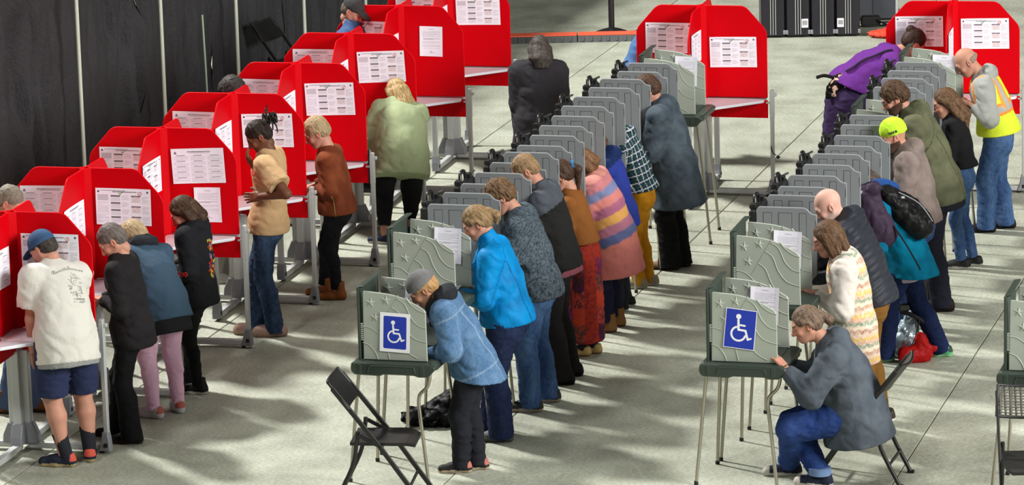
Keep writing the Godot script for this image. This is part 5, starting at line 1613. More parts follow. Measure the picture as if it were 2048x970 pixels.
func torso(F: Fld, J: Dictionary, tp: Dictionary, pad: float, hemlen: float, shk: float):
	var k: float = J.k; var w: float = J.w; var pel: Vector3 = J.pel; var mid: Vector3 = J.mid; var sc: Vector3 = J.sc; var u: Vector3 = J.u
	var fwd: Vector3 = J.fwd; var sds: Vector3 = J.sd; var nk: Vector3 = J.nk; var hd: Vector3 = J.hd; var dn: Vector3 = J.dn; var f: Vector3 = J.f
	F.cap(mid, pel, 0.152 * k * w + pad, 0.176 * k * w + pad, 0.06, fwd, 0.80)
	F.cap(pel - f * 0.015, pel - f * 0.02 + dn * (hemlen + 0.05), 0.180 * k * w + pad, 0.188 * k * w + pad + tp.get("flare", 0.0), 0.05, fwd, 0.86)
	F.cap(mid, sc - u * 0.09 * k, 0.152 * k * w + pad, 0.162 * k * sqrt(w) + pad, 0.06, fwd, 0.74)
	F.cap(sc - u * 0.10 * k + sds * 0.05, sc - u * 0.10 * k - sds * 0.05, 0.115 * k + pad, 0.115 * k + pad, 0.06, fwd, 0.95)
	F.cap(sc.lerp(J.sh[0], shk), sc.lerp(J.sh[1], shk), 0.066 * k + pad, 0.066 * k + pad, 0.06)
	F.cap(sc - u * 0.02, sc + (hd - sc).normalized() * 0.065 * k, 0.088 * k + pad * 0.5, 0.070 * k, 0.04)
	if tp.get("belly", 0.0) > 0.0:
		F.ell(pel.lerp(nk, 0.28) + fwd * 0.07, Vector3(0.17, 0.17, 0.15) * tp.belly, Basis.IDENTITY, 0.06)
	if tp.get("bust", 0.0) > 0.0:
		F.ell(pel.lerp(nk, 0.68) + fwd * 0.085, Vector3(0.13, 0.085, 0.075) * tp.bust, Basis(sds, u, fwd), 0.05)

func hair(o: Node3D, s: Dictionary, HX: Transform3D, G: Vector3):
	var kind: String = s.get("hair", "short")
	if kind == "none": return
	var F := Fld.new(Vector3(-0.17, -0.20, -0.24), Vector3(0.17, 0.17, 0.15), 0.0068)
	var big := kind in ["long", "mane"]
	if big: F = Fld.new(Vector3(-0.2, -0.42, -0.34), Vector3(0.2, 0.17, 0.22), 0.0082)
	var back := Vector3(0, 0, -1)
	var fall := (G * 0.8 + back * 0.35).normalized()
	if kind == "fringe":         # bald on top
		F.ell(Vector3(0, 0.0, -0.022), Vector3(0.082, 0.05, 0.094), Basis.IDENTITY, 0.005)
		F.ell(Vector3(0, -0.02, 0.09), Vector3(0.12, 0.12, 0.10), Basis.IDENTITY, 0.01, true)
		F.cut(Vector3(0, 0.025, -0.02), Vector3(0, 1, 0.25), 0.02)
	else:
		var th: float = s.get("ht", 0.0)
		F.ell(Vector3(0, 0.040, -0.018), Vector3(0.083 + th, 0.090 + th, 0.100 + th), Basis.IDENTITY, 0.01)
		F.ell(Vector3(0, -0.015, -0.055), Vector3(0.072 + th, 0.065, 0.060 + th), Basis.IDENTITY, 0.03)
		if kind in ["bob", "long", "mane", "pony", "bun"]:
			for sg in [-1.0, 1.0]: F.cap(Vector3(sg * 0.06, 0.05, 0.03), Vector3(sg * 0.075, -0.01, -0.02), 0.026, 0.024, 0.02)
		var fy: float = 0.028 if kind in ["short", "crop"] else 0.015
		F.ell(Vector3(0, -0.055, 0.10), Vector3(0.068, 0.125, 0.075), Basis.IDENTITY, 0.012, true)
		if kind in ["short", "crop"]:
			for sg in [-1.0, 1.0]: F.ell(Vector3(sg * 0.09, -0.035, 0.03), Vector3(0.035, 0.05, 0.06), Basis.IDENTITY, 0.01, true)
			F.cut(Vector3(0, -0.065, -0.05), Vector3(0, -1, 0.35), 0.015)
		if kind in ["pony", "bun"]:
			for sg in [-1.0, 1.0]: F.ell(Vector3(sg * 0.088, -0.02, 0.012), Vector3(0.034, 0.042, 0.036), Basis.IDENTITY, 0.012, true)
		if kind == "bob":
			for q in [[-0.075, -0.02], [-0.05, -0.075], [0.0, -0.095], [0.05, -0.075], [0.075, -0.02], [-0.078, 0.02], [0.078, 0.02]]:
				var a := Vector3(q[0], 0.0, q[1]); F.cap(a, a + fall * 0.10, 0.032, 0.026, 0.02)
		if kind == "long" or kind == "mane":
			var L: float = s.get("hl_len", 0.26)
			for q in [[-0.075, -0.02], [-0.05, -0.075], [0.0, -0.095], [0.05, -0.075], [0.075, -0.02], [-0.03, -0.09], [0.03, -0.09]]:
				var a := Vector3(q[0], 0.0, q[1])
				var b := a + back * 0.03 + fall * L * 0.5; var e := b + G * L * 0.5
				F.cap(a, b, 0.036, 0.034, 0.02); F.cap(b, e, 0.034, 0.014, 0.015)
			if s.get("curtain", false):
				for sg in [-1.0, 1.0]: F.cap(Vector3(sg * 0.07, 0.0, 0.03), Vector3(sg * 0.075, 0.0, 0.04) + G * 0.2, 0.024, 0.012, 0.015)
		if kind == "pony":
			var a := Vector3(0, 0.02, -0.12); var b := a + Vector3(0, -0.02, -0.05) + G * 0.04; var e: Vector3 = b + G * s.get("hl_len", 0.12)
			F.ell(a, Vector3(0.028, 0.03, 0.03), Basis.IDENTITY, 0.02); F.cap(a, b, 0.028, 0.034, 0.015); F.cap(b, e, 0.034, 0.012, 0.012)
		if kind == "bun":
			F.ell(Vector3(0, 0.085, -0.095), Vector3(0.045, 0.042, 0.045), Basis.IDENTITY, 0.012)
		if kind == "dreads":
			F.ell(Vector3(0, 0.05, -0.115), Vector3(0.036, 0.036, 0.04), Basis.IDENTITY, 0.015)
	if s.has("cap"): F.cut(Vector3(0, 0.035, 0.0), Vector3(0, 1, -0.1), 0.006)
	F.wrinkle(s.get("hfold", 0.005 if kind in ["short", "crop", "dreads"] else 0.0035), 26.0 if kind != "long" and kind != "mane" else 22.0, 12, Vector3(1.0, 0.14 if not kind in ["short", "crop"] else 0.4, 1.0))
	var surf := F.surface()
	var out := {"v": PackedVector3Array(), "n": PackedVector3Array(), "i": PackedInt32Array(), "c": PackedColorArray()}
	var a := lin(s.hc); var b2 := lin(s.get("hc2", s.hc.lerp(Color.WHITE, 0.18)))
	var fn := FastNoiseLite.new(); fn.frequency = 55.0; fn.seed = 3; fn.fractal_octaves = 2
	var cc := PackedColorArray(); cc.resize(surf.v.size())
	for i in surf.v.size():
		var p: Vector3 = surf.v[i]
		cc[i] = a.lerp(b2, clampf(0.42 + 0.9 * fn.get_noise_3d(p.x * 3.0, p.y * 0.14, p.z * 1.2), 0, 1))
	fappend(out, surf, HX, cc)
	var hn := fmesh(o, "hair", out, hair_mat())
	if kind == "dreads":
		var rng := RandomNumberGenerator.new(); rng.seed = 6
		for i in 34:
			var st := Vector3(0, 0.05, -0.12)
			var dirv := Vector3(rng.randf_range(-0.8, 0.8), rng.randf_range(-0.3, 1.0), rng.randf_range(-1.1, -0.1)).normalized()
			var L := rng.randf_range(0.06, 0.13)
			var mb := MB.new(); mb.xf = HX
			mb.tube(smooth_path([st + dirv * 0.02, st + dirv * 0.06, st + dirv * L + G * 0.03 * rng.randf(), st + dirv * (L + 0.01) + G * L * rng.randf_range(0.4, 0.9)], 3), [0.008, 0.008, 0.008, 0.0075, 0.0075, 0.007, 0.007, 0.006, 0.006, 0.005], 6)
			part(hn, "dreadlock", mb, M_("dread", Color(0.11, 0.085, 0.075), 0.8))
	if kind == "pony" and s.has("tie"):
		var mb := MB.new(); mb.xf = HX
		mb.tube([Vector3(0, 0.022, -0.125), Vector3(0, 0.014, -0.145)], 0.036, 14)
		part(hn, "hair_tie", mb, cloth(s.tie))

func cap_hat(o: Node3D, s: Dictionary, HX: Transform3D):
	var F := Fld.new(Vector3(-0.13, -0.06, -0.15), Vector3(0.13, 0.17, 0.24), 0.0062)
	var c: Dictionary = s.cap
	if c.kind == "beanie":
		F.ell(Vector3(0, 0.045, -0.016), Vector3(0.093, 0.105, 0.110), Basis.IDENTITY, 0.01)
		F.cut(Vector3(0, 0.026, 0.06), Vector3(0, -1, 0.12), 0.008)
		F.wrinkle(0.003, 12.0, 2)
	else:
		F.ell(Vector3(0, 0.04, -0.016), Vector3(0.091, 0.098, 0.108), Basis.IDENTITY, 0.01)
		F.cut(Vector3(0, 0.032, 0.05), Vector3(0, -1, 0.10), 0.006)
		F.ell(Vector3(0, 0.036, 0.105), Vector3(0.078, 0.012, 0.085), Basis(Vector3.RIGHT, 0.22), 0.008)
	var out := {"v": PackedVector3Array(), "n": PackedVector3Array(), "i": PackedInt32Array(), "c": PackedColorArray()}
	var sf := F.surface()
	var cc := PackedColorArray(); cc.resize(sf.v.size()); cc.fill(lin(c.c))
	if c.has("c2"):
		for i in sf.v.size():
			var p: Vector3 = sf.v[i]
			if p.z > 0.09 and p.y < 0.06: cc[i] = lin(c.c2)
	fappend(out, sf, HX, cc)
	var h := fmesh(o, "beanie" if c.kind == "beanie" else "cap", out, cloth(Color.WHITE, 0.85, true))
	if c.has("text"):
		var tm := TextMesh.new(); tm.text = c.text
		var fo := SystemFont.new(); fo.font_names = ["Droid Sans"]; fo.font_weight = 700
		tm.font = fo; tm.font_size = 32; tm.pixel_size = 0.034 / 32.0; tm.depth = 0.003; tm.material = M.ink
		var t := MeshInstance3D.new(); t.name = "lettering"; t.mesh = tm
		t.transform = HX * Transform3D(Basis(Vector3.UP, PI * 0.5), Vector3(0.0965, 0.050, 0.0))
		h.add_child(t, true)
# ================= things worn or carried =================
func wear(what: String, o: Node3D, s: Dictionary, j: Dictionary):
	match what:
		"tee_print": tee_print(o, s, j)
		"dark_hood": dark_hood(o, s, j)
		"sleeve_print": sleeve_print(o, s, j)
		"chest_print": chest_print(o, s, j)
		"side_zip": side_zip(o, s, j)
		"shoulder_bag": shoulder_bag(o, s, j)
		"glasses": glasses(o, s, j)
		"safety_vest": safety_vest(o, s, j)
		"backpack": backpack(o, s, j)
		"knit_vest": knit_vest(o, s, j)
		"zip_front": zip_front(o, s, j)
func strokes(parent: Node, called: String, F: Fld, c: Vector3, right: Vector3, up: Vector3, dir: Vector3, lines: Array, r: float, mat: Material, label := ""):
	# ink lines that follow the cloth: each point is dropped onto the surface from outside
	var mb := MB.new()
	for ln in lines:
		var pts := []
		for i in ln.size():
			var q: Vector2 = ln[i]
			var p := c + right * q.x + up * q.y - dir * 0.24
			var hit := false
			for k in 130:
				if F.at(p) < 0.001:
					hit = true; break
				p += dir * 0.004
			if hit: pts.append(p - dir * 0.002)
		if pts.size() > 1: mb.tube(pts, r, 5)
	if mb.v.size():
		var o := part(parent, called, mb, mat, label)
		o.set_meta("kind", "stuff")
func arc(c: Vector2, rx: float, ry: float, a0: float, a1: float, n := 12) -> Array:
	var out := []
	for i in n + 1:
		var a := lerpf(a0, a1, float(i) / n)
		out.append(c + Vector2(cos(a) * rx, sin(a) * ry))
	return out
func tee_print(o: Node3D, s: Dictionary, j: Dictionary):
	# script line above, a coiled S emblem with flourishes, block letters below
	var L := []
	var rng := RandomNumberGenerator.new(); rng.seed = 2
	var x := -0.125
	for i in 16:
		var y := 0.085 + 0.022 * sin(PI * i / 15.0) + 0.012 * i / 15.0
		var h := 0.022 if i in [0, 6, 8] else 0.010
		L.append([Vector2(x, y - 0.005), Vector2(x + 0.003, y + h * 0.6), Vector2(x + 0.006, y + h), Vector2(x + 0.009, y + 0.002), Vector2(x + 0.014, y - 0.003)])
		if i in [0, 5, 8]: L.append(arc(Vector2(x + 0.002, y + h * 0.5), 0.010, 0.012, 0.5, 4.8, 8))
		x += 0.0155
	for k in 2:
		var d := 0.008 * k
		L.append(arc(Vector2(0.012, 0.015), 0.036 - d, 0.034 - d, 0.5, 4.5, 14)); L.append(arc(Vector2(0.020, -0.048), 0.038 - d, 0.034 - d, -2.7, 1.6, 14))
	L.append(arc(Vector2(0.014, 0.014), 0.014, 0.012, 0, TAU, 10)); L.append(arc(Vector2(0.026, -0.045), 0.012, 0.014, 0, TAU, 10))
	for i in 40:
		var an := rng.randf() * TAU; var rr := rng.randf_range(0.9, 1.45)
		var c := Vector2(0.016 + cos(an) * 0.048 * rr, -0.015 + sin(an) * 0.072 * rr)
		if c.y > -0.105 and c.y < 0.085: L.append(arc(c, rng.randf_range(0.004, 0.011), rng.randf_range(0.003, 0.009), rng.randf() * 3.0, rng.randf_range(3.5, 6.0), 5))
	x = -0.03
	for i in 8:
		for q in 3: L.append([Vector2(x + q * 0.003, -0.112), Vector2(x + q * 0.003, -0.124)])
		x += 0.0125
	for q in 3: L.append([Vector2(-0.045 + 0.01 * q, -0.132 - q * 0.006), Vector2(0.02, -0.132 - q * 0.006), Vector2(0.07 - 0.008 * q, -0.132 - q * 0.006)])
	strokes(o, "back_print", j.F, (j.pel as Vector3).lerp(j.nk, 0.66) - j.sd * 0.04, -j.sd, j.u, j.fwd, L, 0.0014, M_("print_grey", Color(0.50, 0.52, 0.50), 0.9), "grey emblem and script print on the back")
func dark_hood(o: Node3D, s: Dictionary, j: Dictionary):
	var F := Fld.new(j.nk - Vector3(0.25, 0.2, 0.25), j.nk + Vector3(0.25, 0.2, 0.25), 0.01)
	var n: Vector3 = j.nk
	var ub: Vector3 = (j.u - j.fwd * 0.5).normalized()
	F.ell(n - j.fwd * 0.05 + j.u * 0.025, Vector3(0.125, 0.062, 0.078), Basis(j.sd, ub, j.sd.cross(ub)), 0.03)
	for g in [-1.0, 1.0]:
		F.cap(n + j.sd * 0.08 * g + j.u * 0.02, n + j.sd * 0.055 * g + j.fwd * 0.085 - j.u * 0.01, 0.042, 0.036, 0.03)
	F.cap(n + j.fwd * 0.08, n + j.fwd * 0.12 - j.u * 0.18, 0.05, 0.04, 0.03)
	F.wrinkle(0.008, 8.0, 2)
	fmesh(o, "hood", F.surface(), cloth(Color(0.14, 0.15, 0.17)), "dark hood")
func sleeve_print(o: Node3D, s: Dictionary, j: Dictionary):
	var rng := RandomNumberGenerator.new(); rng.seed = 9
	var L := []
	for i in 8:
		var y := 0.13 - 0.036 * i
		L.append(arc(Vector2(rng.randf_range(-0.006, 0.006), y), 0.014, 0.012, rng.randf() * 2.0, 4.0 + rng.randf() * 2.0, 8))
		L.append([Vector2(-0.018, y - 0.01), Vector2(0.0, y), Vector2(0.018, y + 0.008)])
	var a: Vector3 = j.el[0]; var b: Vector3 = j.hands[0]; var ax := (a - b).normalized()
	var dir := (-j.sd as Vector3); dir = (dir - ax * dir.dot(ax)).normalized()
	strokes(o, "sleeve_print", j.F, a.lerp(b, 0.35), ax.cross(dir), ax, dir, L, 0.004, M_("print_red", Color(0.72, 0.12, 0.14), 0.9), "red lettering down the sleeve")
	for k in 3:
		L = []
		for i in 16: L.append(arc(Vector2(rng.randf_range(-0.03, 0.07), rng.randf_range(-0.15, 0.13)), rng.randf_range(0.006, 0.014), rng.randf_range(0.006, 0.014), 0.0, rng.randf_range(3.0, 6.2), 7))
		strokes(o, "back_print", j.F, (j.pel as Vector3).lerp(j.nk, 0.5) + j.sd * 0.03, -j.sd, j.u, j.fwd, L, 0.004, [M.print_red, M_("print_yellow", Color(0.74, 0.66, 0.16), 0.9), M_("print_blue", Color(0.30, 0.30, 0.45), 0.9)][k], "coloured print on the back")
func chest_print(o: Node3D, s: Dictionary, j: Dictionary):
	var L := []
	for i in 9: L.append([Vector2(-0.03, 0.016 - 0.004 * i), Vector2(0.0, 0.017 - 0.004 * i), Vector2(0.03, 0.016 - 0.004 * i)])
	strokes(o, "chest_print", j.F, (j.pel as Vector3).lerp(j.nk, 0.74) + j.sd * 0.075, j.sd, j.u, (-j.fwd - j.sd * 0.5).normalized(), L, 0.003, M_("print_coral", Color(0.76, 0.26, 0.2), 0.9), "small red chest print")
func side_zip(o: Node3D, s: Dictionary, j: Dictionary):
	var mb := MB.new()
	var pts := []
	for i in 8:
		var p: Vector3 = j.pel + j.u * (0.13 - 0.035 * i) - j.f * 0.02 + j.sd * 0.4
		for q in 120:
			if j.F.at(p) < 0.0: break
			p -= j.sd * 0.004
		pts.append(p + j.sd * 0.004)
	mb.tube(pts, 0.004, 6)
	part(o, "side_zip", mb, M_("brass", Color(0.72, 0.62, 0.42), 0.35, 0.8))
func zip_front(o: Node3D, s: Dictionary, j: Dictionary):
	var mb := MB.new(); var pts := []
	for i in 12:
		var p: Vector3 = (j.pel as Vector3).lerp(j.nk, 0.98 - 0.07 * i) + j.fwd * 0.45 + j.sd * 0.03
		for q in 140:
			if j.F.at(p) < 0.0: break
			p -= j.fwd * 0.004
		pts.append(p + j.fwd * 0.003)
	mb.tube(pts, 0.004, 6)
	part(o, "zip", mb, M.alu)
func glasses(o: Node3D, s: Dictionary, j: Dictionary):
	var mb := MB.new(); mb.xf = j.HX
	for g in [-1.0, 1.0]:
		var pts := []
		for i in 13: pts.append(Vector3(g * 0.031 + cos(TAU * i / 12.0) * 0.021, 0.004 + sin(TAU * i / 12.0) * 0.016, 0.102))
		mb.tube(pts, 0.0018, 6, false)
		mb.tube([Vector3(g * 0.052, 0.008, 0.10), Vector3(g * 0.08, 0.006, 0.0)], 0.002, 6)
	mb.tube([Vector3(-0.011, 0.008, 0.104), Vector3(0.011, 0.008, 0.104)], 0.0018, 6)
	part(o, "glasses", mb, M.black_plastic)
func over_layer(o: Node3D, s: Dictionary, j: Dictionary, called: String, extra: float, hem: float, shk: float, mat: Material, col, label: String, cell := 0.0105, fold := 0.005):
	var lo: Vector3 = (j.pel as Vector3).min(j.nk) - Vector3(0.36, hem + 0.12, 0.36); var hi: Vector3 = (j.pel as Vector3).max(j.nk) + Vector3(0.36, 0.1, 0.36)
	var F := Fld.new(lo, hi, cell)
	torso(F, j, s.top, j.pad + extra, hem, shk)
	F.wrinkle(fold, 5.0, 31, Vector3(1.0, 1.4, 1.0))
	# neck opening
	F.ell(j.nk + j.u * 0.05 + j.fwd * 0.03, Vector3(0.105, 0.10, 0.12), Basis(j.sd, j.u, j.fwd), 0.01, true)
	F.cut(j.pel + j.dn * hem, j.hn, 0.008)
	# arm holes
	for i in 2:
		var g := 1.0 if i == 0 else -1.0
		F.cut(j.sh[i] + j.sd * g * 0.012, j.sd * g + j.u * 0.15, 0.02)
	j.F2 = F
	return fmesh(o, called, F.surface(), mat, label, col)
func safety_vest(o: Node3D, s: Dictionary, j: Dictionary):
	over_layer(o, s, j, "safety_vest", 0.014, -0.015, 0.72, cloth(Color.WHITE, 0.7, true), pattern("vest", Color.WHITE, Color.WHITE, j.pel, j.u, j.sd), "yellow safety vest with orange and grey bands", 0.009)
func knit_vest(o: Node3D, s: Dictionary, j: Dictionary):
	over_layer(o, s, j, "knit_vest", 0.012, s.vest_hem, 0.8, cloth(Color.WHITE, 0.95, true), pattern("knit", Color.WHITE, Color.WHITE, j.pel, Vector3.UP, j.sd), "striped knitted vest", 0.0095)
	# pen in the writing hand
	var mb := MB.new(); var h: Vector3 = j.hands[0]
	mb.tube([h + Vector3(-0.09, -0.04, 0.02), h + Vector3(-0.02, 0.08, 0.03)], 0.004, 8)
	var p := base("pen", j.org); tag(p, "thin grey pen held by the voter in knitted vest", "pen")
	part(p, "barrel", mb, M.alu_dark)
func shoulder_bag(o: Node3D, s: Dictionary, j: Dictionary):
	var b := base("shoulder_bag", s.pts[0]); tag(b, "black handbag with pale flowers hanging behind the purple sweater", "bag")
	var F := Fld.new(Vector3(-0.22, -0.2, -0.14), Vector3(0.22, 0.2, 0.14), 0.008)
	var bs := Basis(Vector3.BACK, 0.75)
	F.ell(Vector3.ZERO, Vector3(0.145, 0.085, 0.06), bs, 0.02); F.ell(bs * Vector3(0.04, 0, 0), Vector3(0.10, 0.085, 0.06), bs, 0.02)
	F.wrinkle(0.008, 9.0, 5)
	var fn := FastNoiseLite.new(); fn.seed = 8; fn.frequency = 16.0
	fmesh(b, "bag_body", F.surface(), cloth(Color.WHITE, 0.8, true), "", func(p: Vector3) -> Color: return lin(Color(0.84, 0.68, 0.62)) if fn.get_noise_3dv(p) > 0.22 else lin(Color(0.07, 0.06, 0.07)))
	var mb := MB.new(); var org: Vector3 = s.pts[0]
	var pts := []
	var e: Vector3 = j.sh[1].lerp(j.nk, 0.3) + j.org - org + Vector3.UP * 0.085
	var st := Vector3(0.09, 0.10, 0.02)
	for i in 12:
		var q := st.lerp(e, i / 11.0)
		# lay the strap over the back
		var wp: Vector3 = q + org - j.org + Vector3(-0.25, 0.35, 0.1)
		var dv := Vector3(0.25, -0.35, -0.1).normalized()
		for t in 140:
			if j.F.at(wp) < 0.012: break
			wp += dv * 0.004
		pts.append(wp - j.org * 0.0 + j.org - org if j.F.at(wp) < 0.02 else q)
	mb.tube(smooth_path(pts, 3), 0.024, 8, true, 0.25)
	part(b, "strap", mb, cloth(Color(0.16, 0.14, 0.17)))
	mb = MB.new(); mb.tube(smooth_path([Vector3(-0.05, 0.08, 0.0), Vector3(-0.13, 0.10, 0.0), Vector3(-0.2, 0.085, 0.01)], 4), 0.016, 8)
	part(b, "trailing_scarf", mb, cloth(Color(0.10, 0.09, 0.10)))
func backpack(o: Node3D, s: Dictionary, j: Dictionary):
	# black pack on the back
	var p0: Vector3 = s.pts[0]
	var b := base("backpack", p0); tag(b, "black nylon backpack slung over the teal jacket", "backpack")
	var F := Fld.new(Vector3(-0.3, -0.3, -0.22), Vector3(0.32, 0.3, 0.22), 0.009)
	var bs := Basis(Vector3.BACK, -0.72)
	F.ell(Vector3(0.02, -0.02, 0), Vector3(0.215, 0.125, 0.14), bs, 0.02)
	F.ell(Vector3(0.10, -0.10, 0.03), Vector3(0.13, 0.11, 0.12), bs, 0.03)
	F.ell(Vector3(-0.11, 0.11, 0.02), Vector3(0.12, 0.075, 0.11), bs, 0.03)
	F.wrinkle(0.014, 7.0, 4)
	fmesh(b, "pack_body", F.surface(), cloth(Color(0.075, 0.075, 0.08), 0.45))
	var mb := MB.new()
	mb.tube(smooth_path([Vector3(-0.10, -0.08, 0.17), Vector3(-0.02, -0.20, 0.20), Vector3(0.07, -0.36, 0.21), Vector3(0.10, -0.42, 0.20)], 5), 0.014, 8, true, 0.3)
	part(b, "strap", mb, cloth(Color(0.12, 0.12, 0.12)))
	mb = MB.new(); mb.tube(smooth_path([Vector3(-0.05, 0.16, 0.10), Vector3(0.10, 0.08, 0.15), Vector3(0.20, -0.06, 0.15)], 5), 0.005, 6)
	part(b, "zip", mb, M.alu_dark)
	mb = MB.new(); mb.box(Vector3(-0.02, 0.125, 0.125), Vector3(0.025, 0.015, 0.01), 0.003)
	part(b, "buckle", mb, M.alu)
	# purple bag under the arm
	var p1: Vector3 = s.pts[1]
	var c := base("purple_bag", p1); tag(c, "dark purple cloth bag hanging in front of the teal jacket", "bag")
	F = Fld.new(Vector3(-0.24, -0.32, -0.2), Vector3(0.24, 0.3, 0.2), 0.009)
	F.cap(Vector3(-0.05, 0.14, 0), Vector3(0.05, -0.15, 0), 0.09, 0.125, 0.03, Vector3.BACK, 0.75)
	F.cap(Vector3(-0.08, 0.17, 0.02), Vector3(-0.0, 0.21, 0.03), 0.06, 0.055, 0.03)
	F.wrinkle(0.014, 7.0, 14)
	fmesh(c, "bag_body", F.surface(), cloth(Color(0.21, 0.16, 0.23), 0.6))
	mb = MB.new(); mb.tube(smooth_path([Vector3(-0.15, 0.06, 0.05), Vector3(-0.14, 0.14, 0.09), Vector3(-0.10, 0.20, 0.10)], 4), 0.008, 6)
	part(c, "cord", mb, M.alu)
	# blue scarf-like roll at the neck
	F = Fld.new(j.nk - Vector3(0.28, 0.2, 0.25), j.nk + Vector3(0.25, 0.25, 0.25), 0.009)
	var n: Vector3 = j.nk
	var q := smooth_path([n + Vector3(-0.14, -0.10, 0.12), n + Vector3(-0.12, 0.02, 0.13), n + Vector3(-0.05, 0.10, 0.11), n + Vector3(0.06, 0.11, 0.08), n + Vector3(0.14, 0.07, 0.04)], 4)
	for i in q.size() - 1: F.cap(q[i], q[i + 1], 0.036, 0.036, 0.01)
	F.wrinkle(0.007, 9.0, 6)
	fmesh(o, "hood_roll", F.surface(), cloth(Color(0.13, 0.26, 0.48)), "blue hood rolled at the neck")
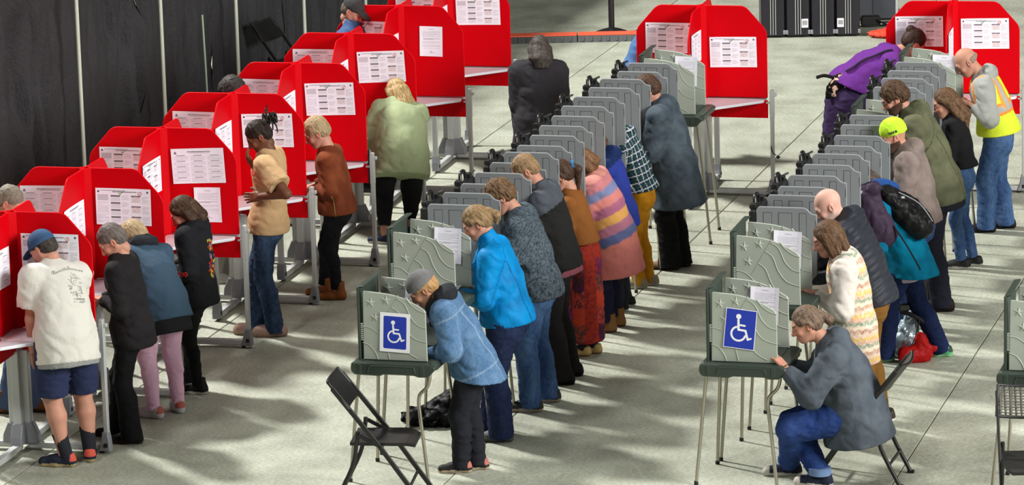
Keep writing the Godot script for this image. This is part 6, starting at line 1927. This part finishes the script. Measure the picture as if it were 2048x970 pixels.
var PEOPLE := [
	{"label": "man in white tee, navy shorts and blue cap at a red booth", "fl": Vector3(-3.220,0.000,6.768), "fr": Vector3(-3.047,0.000,6.617), "pel": Vector3(-3.173,0.927,6.692), "neck": Vector3(-3.248,1.401,6.489), "head": Vector3(-3.326,1.511,6.439), "hl": Vector3(-3.425,0.778,6.539), "hr": Vector3(-3.303,0.914,6.139), "a": 235, "hy": 212, "hp": 38, "k": 1.03, "w": 1.16, "bare": 1, "toe": [195, 265], "skin": Color(0.711,0.518,0.442), "hc": Color(0.138,0.110,0.097), "hair": "short", "cap": {"kind": "cap", "c": Color(0.214,0.317,0.442)}, "top": {"name": "tee_shirt", "c": Color(0.780,0.773,0.745), "sleeve": 0.42, "hem": 0.181, "sr": 1.25, "pad": 0.012, "under": Color(0.518,0.525,0.518), "ulen": 0.025}, "bottom": {"kind": "shorts", "c": Color(0.152,0.179,0.290)}, "shoe": {"c": Color(0.138,0.152,0.207), "sole": Color(0.676,0.607,0.449), "accent": Color(0.759,0.331,0.262)}, "sock": Color(0.138,0.145,0.166), "sock_h": 0.16, "hand": ["relaxed", "write"], "palm": [Vector3(1.000,0.000,0.000), Vector3(0.000,-1.000,0.000)], "extra": "tee_print"},
	{"label": "man in black suit jacket and trousers bent over a red booth", "fl": Vector3(-2.786,0.000,6.208), "fr": Vector3(-2.904,0.000,6.021), "pel": Vector3(-2.762,0.846,6.114), "neck": Vector3(-2.816,1.368,6.114), "head": Vector3(-2.868,1.480,6.114), "hl": Vector3(-2.957,1.046,6.114), "hr": Vector3(-3.002,0.987,5.864), "a": 190, "hy": 177, "hp": 41, "k": 0.94, "skin": Color(0.711,0.518,0.442), "hc": Color(0.311,0.276,0.262), "hair": "crop", "top": {"name": "jacket", "c": Color(0.117,0.110,0.117), "hem": 0.139, "sr": 1.1, "pad": 0.01}, "bottom": {"c": Color(0.083,0.079,0.090), "re": 0.085}, "shoe": {"c": Color(0.097,0.090,0.090), "sole": Color(0.207,0.166,0.131)}},
	{"label": "voter in slate blue sweatshirt with dark hood and pink trousers", "fl": Vector3(-2.683,0.000,5.520), "fr": Vector3(-2.514,0.000,5.354), "pel": Vector3(-2.592,0.855,5.437), "neck": Vector3(-2.748,1.219,5.214), "head": Vector3(-2.801,1.285,5.164), "hl": Vector3(-2.915,0.754,4.914), "hr": Vector3(-2.882,0.724,4.794), "a": 222, "hy": 215, "hp": 42, "k": 0.95, "w": 1.08, "toe": [215, 250], "skin": Color(0.711,0.518,0.442), "hc": Color(0.518,0.442,0.331), "hc2": Color(0.690,0.614,0.483), "hair": "short", "ht": 0.008, "top": {"name": "sweatshirt", "c": Color(0.214,0.290,0.359), "hem": 0.139, "sr": 1.2, "pad": 0.012, "under": Color(0.117,0.117,0.131), "ulen": 0.09, "flare": 0.02}, "bottom": {"c": Color(0.880,0.704,0.808), "re": 0.052, "cuff": 0.06, "r": 0.92}, "shoe": {"c": Color(0.739,0.739,0.752), "sole": Color(0.780,0.780,0.780), "accent": Color(0.690,0.380,0.345)}, "extra": "dark_hood"},
	{"label": "voter in black hooded sweatshirt with red sleeve print and black leggings", "fl": Vector3(-2.404,0.000,4.862), "fr": Vector3(-2.481,0.000,4.736), "pel": Vector3(-2.388,0.801,4.799), "neck": Vector3(-2.396,1.303,4.799), "head": Vector3(-2.456,1.389,4.799), "hl": Vector3(-2.547,0.949,4.799), "hr": Vector3(-2.575,0.922,4.599), "a": 195, "hy": 177, "hp": 36, "k": 0.89, "skin": Color(0.711,0.518,0.442), "hc": Color(0.138,0.097,0.076), "hc2": Color(0.331,0.242,0.179), "hair": "long", "hl_len": 0.2, "top": {"name": "hooded_sweatshirt", "c": Color(0.097,0.100,0.114), "hem": 0.112, "sr": 1.25, "pad": 0.014, "hood": 1}, "bottom": {"c": Color(0.090,0.090,0.097), "re": 0.046, "r": 0.9, "cuff": 0.06}, "shoe": {"kind": "high", "c": Color(0.117,0.117,0.124), "sole": Color(0.739,0.718,0.676), "lace": Color(0.766,0.759,0.739)}, "extra": "sleeve_print"},
	{"label": "man in tan tee with tied dreadlocks and dark jeans holding his chin", "fl": Vector3(-1.903,0.000,3.137), "fr": Vector3(-2.063,0.000,3.054), "pel": Vector3(-1.940,0.918,3.096), "neck": Vector3(-1.894,1.486,3.096), "head": Vector3(-1.979,1.621,3.096), "hl": Vector3(-1.978,1.175,3.296), "hr": Vector3(-2.022,1.381,3.136), "a": 187, "hy": 172, "hp": 36, "k": 1.02, "w": 0.94, "bare": 1, "skin": Color(0.387,0.248,0.179), "hc": Color(0.110,0.086,0.079), "hc2": Color(0.207,0.159,0.138), "hair": "dreads", "top": {"name": "tee_shirt", "c": Color(0.697,0.573,0.428), "sleeve": 0.42, "hem": 0.067, "sr": 1.3, "pad": 0.012}, "bottom": {"c": Color(0.117,0.173,0.269), "c2": Color(0.255,0.331,0.442), "pat": "denim", "re": 0.072, "r": 1.05}, "shoe": {"kind": "clog", "c": Color(0.594,0.483,0.428), "sole": Color(0.566,0.456,0.400)}, "hand": ["flat", "relaxed"], "palm": [Vector3(0.000,-0.300,-1.000), Vector3(1.000,0.000,0.000)], "extra": "chest_print"},
	{"label": "woman in rust brown sweater, black trousers and tan ankle boots", "fl": Vector3(-1.459,0.000,1.951), "fr": Vector3(-1.574,0.000,1.778), "pel": Vector3(-1.441,0.774,1.864), "neck": Vector3(-1.491,1.253,1.864), "head": Vector3(-1.581,1.394,1.864), "hl": Vector3(-1.619,0.921,1.864), "hr": Vector3(-1.655,0.894,1.614), "a": 187, "hy": 177, "hp": 31, "k": 0.86, "w": 1.08, "skin": Color(0.711,0.518,0.442), "hc": Color(0.518,0.435,0.324), "hc2": Color(0.676,0.600,0.469), "hair": "short", "ht": 0.008, "top": {"name": "sweater", "c": Color(0.456,0.235,0.145), "c2": Color(0.387,0.186,0.117), "pat": "soft", "hem": 0.052, "sr": 1.15, "pad": 0.014, "sleeve": 0.86}, "bottom": {"c": Color(0.090,0.090,0.104), "re": 0.052, "r": 0.9, "cuff": 0.09}, "shoe": {"kind": "boot", "c": Color(0.504,0.297,0.159), "sole": Color(0.414,0.276,0.173)}, "extra": "side_zip"},
	{"label": "blonde woman in pale green hooded sweatshirt and black trousers seen from behind", "fl": Vector3(-1.113,0.000,-0.096), "fr": Vector3(-0.891,0.000,-0.408), "pel": Vector3(-0.956,0.810,-0.252), "neck": Vector3(-0.959,1.134,-0.560), "head": Vector3(-0.984,1.240,-0.620), "hl": Vector3(-1.223,0.870,-0.660), "hr": Vector3(-1.110,0.771,-0.980), "a": 250, "hy": 235, "hp": 30, "k": 0.9, "w": 1.42, "toe": [205, 260], "skin": Color(0.711,0.518,0.442), "hc": Color(0.483,0.373,0.228), "hc2": Color(0.745,0.656,0.483), "hair": "long", "hl_len": 0.25, "top": {"name": "hooded_sweatshirt", "c": Color(0.552,0.594,0.462), "hem": 0.253, "sr": 1.3, "pad": 0.02, "hood": 1.05}, "bottom": {"c": Color(0.090,0.090,0.104), "re": 0.06, "cuff": 0.16}, "shoe": {"c": Color(0.138,0.159,0.228), "sole": Color(0.725,0.718,0.704)}},
	{"label": "person in long black coat with dark hair walking away on the far aisle", "fl": Vector3(0.198,0.000,-1.285), "fr": Vector3(0.332,0.000,-1.183), "pel": Vector3(0.270,0.837,-1.234), "neck": Vector3(0.281,1.344,-1.291), "head": Vector3(0.294,1.481,-1.291), "hl": Vector3(0.099,0.736,-1.291), "hr": Vector3(0.469,0.725,-1.291), "a": 262, "hp": 8, "k": 0.93, "w": 1.15, "skin": Color(0.587,0.483,0.435), "hc": Color(0.179,0.152,0.138), "hair": "long", "hl_len": 0.16, "top": {"name": "coat", "c": Color(0.179,0.173,0.190), "hem": 0.477, "sr": 1.35, "pad": 0.03, "hood": 1.1, "flare": 0.04}, "bottom": {"c": Color(0.097,0.097,0.110)}, "shoe": {"c": Color(0.104,0.104,0.110)}},
	{"label": "person in faded denim jacket and grey cap bent over the low booth", "fl": Vector3(-0.400,-0.000,7.196), "fr": Vector3(-0.281,0.000,7.132), "pel": Vector3(-0.301,0.787,7.164), "neck": Vector3(-0.496,1.240,7.164), "head": Vector3(-0.628,1.315,7.164), "hl": Vector3(-0.617,0.861,7.264), "hr": Vector3(-0.647,0.828,6.964), "a": 186, "hy": 177, "hp": 43, "k": 0.875, "w": 1.1, "skin": Color(0.656,0.483,0.387), "hc": Color(0.587,0.435,0.283), "hc2": Color(0.711,0.573,0.400), "hair": "short", "ht": 0.004, "cap": {"kind": "cap", "c": Color(0.414,0.414,0.421)}, "top": {"name": "denim_jacket", "c": Color(0.269,0.393,0.531), "c2": Color(0.400,0.518,0.642), "pat": "denim_jacket", "cell": 0.0102, "hem": 0.106, "sr": 1.3, "pad": 0.02, "flare": 0.03, "hemtilt": 0.3}, "bottom": {"c": Color(0.124,0.128,0.152), "re": 0.068, "r": 1.05, "fold": 0.008}, "shoe": {"c": Color(0.159,0.159,0.166), "sole": Color(0.676,0.607,0.518), "accent": Color(0.690,0.414,0.380)}, "extra": "dark_hood"},
	{"label": "woman in bright blue jacket with hair tied back at tall star booth", "fl": Vector3(-0.114,0.000,6.421), "fr": Vector3(-0.182,0.000,6.200), "pel": Vector3(-0.058,0.887,6.311), "neck": Vector3(-0.143,1.434,6.311), "head": Vector3(-0.249,1.583,6.311), "hl": Vector3(-0.423,1.087,6.391), "hr": Vector3(-0.455,1.050,6.111), "a": 190, "hy": 177, "hp": 33, "k": 0.985, "w": 1.22, "skin": Color(0.711,0.518,0.442), "hc": Color(0.380,0.297,0.207), "hc2": Color(0.607,0.504,0.366), "hair": "pony", "hl_len": 0.06, "top": {"name": "jacket", "c": Color(0.000,0.490,0.739), "c2": Color(0.000,0.290,0.483), "pat": "seams", "cell": 0.011, "hem": 0.028, "sr": 1.15, "pad": 0.012, "collar": 0.1, "bust": 1.1, "rough": 0.6}, "bottom": {"c": Color(0.097,0.124,0.228), "c2": Color(0.173,0.214,0.338), "pat": "denim", "re": 0.095, "r": 1}, "shoe": {"c": Color(0.414,0.428,0.421), "sole": Color(0.311,0.317,0.311)}},
	{"label": "man in charcoal heather tee and blue jeans at grey booth", "fl": Vector3(0.107,0.000,5.624), "fr": Vector3(0.243,0.000,5.354), "pel": Vector3(0.169,0.914,5.489), "neck": Vector3(0.050,1.471,5.489), "head": Vector3(-0.079,1.591,5.489), "hl": Vector3(-0.223,1.001,5.539), "hr": Vector3(-0.280,0.982,5.289), "a": 190, "hy": 177, "hp": 39, "k": 1.015, "w": 1.1, "skin": Color(0.711,0.518,0.442), "hc": Color(0.290,0.207,0.145), "hc2": Color(0.469,0.366,0.269), "hair": "short", "ht": 0.012, "hfold": 0.01, "top": {"name": "tee_shirt", "c": Color(0.159,0.193,0.228), "c2": Color(0.331,0.373,0.407), "pat": "heather", "hem": 0.075, "sleeve": 0.5, "sr": 1.3, "pad": 0.016}, "bottom": {"c": Color(0.173,0.269,0.435), "c2": Color(0.338,0.449,0.607), "pat": "denim", "re": 0.08, "r": 1.05}, "shoe": {"c": Color(0.228,0.221,0.228), "sole": Color(0.676,0.621,0.573)}},
	{"label": "man with short fair hair in black jacket with grey yoke and black trousers", "fl": Vector3(0.356,0.000,4.872), "fr": Vector3(0.426,0.000,4.626), "pel": Vector3(0.326,0.927,4.749), "neck": Vector3(0.236,1.500,4.749), "head": Vector3(0.112,1.626,4.749), "hl": Vector3(-0.035,1.022,4.749), "hr": Vector3(-0.054,0.996,4.549), "a": 190, "hy": 177, "hp": 36, "k": 1.03, "w": 1.08, "skin": Color(0.711,0.518,0.442), "hc": Color(0.435,0.338,0.235), "hc2": Color(0.587,0.483,0.366), "hair": "crop", "stubble": 0.25, "top": {"name": "jacket", "c": Color(0.124,0.121,0.131), "c2": Color(0.276,0.290,0.324), "pat": "yoke", "hem": 0.039, "sr": 1.2, "pad": 0.016, "collar": 0.05, "under": Color(0.476,0.262,0.304), "ulen": 0.05}, "bottom": {"c": Color(0.124,0.114,0.121), "re": 0.075}, "shoe": {"c": Color(0.110,0.110,0.117), "sole": Color(0.097,0.097,0.097)}},
	{"label": "woman in brown top and red patchwork skirt with dark ponytail", "fl": Vector3(0.511,0.000,4.040), "fr": Vector3(0.599,0.000,3.971), "pel": Vector3(0.531,0.805,4.005), "neck": Vector3(0.457,1.304,4.005), "head": Vector3(0.375,1.424,4.005), "hl": Vector3(0.237,0.963,4.005), "hr": Vector3(0.219,0.938,3.805), "a": 190, "hy": 177, "hp": 31, "k": 0.895, "w": 1.04, "skin": Color(0.711,0.518,0.442), "hc": Color(0.166,0.117,0.097), "hc2": Color(0.311,0.228,0.173), "hair": "pony", "hl_len": 0.16, "tie": Color(0.207,0.414,0.587), "top": {"name": "top", "c": Color(0.462,0.283,0.131), "hem": -0.1, "sr": 1.05, "fold": 0.005}, "bottom": {"kind": "skirt", "c": Color(0.483,0.173,0.124), "pat": "patch", "hem": 0.12, "flare": 0.15}, "shoe": {"c": Color(0.607,0.518,0.331), "sole": Color(0.449,0.345,0.221)}, "sock": Color(0.138,0.131,0.159), "sock_h": 0.03},
	{"label": "woman in wide-striped pink, ochre and blue knit and navy trousers leaning to a grey booth", "fl": Vector3(0.735,0.000,3.299), "fr": Vector3(0.812,0.000,3.110), "pel": Vector3(0.784,0.787,3.205), "neck": Vector3(0.654,1.257,3.205), "head": Vector3(0.553,1.356,3.205), "hl": Vector3(0.384,0.860,3.205), "hr": Vector3(0.367,0.856,3.005), "a": 188, "hy": 177, "hp": 41, "k": 0.875, "w": 1.25, "skin": Color(0.711,0.518,0.442), "hc": Color(0.304,0.207,0.145), "hc2": Color(0.518,0.380,0.269), "hair": "long", "hl_len": 0.14, "top": {"name": "cardigan", "c": Color(0.621,0.414,0.380), "pat": "bands", "hem": 0.327, "sr": 1.3, "pad": 0.025, "flare": 0.03}, "bottom": {"c": Color(0.104,0.104,0.193), "re": 0.058, "r": 0.95, "cuff": 0.08}, "shoe": {"kind": "boot", "c": Color(0.483,0.345,0.200), "sole": Color(0.311,0.228,0.152)}},
	{"label": "person in royal blue hooded sweatshirt bent at a grey booth behind the striped knit", "fl": Vector3(0.852,0.000,2.612), "fr": Vector3(0.915,-0.000,2.448), "pel": Vector3(0.878,0.787,2.530), "neck": Vector3(0.776,1.268,2.530), "head": Vector3(0.681,1.361,2.530), "hl": Vector3(0.516,0.830,2.530), "hr": Vector3(0.500,0.828,2.330), "a": 188, "hy": 177, "hp": 41, "k": 0.875, "w": 0.92, "skin": Color(0.711,0.518,0.442), "hc": Color(0.255,0.159,0.117), "hair": "short", "top": {"name": "hooded_sweatshirt", "c": Color(0.152,0.214,0.518), "c2": Color(0.104,0.152,0.311), "pat": "yoke", "hem": 0.1, "sr": 1.2, "pad": 0.016, "hood": 1.1}, "bottom": {"c": Color(0.152,0.159,0.179)}, "shoe": {"c": Color(0.117,0.117,0.131), "sole": Color(0.676,0.676,0.676)}},
	{"label": "person in green and navy plaid shirt and mustard trousers", "fl": Vector3(1.035,0.000,1.831), "fr": Vector3(1.134,0.000,1.735), "pel": Vector3(1.085,0.810,1.783), "neck": Vector3(0.934,1.288,1.783), "head": Vector3(0.840,1.341,1.783), "hl": Vector3(0.656,0.832,1.783), "hr": Vector3(0.640,0.811,1.583), "a": 189, "hy": 177, "hp": 49, "k": 0.9, "w": 0.9, "skin": Color(0.711,0.518,0.442), "hc": Color(0.311,0.207,0.152), "hair": "short", "top": {"name": "plaid_shirt", "c": Color(0.104,0.173,0.207), "pat": "plaid", "hem": -0.019, "sr": 1.1, "pad": 0.012, "hood": 0.95, "cell": 0.0085, "fold": 0.006}, "bottom": {"c": Color(0.711,0.490,0.104), "c2": Color(0.621,0.407,0.076), "pat": "soft", "re": 0.056, "r": 0.95}, "shoe": {"c": Color(0.518,0.469,0.400), "sole": Color(0.656,0.621,0.573)}},
	{"label": "person in long slate grey coat and black wide trousers", "fl": Vector3(1.330,0.000,1.174), "fr": Vector3(1.428,0.000,1.074), "pel": Vector3(1.380,0.878,1.124), "neck": Vector3(1.281,1.412,1.124), "head": Vector3(1.166,1.527,1.124), "hl": Vector3(0.993,1.026,1.124), "hr": Vector3(0.978,1.029,0.924), "a": 192, "hy": 177, "hp": 36, "k": 0.975, "w": 1.1, "skin": Color(0.711,0.518,0.442), "hc": Color(0.207,0.145,0.117), "hc2": Color(0.359,0.262,0.207), "hair": "short", "ht": 0.012, "top": {"name": "long_coat", "c": Color(0.290,0.331,0.366), "c2": Color(0.228,0.262,0.297), "pat": "soft", "hem": 0.328, "sr": 1.35, "pad": 0.03, "hood": 1.1, "flare": 0.05}, "bottom": {"c": Color(0.076,0.076,0.083), "re": 0.1, "r": 1.1, "cuff": 0.01}, "shoe": {"c": Color(0.518,0.414,0.331), "sole": Color(0.207,0.173,0.138)}},
	{"label": "woman in purple sweater and dark purple skirt bending over, hair in a bun", "fl": Vector3(3.055,-0.000,-1.630), "fr": Vector3(3.192,0.000,-1.525), "pel": Vector3(3.103,0.918,-1.577), "neck": Vector3(3.514,1.314,-1.577), "head": Vector3(3.687,1.392,-1.577), "hl": Vector3(3.774,0.930,-1.477), "hr": Vector3(3.833,0.895,-1.777), "a": 352, "hp": 35, "k": 1.02, "w": 1.28, "skin": Color(0.711,0.518,0.442), "hc": Color(0.145,0.097,0.083), "hc2": Color(0.262,0.186,0.159), "hair": "bun", "ht": 0.006, "top": {"name": "sweater", "c": Color(0.366,0.166,0.483), "hem": -0.1, "sr": 1.1, "pad": 0.014, "flare": 0.02}, "bottom": {"kind": "skirt", "c": Color(0.193,0.138,0.269), "hem": 0.25, "flare": 0.3, "fold": 0.012}, "shoe": {"c": Color(0.117,0.104,0.117)}, "extra": "shoulder_bag", "pts": [Vector3(2.990,1.038,-1.457)]},
	{"label": "bearded man with glasses in olive green jacket and dark trousers", "fl": Vector3(3.440,0.000,2.905), "fr": Vector3(3.398,-0.000,2.628), "pel": Vector3(3.409,1.008,2.767), "neck": Vector3(3.228,1.608,2.767), "head": Vector3(3.077,1.726,2.767), "hl": Vector3(2.892,1.083,2.867), "hr": Vector3(2.899,1.061,2.567), "a": 190, "hy": 177, "hp": 31, "k": 1.12, "w": 1.1, "beard": true, "skin": Color(0.711,0.518,0.442), "hc": Color(0.200,0.145,0.110), "hc2": Color(0.359,0.269,0.200), "hair": "short", "ht": 0.012, "hfold": 0.01, "top": {"name": "jacket", "c": Color(0.366,0.373,0.290), "c2": Color(0.221,0.228,0.166), "pat": "seams", "hem": 0.133, "sr": 1.2, "pad": 0.018, "hood": 1.25, "collar": 0.05, "under": Color(0.110,0.117,0.152), "ulen": 0.05}, "bottom": {"c": Color(0.117,0.124,0.166), "re": 0.078}, "shoe": {"c": Color(0.152,0.131,0.117), "sole": Color(0.104,0.097,0.090)}, "extra": "glasses"},
	{"label": "bald man in yellow safety vest over grey hooded sweatshirt and blue jeans", "fl": Vector3(4.136,0.000,0.091), "fr": Vector3(4.328,0.000,-0.046), "pel": Vector3(4.248,0.860,0.022), "neck": Vector3(4.118,1.380,0.022), "head": Vector3(3.971,1.498,0.022), "hl": Vector3(3.985,1.147,0.122), "hr": Vector3(3.985,1.103,-0.178), "a": 190, "hy": 177, "hp": 40, "k": 0.955, "w": 1.15, "bare": 0, "skin": Color(0.711,0.518,0.442), "hc": Color(0.518,0.442,0.380), "hair": "fringe", "top": {"name": "hooded_sweatshirt", "c": Color(0.580,0.587,0.573), "hem": -0.04, "sr": 1.2, "pad": 0.012, "hood": 1.15, "sleeve": 0.8}, "bottom": {"c": Color(0.173,0.269,0.435), "c2": Color(0.338,0.449,0.607), "pat": "denim", "re": 0.085, "r": 1.1}, "shoe": {"c": Color(0.138,0.131,0.131), "sole": Color(0.110,0.104,0.104)}, "extra": "safety_vest"},
	{"label": "woman with long brown hair in black top and blue jeans", "fl": Vector3(3.761,0.000,1.444), "fr": Vector3(3.874,0.000,1.346), "pel": Vector3(3.776,0.815,1.395), "neck": Vector3(3.698,1.313,1.395), "head": Vector3(3.636,1.408,1.395), "hl": Vector3(3.510,1.012,1.395), "hr": Vector3(3.510,0.993,1.195), "a": 192, "hy": 177, "hp": 21, "k": 0.905, "w": 0.92, "skin": Color(0.711,0.518,0.442), "hc": Color(0.242,0.173,0.124), "hc2": Color(0.449,0.338,0.242), "hair": "long", "hl_len": 0.3, "top": {"name": "top", "c": Color(0.090,0.086,0.097), "hem": -0.054, "sr": 1}, "bottom": {"c": Color(0.173,0.269,0.435), "c2": Color(0.338,0.449,0.607), "pat": "denim", "re": 0.05, "r": 0.88, "cuff": 0.07}, "shoe": {"c": Color(0.152,0.152,0.166), "sole": Color(0.676,0.656,0.635)}},
	{"label": "bearded man in lime green beanie and taupe hooded sweatshirt", "fl": Vector3(3.077,0.000,3.623), "fr": Vector3(3.192,0.000,3.425), "pel": Vector3(3.185,0.905,3.524), "neck": Vector3(3.109,1.463,3.524), "head": Vector3(2.993,1.570,3.524), "hl": Vector3(2.820,1.006,3.624), "hr": Vector3(2.828,0.980,3.324), "a": 190, "hy": 177, "hp": 21, "k": 1.005, "w": 1.05, "beard": true, "skin": Color(0.711,0.518,0.442), "hc": Color(0.193,0.145,0.124), "hair": "none", "cap": {"kind": "beanie", "c": Color(0.683,0.828,0.207), "text": "Bera"}, "top": {"name": "hooded_sweatshirt", "c": Color(0.490,0.442,0.421), "c2": Color(0.435,0.387,0.373), "pat": "soft", "hem": 0.019, "sr": 1.25, "pad": 0.016, "hood": 1.15}, "bottom": {"c": Color(0.152,0.228,0.400), "c2": Color(0.242,0.331,0.518), "pat": "denim"}, "shoe": {"c": Color(0.207,0.207,0.207)}},
	{"label": "bald man in dark quilted puffer jacket", "fl": Vector3(2.548,0.000,6.341), "fr": Vector3(2.644,0.000,6.160), "pel": Vector3(2.548,0.950,6.251), "neck": Vector3(2.387,1.519,6.251), "head": Vector3(2.260,1.625,6.251), "hl": Vector3(2.129,1.097,6.301), "hr": Vector3(2.124,1.075,6.051), "a": 190, "hy": 177, "hp": 33, "k": 1.055, "w": 1.05, "skin": Color(0.780,0.607,0.552), "hc": Color(0.690,0.656,0.621), "hair": "none", "stubble": 0.4, "top": {"name": "puffer_jacket", "c": Color(0.159,0.169,0.200), "hem": 0.03, "sr": 1.3, "pad": 0.026, "hood": 1.25, "quilt": 0.055, "fold": 0.003, "rough": 0.5}, "bottom": {"c": Color(0.414,0.290,0.124), "re": 0.06}, "shoe": {"c": Color(0.207,0.173,0.152)}},
	{"label": "person in teal jacket and navy jeans with green shoes, wide stance, carrying a backpack", "fl": Vector3(2.825,0.000,4.444), "fr": Vector3(3.281,0.000,4.340), "pel": Vector3(3.002,0.824,4.392), "neck": Vector3(2.776,1.284,4.392), "head": Vector3(2.712,1.363,4.392), "hl": Vector3(2.567,0.891,4.492), "hr": Vector3(2.574,0.861,4.192), "a": 190, "hy": 177, "hp": 51, "k": 0.915, "w": 1.08, "toe": [190, 195], "skin": Color(0.711,0.518,0.442), "hc": Color(0.207,0.159,0.131), "hair": "short", "top": {"name": "jacket", "c": Color(0.000,0.456,0.587), "c2": Color(0.000,0.387,0.518), "pat": "soft", "hem": 0.146, "sr": 1.2, "pad": 0.02, "flare": 0.04, "under": Color(0.676,0.621,0.690), "ulen": 0.03, "hemtilt": 0.25}, "bottom": {"c": Color(0.090,0.124,0.248), "c2": Color(0.138,0.186,0.331), "pat": "denim", "re": 0.082, "r": 1.05}, "shoe": {"c": Color(0.359,0.656,0.449), "sole": Color(0.518,0.725,0.552), "accent": Color(0.207,0.276,0.242)}, "extra": "backpack", "pts": [Vector3(2.979,1.191,4.492), Vector3(2.740,1.193,4.612)]},
	{"label": "woman with short brown hair in knitted vest over cream blouse and ochre trousers", "fl": Vector3(2.356,0.000,6.800), "fr": Vector3(2.421,0.000,6.701), "pel": Vector3(2.373,0.855,6.751), "neck": Vector3(2.336,1.386,6.751), "head": Vector3(2.214,1.498,6.751), "hl": Vector3(2.117,1.110,6.811), "hr": Vector3(2.074,1.056,6.551), "a": 188, "hy": 177, "hp": 21, "k": 0.95, "w": 1.05, "skin": Color(0.711,0.518,0.442), "hc": Color(0.255,0.186,0.138), "hc2": Color(0.421,0.317,0.235), "hair": "bob", "ht": 0.006, "top": {"name": "blouse", "c": Color(0.780,0.752,0.725), "hem": -0.016, "sr": 1.3, "pad": 0.012}, "bottom": {"c": Color(0.511,0.352,0.138), "re": 0.06}, "shoe": {"c": Color(0.207,0.242,0.380), "sole": Color(0.739,0.414,0.276)}, "extra": "knit_vest", "vest_hem": 0.246},
	{"label": "seated woman in grey zip hooded sweatshirt and rolled blue jeans", "fl": Vector3(1.872,0.000,7.492), "fr": Vector3(2.063,0.000,7.781), "pel": Vector3(2.302,0.528,7.686), "neck": Vector3(2.155,0.998,7.686), "head": Vector3(1.986,1.122,7.686), "hl": Vector3(1.833,0.846,7.786), "hr": Vector3(1.840,0.793,7.486), "a": 186, "hy": 177, "hp": 23, "k": 1, "w": 1.34, "seat": true, "toe": [188, 195], "skin": Color(0.711,0.518,0.442), "hc": Color(0.297,0.242,0.200), "hc2": Color(0.490,0.414,0.352), "hair": "pony", "hl_len": 0.03, "top": {"name": "hooded_sweatshirt", "c": Color(0.317,0.345,0.380), "c2": Color(0.269,0.297,0.331), "pat": "soft", "hem": 0.229, "sr": 1.25, "pad": 0.016, "hood": 1.2, "flare": 0.03, "belly": 1}, "bottom": {"c": Color(0.124,0.200,0.407), "c2": Color(0.214,0.304,0.518), "pat": "denim", "re": 0.072, "cuff": 0.09, "turnup": Color(0.414,0.504,0.656)}, "shoe": {"c": Color(0.145,0.166,0.228), "sole": Color(0.711,0.690,0.656), "lace": Color(0.711,0.711,0.711), "toecap": 1}, "extra": "zip_front"},
	{"label": "person in blue shirt and grey cap hidden behind the far red booths", "fl": Vector3(-1.436,0.000,-2.208), "fr": Vector3(-1.318,0.000,-2.326), "pel": Vector3(-1.363,0.977,-2.267), "neck": Vector3(-1.437,1.580,-2.267), "head": Vector3(-1.405,1.709,-2.267), "hl": Vector3(-1.248,1.060,-2.267), "hr": Vector3(-1.276,1.071,-2.467), "a": 20, "hp": 35, "k": 1.085, "lod": 1.7, "skin": Color(0.711,0.518,0.442), "hc": Color(0.311,0.276,0.242), "hair": "short", "cap": {"kind": "cap", "c": Color(0.228,0.221,0.228)}, "top": {"name": "shirt", "c": Color(0.242,0.331,0.483)}, "bottom": {"c": Color(0.138,0.152,0.207)}, "shoe": {"c": Color(0.138,0.138,0.138)}},
	{"label": "dark-haired person behind the red booths, grey shoes showing below", "fl": Vector3(-2.526,-0.000,1.218), "fr": Vector3(-2.439,0.000,0.989), "pel": Vector3(-2.410,0.923,1.104), "neck": Vector3(-2.369,1.492,1.104), "head": Vector3(-2.313,1.610,1.104), "hl": Vector3(-2.230,0.982,1.104), "hr": Vector3(-2.250,0.984,0.904), "a": 15, "hp": 40, "k": 1.025, "lod": 1.7, "skin": Color(0.656,0.483,0.387), "hc": Color(0.117,0.097,0.090), "hair": "short", "ht": 0.012, "top": {"name": "shirt", "c": Color(0.152,0.152,0.166)}, "bottom": {"c": Color(0.518,0.504,0.476)}, "shoe": {"c": Color(0.518,0.511,0.483), "sole": Color(0.621,0.607,0.580)}},
	{"label": "grey-haired person in jeans and brown boots behind the first red booths", "fl": Vector3(-3.807,0.000,5.278), "fr": Vector3(-3.610,0.000,5.241), "pel": Vector3(-3.704,0.918,5.260), "neck": Vector3(-3.736,1.488,5.260), "head": Vector3(-3.693,1.600,5.260), "hl": Vector3(-3.578,0.971,5.260), "hr": Vector3(-3.610,0.943,5.060), "a": 10, "hp": 35, "k": 1.02, "lod": 1.7, "skin": Color(0.711,0.518,0.442), "hc": Color(0.414,0.387,0.338), "hair": "short", "top": {"name": "jacket", "c": Color(0.242,0.242,0.228)}, "bottom": {"c": Color(0.242,0.297,0.400), "re": 0.07}, "shoe": {"kind": "boot", "c": Color(0.414,0.255,0.145), "sole": Color(0.242,0.173,0.124)}},
	{"label": "person in blue clothes behind the lone red booth", "fl": Vector3(1.186,0.000,-3.329), "fr": Vector3(1.287,0.000,-3.458), "pel": Vector3(1.226,0.855,-3.394), "neck": Vector3(1.433,1.347,-3.394), "head": Vector3(1.537,1.306,-3.394), "hl": Vector3(1.606,0.870,-3.394), "hr": Vector3(1.624,0.857,-3.594), "a": 20, "hp": 30, "k": 0.95, "lod": 1.7, "skin": Color(0.711,0.518,0.442), "hc": Color(0.207,0.173,0.138), "hair": "short", "top": {"name": "shirt", "c": Color(0.290,0.414,0.587)}, "bottom": {"c": Color(0.290,0.414,0.587)}, "shoe": {"c": Color(0.207,0.207,0.207)}}
]
